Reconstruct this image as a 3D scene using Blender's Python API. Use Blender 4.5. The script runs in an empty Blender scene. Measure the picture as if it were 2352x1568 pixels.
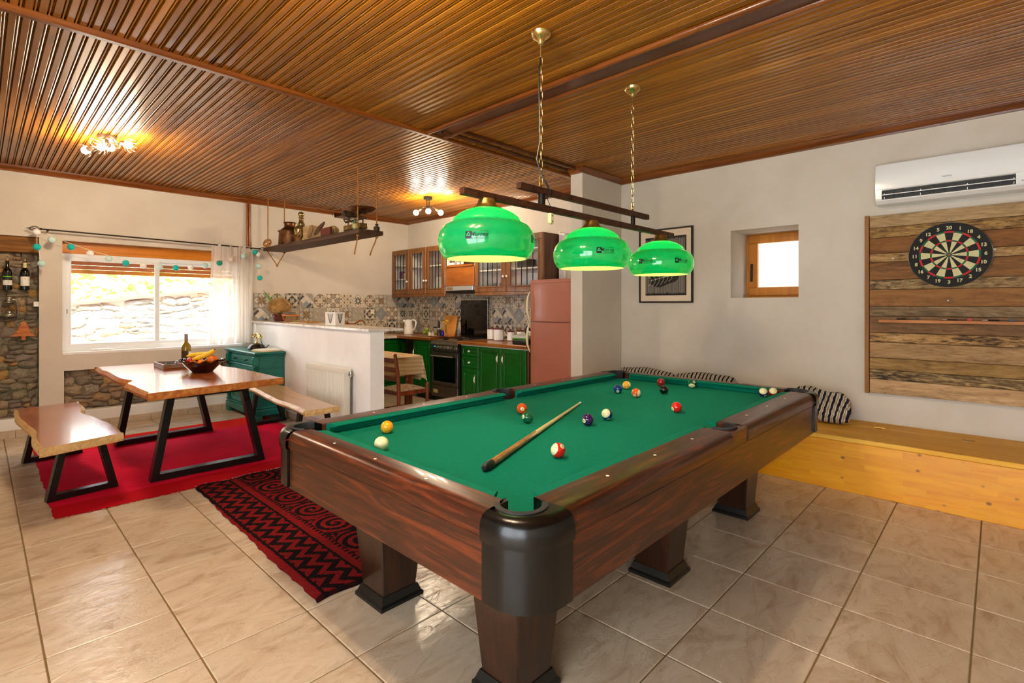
import bpy, math, random
from mathutils import Vector, Matrix
random.seed(7)
PI = math.pi
SC = bpy.context.scene
COL = SC.collection

# ---------------------------------------------------------------- camera
TH = 0.7623
cam_d = bpy.data.cameras.new('camera')
cam_d.sensor_width = 36.0
cam_d.lens = 1170.5 / 2352 * 36.0
cam_d.shift_y = -83.0 / 2352
cam_d.clip_start = 0.02
cam = bpy.data.objects.new('camera', cam_d)
cam.location = (0, 0, 1.34)
cam.rotation_euler = (PI / 2, 0, TH - PI / 2)
COL.objects.link(cam)
SC.camera = cam

# ---------------------------------------------------------------- sky, sun, exposure
world = bpy.data.worlds.new('sky')
SC.world = world
world.use_nodes = True
wn = world.node_tree.nodes
wn['Background'].inputs[0].default_value = (0.88, 0.94, 1.0, 1)
wn['Background'].inputs[1].default_value = 9.0

sun_d = bpy.data.lights.new('sun', 'SUN')
sun_d.energy = 11.0
sun_d.angle = 0.02
sun_d.color = (1.0, 0.95, 0.86)
sun = bpy.data.objects.new('sun', sun_d)
sun.rotation_euler = Vector((0.10, 0.62, -0.80)).to_track_quat('-Z', 'Y').to_euler()
COL.objects.link(sun)


def portal(name, loc, aim, sx, sy):
    d = bpy.data.lights.new(name, 'AREA')
    d.shape = 'RECTANGLE'
    d.size, d.size_y = sx, sy
    d.cycles.is_portal = True
    o = bpy.data.objects.new(name, d)
    o.location = loc
    o.rotation_euler = Vector(aim).to_track_quat('-Z', 'Z').to_euler()
    COL.objects.link(o)


portal('window_daylight', (1.45, 7.50, 1.40), (0, -1, 0), 1.9, 1.3)
portal('terrace_daylight', (-1.90, 0.1, 1.15), (1, 0, 0), 3.2, 2.3)
portal('small_daylight', (5.50, 1.58, 1.75), (-1, 0, 0), 0.6, 0.64)

vs = SC.view_settings
vs.view_transform = 'Standard'
vs.look = 'None'
vs.exposure = 0.32
vs.gamma = 1.0
vs.use_curve_mapping = False
SC.cycles.use_denoising = True
SC.cycles.max_bounces = 6
SC.cycles.diffuse_bounces = 3
SC.cycles.glossy_bounces = 3
SC.cycles.use_adaptive_sampling = True
SC.cycles.adaptive_threshold = 0.12
SC.cycles.adaptive_min_samples = 12
SC.cycles.transparent_max_bounces = 10
SC.cycles.caustics_reflective = False
SC.cycles.caustics_refractive = False
SC.cycles.sample_clamp_indirect = 6.0
SC.cycles.blur_glossy = 0.5

# ---------------------------------------------------------------- materials


def lin(h):
    if not isinstance(h, str):
        return tuple(h[:3]) + (1,)
    h = h.lstrip('#')
    out = []
    for k in (0, 2, 4):
        c = int(h[k:k + 2], 16) / 255
        out.append(c / 12.92 if c <= 0.04045 else ((c + 0.055) / 1.055) ** 2.4)
    return tuple(out) + (1,)


def sset(b, key, val):
    if key in b.inputs:
        b.inputs[key].default_value = val


def mat(name, col, rough=0.5, metal=0.0, spec=0.5, coat=0.0, trans=0.0, ior=1.45, emit=None, estr=0.0, sheen=0.0):
    m = bpy.data.materials.new(name)
    m.use_nodes = True
    b = m.node_tree.nodes['Principled BSDF']
    b.inputs['Base Color'].default_value = lin(col)
    b.inputs['Roughness'].default_value = rough
    b.inputs['Metallic'].default_value = metal
    sset(b, 'Specular IOR Level', spec)
    sset(b, 'Coat Weight', coat)
    sset(b, 'Coat Roughness', 0.08)
    sset(b, 'Transmission Weight', trans)
    sset(b, 'IOR', ior)
    sset(b, 'Sheen Weight', sheen)
    if emit:
        sset(b, 'Emission Color', lin(emit))
        sset(b, 'Emission Strength', estr)
    return m


class NT:
    """small helper that writes node trees as expressions"""

    def __init__(self, m):
        self.t = m.node_tree
        self.b = self.t.nodes['Principled BSDF']

    def new(self, typ, **kw):
        n = self.t.nodes.new(typ)
        for k, v in kw.items():
            setattr(n, k, v)
        return n

    def put(self, sock, v):
        if isinstance(v, bpy.types.NodeSocket):
            self.t.links.new(v, sock)
        elif v is not None:
            sock.default_value = v

    def m(self, op, a, b=None, c=None):
        n = self.new('ShaderNodeMath', operation=op)
        self.put(n.inputs[0], a)
        if b is not None:
            self.put(n.inputs[1], b)
        if c is not None:
            self.put(n.inputs[2], c)
        return n.outputs[0]

    def obj(self):
        return self.new('ShaderNodeTexCoord').outputs['Object']

    def rand(self):
        return self.new('ShaderNodeObjectInfo').outputs['Random']

    def sep(self, v):
        n = self.new('ShaderNodeSeparateXYZ')
        self.put(n.inputs[0], v)
        return n.outputs[0], n.outputs[1], n.outputs[2]

    def comb(self, x, y, z):
        n = self.new('ShaderNodeCombineXYZ')
        for i, q in enumerate((x, y, z)):
            self.put(n.inputs[i], q)
        return n.outputs[0]

    def vm(self, op, a, b):
        n = self.new('ShaderNodeVectorMath', operation=op)
        self.put(n.inputs[0], a)
        self.put(n.inputs[1], b)
        return n.outputs[0]

    def noise(self, vec, scale=5.0, detail=4.0, rough=0.55, dist=0.0):
        n = self.new('ShaderNodeTexNoise')
        self.put(n.inputs['Vector'], vec)
        n.inputs['Scale'].default_value = scale
        n.inputs['Detail'].default_value = detail
        n.inputs['Roughness'].default_value = rough
        n.inputs['Distortion'].default_value = dist
        return n.outputs[0]

    def vor(self, vec, scale=5.0, feature='F1'):
        n = self.new('ShaderNodeTexVoronoi', feature=feature)
        self.put(n.inputs['Vector'], vec)
        n.inputs['Scale'].default_value = scale
        return n.outputs['Distance'], n.outputs.get('Color')

    def ramp(self, f, stops, interp='LINEAR'):
        n = self.new('ShaderNodeValToRGB')
        n.color_ramp.interpolation = interp
        e = n.color_ramp.elements
        e[0].position, e[0].color = stops[0][0], lin(stops[0][1])
        e[1].position, e[1].color = stops[-1][0], lin(stops[-1][1])
        for p, c in stops[1:-1]:
            q = e.new(p)
            q.color = lin(c)
        self.put(n.inputs[0], f)
        return n.outputs[0]

    def mix(self, f, a, b, mode='MIX'):
        n = self.new('ShaderNodeMix', data_type='RGBA', blend_type=mode)
        self.put(n.inputs[0], f)
        self.put(n.inputs[6], lin(a) if isinstance(a, str) else a)
        self.put(n.inputs[7], lin(b) if isinstance(b, str) else b)
        return n.outputs[2]

    def hsv(self, col, h=0.5, s=1.0, v=1.0):
        n = self.new('ShaderNodeHueSaturation')
        self.put(n.inputs['Hue'], h)
        self.put(n.inputs['Saturation'], s)
        self.put(n.inputs['Value'], v)
        self.put(n.inputs['Color'], col)
        return n.outputs[0]

    def color(self, c):
        self.put(self.b.inputs['Base Color'], c)

    def rough(self, r):
        self.put(self.b.inputs['Roughness'], r)

    def bump(self, h, strength=0.2, dist=0.01):
        n = self.new('ShaderNodeBump')
        n.inputs['Strength'].default_value = strength
        n.inputs['Distance'].default_value = dist
        self.put(n.inputs['Height'], h)
        self.put(self.b.inputs['Normal'], n.outputs[0])


AX = {'x': 0, 'y': 1, 'z': 2}


def wood(name, cols, axis='y', scale=7.0, stretch=14.0, rough=0.45, coat=0.0, vary=0.25, knots=0.0, bump=0.12, dist=1.5, spec=0.5, speck=0.0):
    """grain that runs along one axis, each object shifted and toned by its own random number"""
    m = mat(name, cols[1], rough, coat=coat, spec=spec)
    t = NT(m)
    sc = [1.0, 1.0, 1.0]
    sc[AX[axis]] = 1.0 / stretch
    v = t.vm('MULTIPLY', t.obj(), tuple(sc))
    r = t.rand()
    off = t.m('MULTIPLY', r, 37.0)
    v = t.vm('ADD', v, t.comb(off, t.m('MULTIPLY', r, 91.0), t.m('MULTIPLY', r, 53.0)))
    n1 = t.noise(v, scale * 2.2, 5, 0.6, dist)
    n2 = t.noise(v, scale * 12, 3, 0.6, 0.2)
    f = t.m('ADD', t.m('MULTIPLY', n1, 0.8), t.m('MULTIPLY', n2, 0.2))
    c = t.ramp(f, [(0.30, cols[0]), (0.50, cols[1]), (0.70, cols[2])])
    if knots:
        ks = [1.0, 1.0, 1.0]
        ks[AX[axis]] = 0.45
        kv = t.vm('MULTIPLY', t.obj(), tuple(ks))
        kv = t.vm('ADD', kv, t.comb(off, t.m('MULTIPLY', r, 11.0), t.m('MULTIPLY', r, 23.0)))
        d, _ = t.vor(kv, knots)
        k = t.ramp(d, [(0.03, '#ffffff'), (0.13, '#000000')])
        c = t.mix(t.m('MULTIPLY', k, 0.75), c, cols[3] if len(cols) > 3 else cols[0])
    if speck:
        ss = [1.0, 1.0, 1.0]
        ss[AX[axis]] = 0.22
        sv_ = t.vm('ADD', t.vm('MULTIPLY', t.obj(), tuple(ss)), t.comb(off, t.m('MULTIPLY', r, 7.0), 0.0))
        s1 = t.noise(sv_, 55, 4, .7, .3)
        s2 = t.noise(sv_, 9, 3, .6, .5)
        k2 = t.ramp(t.m('ADD', t.m('MULTIPLY', s1, .62), t.m('MULTIPLY', s2, .38)), [(.50, '#000000'), (.62, '#ffffff')])
        c = t.mix(t.m('MULTIPLY', k2, speck), c, cols[3])
        k3 = t.ramp(t.m('ADD', t.m('MULTIPLY', s1, .5), t.m('MULTIPLY', n1, .5)), [(.38, '#ffffff'), (.47, '#000000')])
        c = t.mix(t.m('MULTIPLY', k3, speck * .6), c, cols[2])
    c = t.hsv(c, 0.5, 1.0, t.m('ADD', 1.0 - vary / 2, t.m('MULTIPLY', r, vary)))
    t.color(c)
    if bump:
        t.bump(f, bump, 0.004)
    return m


def mottle(name, cols, scale=4.0, rough=0.6, bump=0.0, detail=5.0, dist=0.6, vary=0.0, coat=0.0, metal=0.0, vec=(1, 1, 1), bdist=0.01, spec=0.5):
    m = mat(name, cols[0], rough, coat=coat, metal=metal, spec=spec)
    t = NT(m)
    v = t.vm('MULTIPLY', t.obj(), vec)
    r = t.rand()
    if vary:
        v = t.vm('ADD', v, t.comb(t.m('MULTIPLY', r, 31.0), t.m('MULTIPLY', r, 57.0), t.m('MULTIPLY', r, 17.0)))
    n = t.noise(v, scale, detail, 0.6, dist)
    k = len(cols)
    c = t.ramp(n, [(0.3 + 0.4 * i / (k - 1), q) for i, q in enumerate(cols)])
    if vary:
        c = t.hsv(c, 0.5, 1.0, t.m('ADD', 1.0 - vary / 2, t.m('MULTIPLY', r, vary)))
    t.color(c)
    if bump:
        t.bump(n, bump, bdist)
    return m


def glassy(name, tint=(1, 1, 1), refl=0.06, rough=0.02):
    """thin clear glass: lets light through, mirrors a little"""
    m = bpy.data.materials.new(name)
    m.use_nodes = True
    t = m.node_tree
    t.nodes.remove(t.nodes['Principled BSDF'])
    out = t.nodes['Material Output']
    a = t.nodes.new('ShaderNodeBsdfTransparent')
    a.inputs[0].default_value = tuple(tint) + (1,)
    g = t.nodes.new('ShaderNodeBsdfGlossy')
    g.inputs['Roughness'].default_value = rough
    lw = t.nodes.new('ShaderNodeLayerWeight')
    pw_ = t.nodes.new('ShaderNodeMath')
    pw_.operation = 'POWER'
    pw_.inputs[1].default_value = 4.0
    t.links.new(lw.outputs['Facing'], pw_.inputs[0])
    fr = t.nodes.new('ShaderNodeMath')
    fr.operation = 'MULTIPLY_ADD'
    fr.inputs[1].default_value = 0.55
    fr.inputs[2].default_value = refl * .6
    t.links.new(pw_.outputs[0], fr.inputs[0])
    mx = t.nodes.new('ShaderNodeMixShader')
    t.links.new(fr.outputs[0], mx.inputs[0])
    t.links.new(a.outputs[0], mx.inputs[1])
    t.links.new(g.outputs[0], mx.inputs[2])
    t.links.new(mx.outputs[0], out.inputs[0])
    return m


# ---------------------------------------------------------------- geometry
OFF = {}


def glow(name, col, strength):
    """clear bulb glass that shines and lets the filament light out"""
    m = bpy.data.materials.new(name)
    m.use_nodes = True
    t = m.node_tree
    t.nodes.remove(t.nodes['Principled BSDF'])
    e = t.nodes.new('ShaderNodeEmission')
    e.inputs[0].default_value = lin(col)
    e.inputs[1].default_value = strength
    a = t.nodes.new('ShaderNodeBsdfTransparent')
    x = t.nodes.new('ShaderNodeMixShader')
    x.inputs[0].default_value = .75
    t.links.new(e.outputs[0], x.inputs[1])
    t.links.new(a.outputs[0], x.inputs[2])
    t.links.new(x.outputs[0], t.nodes['Material Output'].inputs[0])
    return m


class MB:
    def __init__(self):
        self.v, self.f, self.mi, self.sm = [], [], [], []

    def add(self, vs, fs, mi=0, smooth=False):
        n = len(self.v)
        self.v += [tuple(p) for p in vs]
        for q in fs:
            self.f.append([n + i for i in q])
            self.mi.append(mi)
            self.sm.append(smooth)
        return self

    def box(self, x0, x1, y0, y1, z0, z1, b=0.0, mi=0):
        if x0 > x1: x0, x1 = x1, x0
        if y0 > y1: y0, y1 = y1, y0
        if z0 > z1: z0, z1 = z1, z0
        if b <= 0:
            vs = [(x, y, z) for x in (x0, x1) for y in (y0, y1) for z in (z0, z1)]
            fs = [(0, 1, 3, 2), (4, 6, 7, 5), (0, 4, 5, 1), (2, 3, 7, 6), (0, 2, 6, 4), (1, 5, 7, 3)]
            return self.add(vs, fs, mi)
        b = min(b, (x1 - x0) * .49, (y1 - y0) * .49, (z1 - z0) * .49)
        lo, hi = (x0, y0, z0), (x1, y1, z1)
        vs, idx = [], {}
        for c in range(8):
            s = [(c >> k) & 1 for k in range(3)]
            for a in range(3):
                p = []
                for k in range(3):
                    e = hi[k] if s[k] else lo[k]
                    if k != a:
                        e += -b if s[k] else b
                    p.append(e)
                idx[(c, a)] = len(vs)
                vs.append(p)
        fs = []
        for a in range(3):
            u, w = [k for k in range(3) if k != a]
            for s in (0, 1):
                q = []
                for su, sw in ((0, 0), (1, 0), (1, 1), (0, 1)):
                    c = (s << a) | (su << u) | (sw << w)
                    q.append(idx[(c, a)])
                fs.append(q)
        for a in range(3):
            u, w = [k for k in range(3) if k != a]
            for su in (0, 1):
                for sw in (0, 1):
                    c0 = (su << u) | (sw << w)
                    c1 = c0 | (1 << a)
                    fs.append([idx[(c0, u)], idx[(c1, u)], idx[(c1, w)], idx[(c0, w)]])
        for c in range(8):
            fs.append([idx[(c, 0)], idx[(c, 1)], idx[(c, 2)]])
        # orient outwards
        cx = Vector(((x0 + x1) / 2, (y0 + y1) / 2, (z0 + z1) / 2))
        out = []
        for q in fs:
            p = [Vector(vs[i]) for i in q]
            nn = (p[1] - p[0]).cross(p[2] - p[0])
            ctr = sum(p, Vector()) / len(p)
            out.append(q if nn.dot(ctr - cx) > 0 else q[::-1])
        return self.add(vs, out, mi)

    def ring(self, c, n, t, r, k=12, ry=None):
        """circle points around axis t"""
        t = Vector(t).normalized()
        n = Vector(n)
        n = (n - t * n.dot(t)).normalized()
        bnm = t.cross(n)
        ry = r if ry is None else ry
        return [Vector(c) + n * (r * math.cos(2 * PI * i / k)) + bnm * (ry * math.sin(2 * PI * i / k)) for i in range(k)]

    def tube(self, pts, r, k=8, closed=False, mi=0, caps=True, smooth=True, flat=None):
        pts = [Vector(p) for p in pts]
        n = len(pts)
        rs = r if isinstance(r, (list, tuple)) else [r] * n
        vs, fs = [], []
        up = Vector((0, 0, 1))
        prev = None
        for i, p in enumerate(pts):
            if closed:
                t = pts[(i + 1) % n] - pts[i - 1]
            else:
                t = pts[min(i + 1, n - 1)] - pts[max(i - 1, 0)]
            if t.length < 1e-9:
                t = Vector((0, 0, 1))
            t.normalize()
            if prev is None:
                prev = up if abs(t.z) < 0.95 else Vector((1, 0, 0))
            nn = prev - t * prev.dot(t)
            if nn.length < 1e-6:
                nn = Vector((1, 0, 0)) - t * t.x
            prev = nn.normalized()
            vs += self.ring(p, prev, t, rs[i], k, None if flat is None else rs[i] * flat)
        for i in range(n if closed else n - 1):
            a, b = i * k, ((i + 1) % n) * k
            for j in range(k):
                fs.append((a + j, a + (j + 1) % k, b + (j + 1) % k, b + j))
        self.add(vs, fs, mi, smooth)
        if caps and not closed:
            self.add(vs[:k], [tuple(range(k))[::-1]], mi)
            self.add(vs[-k:], [tuple(range(k))], mi)
        return self

    def cyl(self, c0, c1, r0, r1=None, k=16, mi=0, smooth=True):
        return self.tube([c0, c1], [r0, r0 if r1 is None else r1], k, mi=mi, smooth=smooth)

    def lathe(self, prof, c, k=32, mi=0, smooth=True, axis=(0, 0, 1), sx=1.0, sy=1.0, wob=None):
        ax = Vector(axis).normalized()
        u = Vector((1, 0, 0)) if abs(ax.x) < 0.9 else Vector((0, 1, 0))
        u = (u - ax * u.dot(ax)).normalized()
        w = ax.cross(u)
        c = Vector(c)
        vs, fs = [], []
        for i, (r, z) in enumerate(prof):
            for j in range(k):
                a = 2 * PI * j / k
                rr, zz = (r, z) if wob is None else wob(r, z, a, i)
                vs.append(c + ax * zz + u * (rr * sx * math.cos(a)) + w * (rr * sy * math.sin(a)))
        for i in range(len(prof) - 1):
            for j in range(k):
                a, b = i * k, (i + 1) * k
                fs.append((a + j, a + (j + 1) % k, b + (j + 1) % k, b + j))
        self.add(vs, fs, mi, smooth)
        return self

    def prism(self, poly, w0, w1, fn, mi=0, smooth=False, caps=True):
        """extrude a 2-D outline from w0 to w1; fn(u, v, w) -> point"""
        n = len(poly)
        vs = [fn(p[0], p[1], w0) for p in poly] + [fn(p[0], p[1], w1) for p in poly]
        fs = [(i, (i + 1) % n, n + (i + 1) % n, n + i) for i in range(n)]
        self.add(vs, fs, mi, smooth)
        if caps:
            self.add(vs[:n], [tuple(range(n))[::-1]], mi)
            self.add(vs[n:], [tuple(range(n))], mi)
        return self

    def poly(self, pts, mi=0):
        return self.add(pts, [tuple(range(len(pts)))], mi)

    def grid(self, nu, nv, fn, mi=0, smooth=True, closed_u=False):
        vs = [fn(i / (nu if closed_u else nu - 1), j / (nv - 1)) for j in range(nv) for i in range(nu)]
        fs = []
        for j in range(nv - 1):
            for i in range(nu if closed_u else nu - 1):
                a, b = j * nu + i, j * nu + (i + 1) % nu
                fs.append((a, b, b + nu, a + nu))
        return self.add(vs, fs, mi, smooth)

    def ball(self, c, r, k=16, h=10, mi=0, sx=1, sy=1, sz=1):
        vs, fs = [], []
        for i in range(h + 1):
            a = PI * i / h
            for j in range(k):
                b = 2 * PI * j / k
                vs.append((c[0] + r * sx * math.sin(a) * math.cos(b), c[1] + r * sy * math.sin(a) * math.sin(b), c[2] - r * sz * math.cos(a)))
        for i in range(h):
            for j in range(k):
                a, b = i * k, (i + 1) * k
                q = (a + j, a + (j + 1) % k, b + (j + 1) % k, b + j)
                fs.append(q)
        return self.add(vs, fs, mi, True)

    def bounds(self):
        return [(min(p[k] for p in self.v), max(p[k] for p in self.v)) for k in range(3)]

    def mesh(self, name, off=(0, 0, 0), angle=40, weld=True):
        import bmesh
        me = bpy.data.meshes.new(name)
        me.from_pydata([(p[0] - off[0], p[1] - off[1], p[2] - off[2]) for p in self.v], [], self.f)
        me.polygons.foreach_set('material_index', self.mi)
        me.polygons.foreach_set('use_smooth', self.sm)
        bm = bmesh.new()
        bm.from_mesh(me)
        if weld:
            bmesh.ops.remove_doubles(bm, verts=bm.verts, dist=1e-5)
        bmesh.ops.recalc_face_normals(bm, faces=bm.faces)
        bm.to_mesh(me)
        bm.free()
        if any(self.sm):
            me.set_sharp_from_angle(angle=math.radians(angle))
        return me

    def build(self, name, mats, parent=None, loc=None, angle=40, weld=True):
        if not isinstance(mats, (list, tuple)):
            mats = [mats]
        if parent is not None:
            off = OFF[parent.name]
        elif loc is not None:
            off = loc
        else:
            bb = self.bounds()
            off = ((bb[0][0] + bb[0][1]) / 2, (bb[1][0] + bb[1][1]) / 2, bb[2][0])
        me = self.mesh(name, off, angle, weld)
        for q in mats:
            me.materials.append(q)
        o = bpy.data.objects.new(name, me)
        COL.objects.link(o)
        if parent is not None:
            o.parent = parent
        else:
            o.location = off
        OFF[o.name] = off
        return o


def tag(o, label=None, cat=None, group=None, kind=None):
    if label: o['label'] = label
    if cat: o['category'] = cat
    if group: o['group'] = group
    if kind: o['kind'] = kind
    return o


def thing(name, label, cat, loc, group=None):
    o = bpy.data.objects.new(name, None)
    o.empty_display_size = 0.05
    o.location = loc
    COL.objects.link(o)
    OFF[o.name] = tuple(loc)
    return tag(o, label, cat, group)


def structure(o, label=None):
    return tag(o, label, None, None, 'structure')


def inst(name, me, parent, loc, rot=None, scale=None):
    """a further object on shared mesh data, placed in the parent's space given in world coordinates"""
    o = bpy.data.objects.new(name, me)
    COL.objects.link(o)
    if parent is not None:
        o.parent = parent
        f = OFF[parent.name]
        o.location = (loc[0] - f[0], loc[1] - f[1], loc[2] - f[2])
    else:
        o.location = loc
    if rot: o.rotation_euler = rot
    if scale: o.scale = scale
    OFF[o.name] = tuple(loc)
    return o


_txt = {}


def text_mesh(txt, size=1.0, shear=0.0, bold=0.0):
    """outline letters as flat triangles, centred on the origin"""
    key = (txt, shear, bold)
    if key not in _txt:
        cu = bpy.data.curves.new('lettering', 'FONT')
        cu.body = txt
        cu.size = 1.0
        cu.shear = shear
        cu.offset = bold
        cu.resolution_u = 3
        cu.align_x, cu.align_y = 'CENTER', 'CENTER'
        o = bpy.data.objects.new('lettering', cu)
        COL.objects.link(o)
        bpy.context.view_layer.update()
        me = o.evaluated_get(bpy.context.evaluated_depsgraph_get()).to_mesh()
        vs = [tuple(p.co) for p in me.vertices]
        fs = [tuple(p.vertices) for p in me.polygons]
        bpy.data.objects.remove(o)
        bpy.data.curves.remove(cu)
        xs = [p[0] for p in vs]
        ys = [p[1] for p in vs]
        cx, cy = (min(xs) + max(xs)) / 2, (min(ys) + max(ys)) / 2
        _txt[key] = ([(p[0] - cx, p[1] - cy) for p in vs], fs)
    vs, fs = _txt[key]
    return [(p[0] * size, p[1] * size) for p in vs], fs


def letters(mb, txt, size, fn, mi=0, shear=0.0, bold=0.0):
    vs, fs = text_mesh(txt, size, shear, bold)
    mb.add([fn(p[0], p[1]) for p in vs], fs, mi)
    return mb


def arc(c, r, a0, a1, n):
    return [(c[0] + r * math.cos(a0 + (a1 - a0) * i / n), c[1] + r * math.sin(a0 + (a1 - a0) * i / n)) for i in range(n + 1)]


def rnd(a, b):
    return random.uniform(a, b)


# ================================================================ room shell
XW, YL, ZC = 5.03, 7.25, 2.76
X0, Y0 = -1.8, -2.0

plaster = mottle('plaster', ['#cdc2b2', '#d2c8b9', '#d7cdc0'], 2.2, 0.75, 0.04, 4, 0.3)
plaster_white = mottle('plaster_white', ['#e9e7e4', '#efedea', '#f2f1ee'], 2.5, 0.7, 0.03, 4)
pine_dark = wood('varnished_pine', ['#7d450a', '#995c0e', '#b0721b', '#3a1d05'], 'y', 4.5, 14, 0.34, 0.22, 0.55, 2.4, 0.03, .7)
pine_trim = wood('trim_pine', ['#4a2409', '#743c10', '#925420'], 'y', 6.0, 18, 0.32, 0.3, 0.15)
pine_trim_x = wood('trim_pine_x', ['#4a2409', '#743c10', '#925420'], 'x', 6.0, 18, 0.32, 0.3, 0.15)
beam_brown = wood('beam_brown', ['#371a09', '#532910', '#6b3a18'], 'y', 6.0, 18, 0.35, 0.3, 0.1)

# floor tiles -----------------------------------------------------
tile_mat = mat('stone_look_tile', '#cdbba2', 0.30)
t = NT(tile_mat)
r_ = t.rand()
v_ = t.vm('ADD', t.vm('MULTIPLY', t.obj(), (1.0, 2.2, 1.0)), t.comb(t.m('MULTIPLY', r_, 41.0), t.m('MULTIPLY', r_, 83.0), 0.0))
n1 = t.noise(v_, 3.4, 6, 0.62, 1.2)
n2 = t.noise(v_, 14.0, 5, 0.65, 0.8)
vd, _ = t.vor(t.vm('ADD', v_, t.comb(n1, n1, 0.0)), 3.0, 'DISTANCE_TO_EDGE')
c_ = t.ramp(n1, [(0.28, '#b3987a'), (0.45, '#ccb497'), (0.6, '#d6c1a5'), (0.78, '#c2a788')])
vein = t.ramp(vd, [(0.0, '#ffffff'), (0.035, '#000000')])
c_ = t.mix(t.m('MULTIPLY', t.m('MULTIPLY', vein, n1), 0.5), c_, '#9b7f5c')
c_ = t.hsv(c_, 0.5, 1.0, t.m('ADD', 0.94, t.m('MULTIPLY', r_, 0.12)))
t.color(c_)
t.rough(t.m('ADD', 0.10, t.m('MULTIPLY', n2, 0.20)))
t.bump(t.m('ADD', t.m('MULTIPLY', n1, 0.6), t.m('ADD', t.m('MULTIPLY', n2, 0.35), t.m('MULTIPLY', vein, -0.12))), 0.32, 0.012)
grout = mottle('grout', ['#83683f', '#957a52'], 8, 0.9)

floor = MB().box(X0 - .3, XW + .5, Y0 - .3, YL + .4, -0.20, -0.004).build('floor', grout)
structure(floor, 'beige stone-look tiled floor')
TX0, TY0, TSX, TSY = 0.1755, 0.4997, 0.411, 0.4238
gx, gy = TSX - .006, TSY - .006
tile_me = MB().box(-gx / 2, gx / 2, -gy / 2, gy / 2, -0.010, 0.0, 0.0025).mesh('floor_tile')
tile_me.materials.append(tile_mat)
for i in range(-1, 12):
    for j in range(-2, 17):
        xa, xb = TX0 + i * TSX + .003, TX0 + (i + 1) * TSX - .003
        ya, yb = TY0 + j * TSY + .003, TY0 + (j + 1) * TSY - .003
        xb, yb = min(xb, XW - .002), min(yb, YL - .012)
        if xb - xa < .03 or yb - ya < .03:
            continue
        o = inst('tile', tile_me, floor, ((xa + xb) / 2, (ya + yb) / 2, 0))
        o.scale = ((xb - xa) / gx, (yb - ya) / gy, 1)

rest = MB()
for i in range(-5, 12):
    for j in range(-6, 17):
        if -1 <= i and -2 <= j:
            continue
        xa, xb = max(TX0 + i * TSX + .003, X0), min(TX0 + (i + 1) * TSX - .003, XW - .002)
        ya, yb = max(TY0 + j * TSY + .003, Y0), min(TY0 + (j + 1) * TSY - .003, YL - .012)
        if xb - xa > .03 and yb - ya > .03:
            rest.box(xa, xb, ya, yb, -.010, 0, .0025)
o = rest.build('tile_field', tile_mat, floor)
o['kind'] = 'stuff'

# ceiling ----------------------------------------------------------
ceil_mat = beam_brown
ceiling = MB().box(X0 - .3, XW + .9, -3.6, 7.9, ZC + .016, ZC + .30).build('ceiling', ceil_mat)  # slab overshoots the rear wall, an added eave that keeps sun out
structure(ceiling, 'varnished tongue-and-groove pine ceiling')
PW = 0.0503


def plank_mesh(L):
    prof = [(0, .016), (0, .0075), (.0018, .0005), (.0030, 0), (.0282, 0), (.0292, .0010), (.0302, .0155), (.0346, .0155), (.0354, .0018), (.0384, .0004), (.0414, .0018), (.0422, .0155), (.0466, .0155), (.0476, .0015), (.0496, .0060), (.0496, .016)]
    mb = MB()
    mb.prism(prof, 0, L, lambda u, v, w: (u, w, v))
    me = mb.mesh('ceiling_plank')
    me.materials.append(pine_dark)
    return me


def plank_panel(xa, xb, ya, yb):
    me = plank_mesh(yb - ya)
    k = 0
    while xa + (k + 1) * PW <= xb + .01:
        inst('plank', me, ceiling, (xa + k * PW, ya, ZC))
        k += 1


plank_panel(-.503, XW, 3.42, YL)
plank_panel(-.503, 2.53, -0.60, 3.37)
plank_panel(2.71, XW, -0.60, 3.13)
plank_panel(2.60, 4.35, 3.145, 3.37)


def trim(n, mb, m, label):
    o = mb.build('trim_%d' % n, m)
    return structure(o, label)


trim(1, MB().box(-.3, XW, 3.37, 3.42, ZC - .028, ZC + .016, .008), pine_trim_x, 'narrow pine batten across the ceiling boards')
mb = MB().box(2.545, 2.70, -.60, 3.37, ZC - .012, ZC + .016, .002)
o = trim(2, mb, beam_brown, 'dark boxed ceiling strip between two board fields')
for xx, rr in ((2.535, .020), (2.705, .020)):
    MB().tube([(xx, -.60, ZC - .008), (xx, 3.36, ZC - .008)], rr, 10).build('moulding', pine_trim, o)
o = trim(3, MB().box(2.70, 4.36, 3.135, 3.155, ZC - .03, ZC + .016, .006), beam_brown, 'dark ceiling moulding running to the wall stub')
MB().tube([(2.6, 3.262, ZC - .012), (4.30, 3.262, ZC - .012)], .016, 8).build('moulding', beam_brown, o)
crown = [(0, 0), (.018, 0), (.022, .012), (.045, .040), (.055, .046), (.055, .060), (0, .060)]


def crown_x(n, x0, x1, y, sgn, label):
    trim(n, MB().prism(crown, x0, x1, lambda u, v, w: (w, y - sgn * u, ZC - .060 + v)), pine_trim_x, label)


def crown_y(n, y0, y1, x, sgn, label):
    trim(n, MB().prism(crown, y0, y1, lambda u, v, w: (x - sgn * u, w, ZC - .060 + v)), pine_trim, label)


crown_x(4, -.4, XW, YL, 1, 'orange-brown cornice along the window wall')
crown_y(5, -.4, 3.09, XW, 1, 'orange-brown cornice above the dartboard wall')
crown_y(6, 3.24, YL, XW, 1, 'orange-brown cornice above the kitchen wall')
crown_x(7, 4.225, XW, 3.09, 1, 'dark cornice on the face of the wall stub')
crown_y(8, 3.09, 3.24, 4.28, 1, 'short cornice piece on the end of the wall stub')

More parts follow.
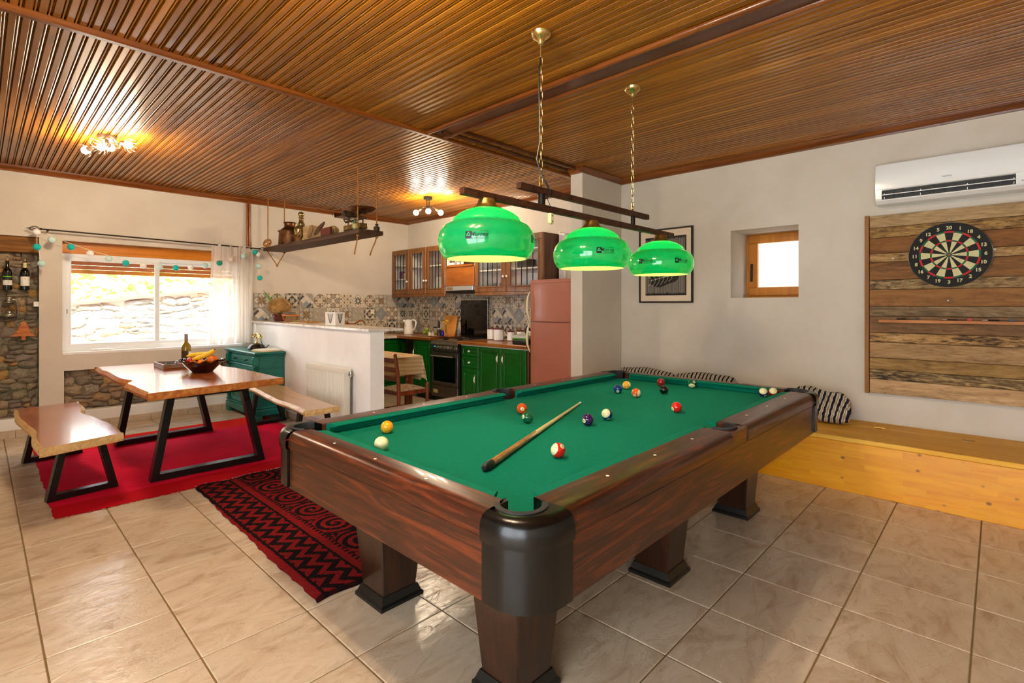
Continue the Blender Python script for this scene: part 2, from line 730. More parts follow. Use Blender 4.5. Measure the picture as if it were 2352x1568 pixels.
# walls -------------------------------------------------------------
T = 0.40
wl = MB()
wl.box(X0 - .3, -.6, YL, YL + T, 0, ZC + .016)
wl.box(-.6, .439, YL, YL + T, 0, .190).box(-.6, .439, YL, YL + T, 2.05, ZC + .016).box(-.6, .439, YL + .13, YL + T, .19, 2.05)
wl.box(.439, .621, YL, YL + T, 0, ZC + .016)
wl.box(.621, .635, YL, YL + T, 0, .82).box(.635, 2.54, YL, YL + T, .635, .82).box(.635, 2.54, YL, YL + T, 0, .195)
wl.box(.635, 2.54, YL + .10, YL + T, .195, .635)
wl.box(.621, 2.42, YL, YL + T, 2.036, ZC + .016).box(2.42, 2.54, YL, YL + T, .82, ZC + .016)
wl.box(2.54, XW + .6, YL, YL + T, 0, ZC + .016)
wall_left = structure(wl.build('wall_left', plaster), 'cream plastered window wall')

wr = MB()
WY0, WY1, WZ0, WZ1 = 1.285, 1.875, 1.412, 2.060
wr.box(XW, XW + .55, Y0 - .3, WY0, 0, ZC + .016).box(XW, XW + .55, WY1, YL, 0, ZC + .016)
wr.box(XW, XW + .55, WY0, WY1, 0, WZ0).box(XW, XW + .55, WY0, WY1, WZ1, ZC + .016)
wall_right = structure(wr.build('wall_right', plaster), 'cream plastered wall behind the dartboard')

wall_stub = structure(MB().box(4.28, XW, 3.09, 3.24, 0, ZC + .016, .004).build('wall_stub', plaster), 'short plastered wall stub beside the fridge')

# low partition, its top falls a touch towards the free end
pb = MB()
PX0, PX1, PY0 = 2.555, 2.705, 4.29
vs_ = [(x, y, z) for x in (PX0, PX1) for y, zt in ((PY0, 1.092), (YL, 1.112)) for z in (0, zt)]
pb.add(vs_, [(0, 1, 3, 2), (4, 6, 7, 5), (0, 4, 5, 1), (2, 3, 7, 6), (0, 2, 6, 4), (1, 5, 7, 3)])
wall_partition = structure(pb.build('wall_partition', plaster_white), 'low white partition between dining corner and kitchen')
skirt_tile = mottle('skirting_tile', ['#bca68b', '#c9b59c', '#d3c3ad'], 9, 0.35, 0.1, vary=.12)


def skirting(name, label, x0, x1, y0, y1, n, along):
    base = MB().box(min(x0, x1), max(x0, x1), min(y0, y1), max(y0, y1), 0.0, .060, 0).build(name, grout)
    structure(base, label)
    for k in range(n):
        a, b = k / n, (k + 1) / n
        if along == 'x':
            MB().box(x0 + (x1 - x0) * a + .002, x0 + (x1 - x0) * b - .002, y0 - .003, y1, 0, .078, .002).build('tile', skirt_tile, base)
        else:
            MB().box(x0 - .003, x1, y0 + (y1 - y0) * a + .002, y0 + (y1 - y0) * b - .002, 0, .078, .002).build('tile', skirt_tile, base)
    return base


skirting('baseboard_left', 'beige tile skirting below the window wall', -.5, 2.54, YL - .045, YL - .035, 8, 'x')
skirting('baseboard_partition', 'beige tile skirting below the low partition', PX0 - .010, PX0, PY0, 6.9, 7, 'y')
trim(9, MB().box(-.6, 2.54, YL - .035, YL, 0, .19, .006), plaster_white, 'white plastered kerb below the stone panels')

# walls behind the camera with the glazing that lights the room
wb = MB()
wb.box(X0 - .15, XW, Y0 - .15, Y0, 0, ZC + .016)
structure(wb.build('wall_rear', plaster), 'cream plastered rear wall')
ws = MB()
ws.box(X0 - .15, X0, Y0, -1.5, 0, ZC + .016).box(X0 - .15, X0, 1.7, YL, 0, ZC + .016).box(X0 - .15, X0, -1.5, 1.7, 2.3, ZC + .016)
structure(ws.build('wall_side', plaster), 'cream plastered terrace wall')

clear = glassy('clear_glass')
white_alu = mat('white_aluminium', '#eef1f2', 0.35)
orange_wood = wood('orange_laminate', ['#b0610f', '#cc7a1c', '#d98a2c'], 'x', 5, 18, 0.35, 0.1, 0.1)
orange_wood_z = wood('orange_laminate_z', ['#b0681a', '#c07722', '#cf882e'], 'z', 5, 18, 0.35, 0.1, 0.1)
black_plastic = mat('black_plastic', '#15130f', 0.35)


def frame_y(mb, x0, x1, z0, z1, w, y0, y1, b=.004, wl_=None):
    """rectangular frame lying in the x-z plane"""
    mb.box(x0, x1, y0, y1, z1 - w, z1, b).box(x0, x1, y0, y1, z0, z0 + w, b)
    mb.box(x0, x0 + (wl_ or w), y0, y1, z0 + w, z1 - w, b).box(x1 - w, x1, y0, y1, z0 + w, z1 - w, b)
    return mb


def frame_x(mb, y0, y1, z0, z1, w, x0, x1, b=.004):
    mb.box(x0, x1, y0, y1, z1 - w, z1, b).box(x0, x1, y0, y1, z0, z0 + w, b)
    mb.box(x0, x1, y0, y0 + w, z0 + w, z1 - w, b).box(x0, x1, y1 - w, y1, z0 + w, z1 - w, b)
    return mb


# window in the left wall
WF = YL + .085
w1 = thing('window_1', 'white sliding window with orange shutter box above', None, (1.5, WF, .82))
structure(w1)
frame_y(MB(), .621, 2.42, .835, 1.905, .045, WF, WF + .07).build('frame', white_alu, w1)
MB().box(.621, 2.42, WF + .005, WF + .10, 1.905, 2.036, .003).build('shutter_box', orange_wood, w1)
MB().box(.621, 2.42, YL - .004, WF + .02, .800, .836, .006).build('sill', plaster_white, w1)
s = frame_y(MB(), .655, 1.515, .870, 1.875, .048, WF + .002, WF + .03).build('sash', white_alu, w1)
MB().box(.70, 1.47, WF + .014, WF + .018, .915, 1.83).build('pane', clear, s)
mb = MB().box(.660, .672, WF - .012, WF + .004, 1.22, 1.36, .003)
mb.build('latch', white_alu, s)
MB().box(.663, .669, WF - .014, WF - .010, 1.25, 1.30, 0).build('keyhole', black_plastic, s)
s = frame_y(MB(), 1.470, 2.39, .870, 1.875, .048, WF + .034, WF + .062).build('sash', white_alu, w1)
MB().box(1.516, 2.345, WF + .046, WF + .050, .915, 1.83).build('pane', clear, s)
shutter_m = mat('shutter_orange', '#b8622c', 0.5)
for k in range(4):
    z = 1.885 - k * .048
    MB().box(.63, 2.41, WF + .115, WF + .128, z - .0445, z, .004).build('shutter_slat', shutter_m if k < 3 else orange_wood, w1)

# small window in the right wall
w2 = thing('window_2', 'small orange-brown wooden casement in a deep reveal', None, (5.46, 1.58, WZ0))
structure(w2)
frame_x(MB(), WY0 - .02, WY1, WZ0, WZ1 + .02, .035, 5.455, 5.53).build('frame', orange_wood_z, w2)
s = frame_x(MB(), WY0 + .02, WY1 - .025, WZ0 + .025, WZ1 - .01, .085, 5.435, 5.49, .008).build('sash', orange_wood_z, w2)
frosted = mat('frosted_pane', '#f4f6f8', 0.6, emit='#f4f8ff', estr=0.0)
MB().box(5.462, 5.468, WY0 + .09, WY1 - .10, WZ0 + .10, WZ1 - .08).build('pane', clear, s)
hm = MB().box(5.418, 5.436, WY1 - .072, WY1 - .050, 1.63, 1.76, .003)
hm.box(5.400, 5.420, WY1 - .074, WY1 - .052, 1.58, 1.69, .004)
hm.build('handle', black_plastic, s)

# glazing behind the camera
for n, kind in ((3, 'side'),):
    w = thing('window_3', 'glazed terrace doors', None, (X0, .1, 0))
    frame_x(MB(), -1.5, 1.7, 0, 2.3, .06, X0 - .10, X0 - .04).build('frame', white_alu, w)
    for q in range(2):
        ya = -1.44 + q * 1.56
        MB().box(X0 - .075, X0 - .07, ya + .02, ya + 1.48, .06, 2.24).build('pane', clear, w)
        if q < 1:
            MB().box(X0 - .10, X0 - .04, ya + 1.48, ya + 1.58, .06, 2.24).build('mullion', white_alu, w)
    structure(w)

# stone ----------------------------------------------------------------
mortar = mottle('mortar', ['#7d6c56', '#9a8870', '#8a7a64'], 14, 0.95, 0.5)
stone_mat = mat('rubble_stone', '#8a7a66', 0.85)
t = NT(stone_mat)
r_ = t.rand()
v_ = t.vm('ADD', t.obj(), t.comb(t.m('MULTIPLY', r_, 19.0), t.m('MULTIPLY', r_, 71.0), 0.0))
n1 = t.noise(v_, 3.0, 8, 0.66, 0.9)
base_c = t.ramp(r_, [(0.0, '#8d8070'), (0.22, '#a8977e'), (0.42, '#94867a'), (0.60, '#bba583'), (0.76, '#a3978a'), (0.90, '#c99c66'), (1.0, '#d6a05c')])
shade = t.ramp(n1, [(0.25, '#8a8078'), (0.5, '#ffffff'), (0.75, '#d8c8b0')])
t.color(t.mix(1.0, base_c, shade, 'MULTIPLY'))
t.bump(n1, 0.8, 0.03)


def stone_variants(m, n=9, seed=3):
    rs = random.Random(seed)
    out = []
    for k in range(n):
        nu, nv = 6, 5
        pts = {}
        for j in range(nv):
            for i in range(nu):
                u, w = i / (nu - 1) * 2 - 1, j / (nv - 1) * 2 - 1
                q = max(abs(u), abs(w))
                rr = (abs(u) ** 4 + abs(w) ** 4) ** .25
                f = 1 if rr < 1e-6 else q / rr
                edge = q > .99
                jx = rs.uniform(-.13, .13)
                jz = rs.uniform(-.15, .15)
                d = (1 - q ** 3) * .75 + rs.uniform(-.12, .18)
                if edge:
                    d = rs.uniform(.0, .12)
                pts[i, j] = ((u * f + jx) * .5, -d, (w * f + jz) * .5)
        mb = MB()
        vs = [pts[i, j] for j in range(nv) for i in range(nu)]
        fs = [(j * nu + i, j * nu + i + 1, (j + 1) * nu + i + 1, (j + 1) * nu + i) for j in range(nv - 1) for i in range(nu - 1)]
        rim = [i for i in range(nu)] + [j * nu + nu - 1 for j in range(1, nv)] + [(nv - 1) * nu + i for i in range(nu - 2, -1, -1)] + [j * nu for j in range(nv - 2, 0, -1)]
        n0 = len(vs)
        vs += [(vs[i][0] * .96, .35, vs[i][2] * .96) for i in rim]
        fs += [(rim[a], rim[(a + 1) % len(rim)], n0 + (a + 1) % len(rim), n0 + a) for a in range(len(rim))]
        mb.add(vs, fs, 0, True)
        me = mb.mesh('stone', angle=55)
        me.materials.append(m)
        out.append(me)
    return out


def lay_stones(parent, variants, x0, x1, z0, z1, y, hmin, hmax, wmin, wmax, depth, seed, zfun=None):
    rs = random.Random(seed)
    z = z0
    n = 0
    while z < z1 - hmin * .4:
        h = min(rs.uniform(hmin, hmax), z1 - z)
        x = x0 - rs.uniform(0, wmin * .5)
        while x < x1 - .01:
            w = rs.uniform(wmin, wmax)
            xa, xb = max(x, x0), min(x + w, x1)
            x += w
            if xb - xa < wmin * .35:
                continue
            parts = [(z, z + h)]
            if rs.random() < .40 and h > hmin * 1.2:
                c = z + h * rs.uniform(.4, .6)
                parts = [(z, c), (c, z + h)]
            for a, b in parts:
                if zfun and b > zfun((xa + xb) / 2):
                    continue
                o = inst('stone', rs.choice(variants), parent, ((xa + xb) / 2, y, (a + b) / 2))
                o.scale = ((xb - xa) * rs.uniform(1.0, 1.22) * rs.choice((-1, 1)), depth * rs.uniform(.6, 1.4), (b - a) * rs.uniform(1.0, 1.3) * rs.choice((-1, 1)))
                o.rotation_euler = (rs.uniform(-.12, .12), rs.uniform(-.28, .28), rs.uniform(-.08, .08))
                n += 1
        z += h
    return n


sv = stone_variants(stone_mat)
pnl = MB().box(-.6, .439, YL + .095, YL + .13, .19, 2.05).build('wall_stone_panel', mortar)
structure(pnl, 'exposed rubble stone panel behind the glass shelves')
lay_stones(pnl, sv, 0.0, .437, .195, 1.885, YL + .095, .05, .11, .06, .17, .045, 5)
pnl = MB().box(.635, 2.54, YL + .075, YL + .10, .195, .635).build('wall_stone_niche', mortar)
structure(pnl, 'exposed rubble stone strip under the window')
lay_stones(pnl, sv, .64, 2.535, .20, .63, YL + .075, .05, .11, .06, .18, .045, 8)
old_beam = wood('old_beam', ['#3c2008', '#7a4d18', '#9c6c2c', '#2a1404'], 'x', 6, 14, .75, 0, .1, 3, .5)
trim(10, MB().box(-.6, .437, YL + .002, YL + .10, 1.885, 2.048, .008), old_beam, 'old wooden lintel above the stone panel')

structure(MB().box(6.25, 6.40, -.6, 3.8, -.1, 2.6).build('wall_daylight_block', mat('daylight_block_plaster', '#c9c4ba', .9)), 'added pale wall dimming the small window')  # added to cut the sky light that reaches the small window reveal
# outside ------------------------------------------------------------------
pave = mottle('outside_paving', ['#cfc8bd', '#ddd7cd'], 3, .8)
structure(MB().box(-5, 9, YL + T, 16, -.30, -.02).build('ground', pave), 'pale paving outside the window')
ext = mat('outside_stone', '#b9b2a6', 0.9)
t = NT(ext)
r_ = t.rand()
base_c = t.ramp(r_, [(0.0, '#9a948c'), (0.4, '#bcb3a6'), (0.7, '#a9a6a2'), (0.88, '#c9a886'), (1.0, '#d8cbb8')])
n1 = t.noise(t.vm('ADD', t.obj(), t.comb(t.m('MULTIPLY', r_, 19.0), 0.0, 0.0)), 3.0, 6, 0.6, 0.5)
t.color(t.mix(1.0, base_c, t.ramp(n1, [(0.3, '#9a948c'), (0.6, '#ffffff')]), 'MULTIPLY'))
t.bump(n1, .6, .05)


def wtop(x):
    return 1.33 + (x - .9) * .13


wx0, wx1 = -.2, 4.2
wy = 10.2
mb = MB()
mb.prism([(wx0, -.02), (wx1, -.02), (wx1, wtop(wx1)), (wx0, wtop(wx0))], wy + .04, wy + .4, lambda u, v, w: (u, w, v))
wo = structure(mb.build('wall_outside', mat('outside_mortar', '#b0a798', .9)), 'sunlit stone retaining wall outside the window')
lay_stones(wo, stone_variants(ext, 6, 12), wx0, wx1, .3, 1.9, wy + .04, .09, .17, .14, .42, .06, 15, wtop)
mb = MB()
mb.prism([(wx0, wtop(wx0)), (wx1, wtop(wx1)), (wx1, wtop(wx1) + .05), (wx0, wtop(wx0) + .05)], wy - .06, wy + .45, lambda u, v, w: (u, w, v))
mb.build('coping', mat('terracotta_coping', '#c07a58', .8), wo)
soil = mottle('hillside_soil', ['#8f8f5a', '#a8a878', '#c2bc94'], 3, .95)
hb = MB().grid(10, 6, lambda u, v: (-5 + 15 * u, wy + .4 + 9 * v, 1.3 + (-5 + 15 * u - .9) * .10 + 1.8 * v + .25 * math.sin(9 * u + 5 * v)))
structure(hb.build('hillside', soil), 'scrubby hillside above the retaining wall')
leaf = mottle('pale_leaf', ['#7d9650', '#9fb574', '#c3cf9c'], 9, .7)
rs = random.Random(4)
fm = MB()
for k in range(1500):
    u, v = rs.random(), rs.random() ** 1.5
    x = -.5 + 5 * u
    y = wy + .72 + 3 * v
    z = 1.35 + (x - .9) * .10 + .6 * v + rs.uniform(0, .60)
    a, b = rs.uniform(0, 6.3), rs.uniform(-.8, .8)
    s_ = rs.uniform(.05, .11)
    d1 = Vector((math.cos(a), math.sin(a), b)) * s_
    d2 = Vector((-math.sin(a), math.cos(a), rs.uniform(-.6, .6))) * s_ * .5
    c = Vector((x, y, z))
    fm.add([c - d1, c + d2, c + d1, c - d2], [(0, 1, 2, 3)])
o = fm.build('foliage', leaf, weld=False)
tag(o, 'sunlit scrub leaves above the outside stone wall', 'foliage', None, 'stuff')


# ================================================================ pool table
PCX, PCY = 2.375, 1.637
NX, NY = 1.285, 0.612
OX, OY = 1.432, 0.798
ZR, ZB = 0.781, 0.736
felt = mottle('green_cloth', ['#006e55', '#00735a', '#01785f'], 60, 0.95, 0.0, 3, 0.2, spec=.15)
NT(felt).b.inputs['Sheen Weight'].default_value = 0.0
rose_x = wood('rosewood_x', ['#1a0803', '#3d1a0a', '#7c3412', '#100502'], 'x', 13, 16, .34, .15, .15, 0, .03, 2.2)
rose_y = wood('rosewood_y', ['#1a0803', '#3d1a0a', '#7c3412', '#100502'], 'y', 13, 16, .34, .15, .15, 0, .03, 2.2)
rose_z = wood('rosewood_z', ['#120703', '#291308', '#42200e', '#0e0402'], 'z', 6.5, 9, .30, .3, .2, 0, .03, 1.6)
casting = mottle('black_casting', ['#070605', '#0b0908', '#0f0d0b'], 160, .24, .12, 2, 0, bdist=.002)
rubber = mat('pocket_rubber', '#26262a', .55)
void = mat('pocket_dark', '#050505', .9)
plinth = mat('black_plinth', '#11100d', .4)
ivory = mat('ivory_dot', '#efe9d6', .4)

pool = thing('pool_table', 'full-size pool table with green cloth, rosewood rails and black corners', 'pool table', (PCX, PCY, 0))


def pw(x, y, z):
    return (PCX + x, PCY + y, z)


def notch(c, r, a0, a1, n=12):
    return arc(c, r, a0, a1, n)


# bed with pocket cut-outs
bx_, by_ = NX + .05, NY + .05
pk, pr = (NX + .040, NY + .058), 0.064
mk = (0.0, NY + .088)
outl = []


def corner_pts(sx, sy):
    dy = math.sqrt(max(pr ** 2 - (bx_ - pk[0]) ** 2, 0))
    dx = math.sqrt(max(pr ** 2 - (by_ - pk[1]) ** 2, 0))
    a0 = math.atan2(-dy, bx_ - pk[0])
    a1 = math.atan2(by_ - pk[1], -dx)
    if a1 > 0:
        a1 -= 2 * PI
    pts = [(pk[0] + pr * math.cos(a0 + (a1 - a0) * i / 10), pk[1] + pr * math.sin(a0 + (a1 - a0) * i / 10)) for i in range(11)]
    pts = [(sx * p[0], sy * p[1]) for p in pts]
    return pts


mdx = math.sqrt(max(pr ** 2 - (by_ - mk[1]) ** 2, 0))
ma = math.atan2(by_ - mk[1], mdx)
mid = [(pr * math.cos(ma + (-PI - 2 * ma) * i / 8), mk[1] + pr * math.sin(ma + (-PI - 2 * ma) * i / 8)) for i in range(9)]
outl += corner_pts(1, 1)
outl += mid
outl += corner_pts(-1, 1)[::-1]
outl += corner_pts(-1, -1)
outl += [(-p[0], -p[1]) for p in mid]
outl += corner_pts(1, -1)[::-1]
MB().prism(outl, ZB - .03, ZB, lambda u, v, w: pw(u, v, w)).build('bed', felt, pool)
MB().box(PCX - 1.30, PCX + 1.30, PCY - .60, PCY + .60, .50, ZB - .031).build('underframe', mat('underframe_dark', '#120a06', .8), pool)

# pocket wells and liners
for (x, y, a0, a1) in [(pk[0], pk[1], PI / 4 - 1.72, PI / 4 + 1.72), (-pk[0], pk[1], .75 * PI - 1.72, .75 * PI + 1.72), (-pk[0], -pk[1], 1.25 * PI - 1.72, 1.25 * PI + 1.72), (pk[0], -pk[1], 1.75 * PI - 1.72, 1.75 * PI + 1.72), (0, mk[1], .0, PI), (0, -mk[1], PI, 2 * PI)]:
    mb = MB()
    mb.lathe([(pr + .004, ZB - .005), (pr + .004, .60), (.0005, .598)], pw(x, y, 0), 20)
    q = mb.build('pocket', void, pool)
    if x < 0 and y < 0:
        MB().lathe([(.0005, ZB - .002), (.04, ZB - .001), (pr + .003, ZB + .0005)], pw(x, y, 0), 24).build('pocket_cloth', felt, q)
    n = 20
    mb = MB()
    for k, (ri, ro, z0, z1) in enumerate([(pr - .004, pr + .013, ZR - .002, ZR + .006)]):
        pl = arc((x, y), ri, a0, a1, n) + arc((x, y), ro, a1, a0, n)
        mb.prism(pl, z0, z1, lambda u, v, w: pw(u, v, w))
        pl = arc((x, y), ri - .001, a0, a1, n) + arc((x, y), ri + .005, a1, a0, n)
        mb.prism(pl, ZB - .03, z1 - .002, lambda u, v, w: pw(u, v, w))
    mb.build('liner', rubber, q)

# rails: cloth cushion, wooden cap, apron
cush = [(.048, ZR), (.016, ZR - .001), (.004, ZR - .0035), (0, ZR - .008), (.003, ZR - .012), (.030, ZR - .018), (.036, ZB + .001), (.048, ZB + .001)]


def rail(axis, side, a, b, ka, kb, o_out):
    """axis: rail runs along it; side: +1/-1; a..b nose ends; ka/kb: how far the back reaches into the pockets"""
    O = o_out
    N = NY if axis == 'x' else NX

    def fn(s, o, z):
        return pw(s, side * (N + o), z) if axis == 'x' else pw(side * (N + o), s, z)
    n = len(cush)
    vs = [fn(a - ka * o / .048, o, z) for o, z in cush] + [fn(b + kb * o / .048, o, z) for o, z in cush]
    fs = [(i, (i + 1) % n, n + (i + 1) % n, n + i) for i in range(n)] + [tuple(range(n))[::-1], tuple(range(n, 2 * n))]
    MB().add(vs, fs, 0, True).build('cushion', felt, pool, angle=50)
    return fn


capp = lambda O: [(.048, ZB), (.048, ZR + .001), (O - .040, ZR + .002), (O - .022, ZR - .001), (O - .010, ZR - .009), (O - .003, ZR - .022), (O, ZR - .038), (O, ZR - .066), (O - .006, ZR - .072), (.048, ZR - .072)]
wm = {'x': rose_x, 'y': rose_y}
for side in (1, -1):
    # ends
    rail('y', side, -NY + .075, NY - .075, .030, .030, OX - NX)
    O = OX - NX
    MB().prism(capp(O), -(OY - .172), OY - .172, lambda u, v, w: pw(side * (NX + u), w, v), smooth=True).build('rail_cap', rose_y, pool, angle=35)
    MB().box(*sorted((PCX + side * (OX - .030), PCX + side * (OX - .008))), PCY - (OY - .16), PCY + (OY - .16), .530, ZR - .073, .003).build('apron', rose_y, pool)
    for q in (-1, 0, 1):
        MB().lathe([(.0001, .0008), (.0055, .0008), (.006, 0)], pw(side * (NX + .095), q * .305, ZR + .002), 12).build('sight', ivory, pool)
    O = OY - NY
    for h in (1, -1):
        a, b = (.072, NX - .075) if h > 0 else (-NX + .075, -.072)
        rail('x', side, a, b, .012 if h > 0 else .030, .030 if h > 0 else .012, O)
        xa, xb = (.088, OX - .172) if h > 0 else (-(OX - .172), -.088)
        MB().prism(capp(O), xa, xb, lambda u, v, w: pw(w, side * (NY + u), v), smooth=True).build('rail_cap', rose_x, pool, angle=35)
        for q in (1, 2, 3):
            MB().lathe([(.0001, .0008), (.0055, .0008), (.006, 0)], pw(h * q * .318, side * (NY + .100), ZR + .002), 12).build('sight', ivory, pool)
    MB().box(PCX - (OX - .16), PCX + (OX - .16), *sorted((PCY + side * (OY - .030), PCY + side * (OY - .008))), .530, ZR - .073, .003).build('apron', rose_x, pool)
    # cap around the side pocket
    pl = [(.087, NY + .048), (.087, OY - .004)] + [(-.087, OY - .004), (-.087, NY + .048)] + [(-pr, NY + .048)] + arc(mk, pr, PI, 0, 12) + [(pr, NY + .048)]
    mb = MB()
    mb.prism(pl, ZR - .072, ZR - .002, lambda u, v, w: pw(u, side * v, w))
    mb.build('side_pocket_cap', rose_x, pool)

# corner castings
for sx in (1, -1):
    for sy in (1, -1):
        def plan(g, R):
            xo, yo = OX + g, OY + g
            c = (xo - R, yo - R)
            p = [(OX - .171, yo)] + [(c[0] + R * math.cos(q), c[1] + R * math.sin(q)) for q in [PI / 2 - PI / 2 * i / 10 for i in range(11)]] + [(xo, OY - .171)]
            return p
        inner = [(NX + .048, OY - .171)] + [(pk[0] + pr * math.cos(q), pk[1] + pr * math.sin(q)) for q in [-PI / 2 + (1.5 * PI) * i / 16 for i in range(17)]] + [(OX - .171, NY + .048)]
        mb = MB()
        lay = [(.010, ZR - .074), (.012, ZR - .060), (.012, ZR - .036), (.008, ZR - .018), (0.0, ZR - .006), (-.012, ZR + .001), (-.030, ZR + .003)]
        rings = []
        for g, z in lay:
            rings.append([pw(sx * p[0], sy * p[1], z) for p in plan(g, .125 + g)])
        k = len(rings[0])
        vs = [p for r in rings for p in r]
        fs = [(a * k + i, a * k + i + 1, (a + 1) * k + i + 1, (a + 1) * k + i) for a in range(len(rings) - 1) for i in range(k - 1)]
        mb.add(vs, fs, 0, True)
        def resample(pts_, n_):
            ds = [0.0]
            for a_, b_ in zip(pts_, pts_[1:]):
                ds.append(ds[-1] + math.hypot(b_[0] - a_[0], b_[1] - a_[1]))
            out_ = []
            for q_ in range(n_):
                w_ = ds[-1] * q_ / (n_ - 1)
                i_ = max(j_ for j_ in range(len(ds)) if ds[j_] <= w_ + 1e-9)
                i_ = min(i_, len(pts_) - 2)
                f_ = (w_ - ds[i_]) / max(ds[i_ + 1] - ds[i_], 1e-9)
                out_.append((pts_[i_][0] + (pts_[i_ + 1][0] - pts_[i_][0]) * f_, pts_[i_][1] + (pts_[i_ + 1][1] - pts_[i_][1]) * f_))
            return out_
        oo, ii = plan(-.030, .095), inner[::-1]
        nn_ = 32
        oo, ii = resample(oo, nn_), resample(ii, nn_)
        vs = [pw(sx * p[0], sy * p[1], ZR + .003) for p in oo + ii]
        mb.add(vs, [(i, i + 1, nn_ + i + 1, nn_ + i) for i in range(nn_ - 1)], 0)
        # inner pocket side and ends
        nI = len(inner)
        vs = [pw(sx * p[0], sy * p[1], z) for z in (ZR - .074, ZR + .003) for p in inner]
        mb.add(vs, [(i, i + 1, nI + i + 1, nI + i) for i in range(nI - 1)], 0)
        mb.build('corner_cap', casting, pool, angle=45)
        low = plan(.004, .13)
        lin_ = [(p[0] - .03, p[1] - .03) for p in low]
        pl = low + [(OX - .05, OY - .171), (OX - .171, OY - .05)]
        MB().prism(pl, .540, ZR - .0765, lambda u, v, w: pw(sx * u, sy * v, w), smooth=True).build('corner_casting', casting, pool, angle=30)

# six tapered legs
for dx in (-1.055, 0, 1.04):
    for dy in (-.398, .412):
        cx, cy = PCX + dx, PCY + dy
        mb = MB()
        h0, h1, z0, z1 = .088, .128, .050, .529
        rb = .006
        ring = lambda h, z: [(cx + a * h - (a * rb if m_ else 0), cy + b * h - (0 if m_ else b * rb), z) for a, b, m_ in ((-1, -1, 1), (1, -1, 1), (1, -1, 0), (1, 1, 0), (1, 1, 1), (-1, 1, 1), (-1, 1, 0), (-1, -1, 0))]
        ring = lambda h, z: [(cx + px, cy + py, z) for px, py in ((-h + rb, -h), (h - rb, -h), (h, -h + rb), (h, h - rb), (h - rb, h), (-h + rb, h), (-h, h - rb), (-h, -h + rb))]
        vs = ring(h0, z0) + ring(h1, z1)
        mb.add(vs, [(i, (i + 1) % 8, 8 + (i + 1) % 8, 8 + i) for i in range(8)] + [tuple(range(8)), tuple(range(8, 16))])
        leg = mb.build('leg', rose_z, pool)
        mb = MB()
        prof = [(.112, 0), (.112, .014), (.104, .022), (.097, .040), (.092, .052)]
        vs = [(cx + sx * h, cy + sy * h, z) for h, z in prof for sx, sy in ((-1, -1), (1, -1), (1, 1), (-1, 1))]
        fs = [(a * 4 + i, a * 4 + (i + 1) % 4, a * 4 + 4 + (i + 1) % 4, a * 4 + 4 + i) for a in range(len(prof) - 1) for i in range(4)] + [(0, 1, 2, 3), (16, 17, 18, 19)]
        mb.add(vs, fs)
        mb.build('plinth', plinth, leg)

# ---------------------------------------------------------------- balls
BR = 0.0296
BZ = ZB + BR
cream_b = mat('ball_cream', '#e9e2ae', .12, coat=.6)
bcols = {'yellow': '#f0a31a', 'blue': '#0f2f6e', 'red': '#d81f14', 'purple': '#3a1452', 'orange': '#e8540f', 'green': '#0b5a37', 'maroon': '#a8141c', 'black': '#0a0a0b'}
bm_ = {k: mat('ball_' + k, v, .12, coat=.6) for k, v in bcols.items()}
CR = Vector((math.sin(TH), -math.cos(TH), 0))
CU = Vector((0, 0, 1))


def ball(x, y, colour, number, label, n=(0, -1, 0), ax=None):
    """n: number spot, ax: axis of the stripe's white ends, both as (right, up, towards camera) seen from the camera"""
    c = Vector((x, y, BZ))
    tc = (Vector((0, 0, 1.34)) - c).normalized()
    r = CU.cross(tc).normalized()
    u = tc.cross(r)
    w = lambda q: (r * q[0] + u * q[1] + tc * q[2]).normalized()
    X = w(n)
    if ax is None:
        Z = Vector((0.3, 0.2, 0.9))
    else:
        Z = w(ax)
    Z = (Z - X * Z.dot(X)).normalized()
    Y = Z.cross(X)
    rot = Matrix((X, Y, Z)).transposed()
    mb = MB()
    k, h = 36, 24
    vs, fs, mis = [], [], []
    for i in range(h + 1):
        a = PI * i / h
        for j in range(k):
            b = 2 * PI * j / k
            vs.append((BR * math.sin(a) * math.cos(b), BR * math.sin(a) * math.sin(b), -BR * math.cos(a)))
    for i in range(h):
        mid_a = PI * (i + .5) / h
        stripe_zone = abs(math.cos(mid_a)) < .56
        for j in range(k):
            q = (i * k + j, i * k + (j + 1) % k, (i + 1) * k + (j + 1) % k, (i + 1) * k + j)
            mb.f.append(list(q))
            mb.sm.append(True)
            mb.mi.append(1 if (ax is not None and not stripe_zone) or colour == 'cue' else 0)
    mb.v = vs
    me = mb.mesh('pool_ball', angle=80)
    me.materials.append(bm_.get(colour, cream_b))
    me.materials.append(cream_b)
    o = bpy.data.objects.new('pool_ball', me)
    COL.objects.link(o)
    o.location = c
    o.rotation_euler = rot.to_euler()
    OFF[o.name] = (0, 0, 0)
    tag(o, label, 'ball', 'pool balls on the green cloth')
    if number:
        def sp(p, q, e=.0004):
            d = math.hypot(p, q)
            a = d / BR
            R = BR + e
            if d < 1e-9:
                return (R, 0, 0)
            return (R * math.cos(a), R * math.sin(a) * p / d, R * math.sin(a) * q / d)
        mb = MB()
        nseg = 20
        vs = [sp(0, 0)] + [sp(.0105 * f * math.cos(2 * PI * i / nseg), .0105 * f * math.sin(2 * PI * i / nseg)) for f in (.5, 1) for i in range(nseg)]
        fs = [(0, 1 + i, 1 + (i + 1) % nseg) for i in range(nseg)] + [(1 + i, 1 + nseg + i, 1 + nseg + (i + 1) % nseg, 1 + (i + 1) % nseg) for i in range(nseg)]
        mb.add(vs, fs, 0, True)
        d_ = MB()
        letters(d_, str(number), .0135, lambda p, q: sp(p, q, .0009), bold=.02)
        a = mb.build('number_spot', cream_b, o)
        d_.build('numeral', bm_['black'], a)
    return o


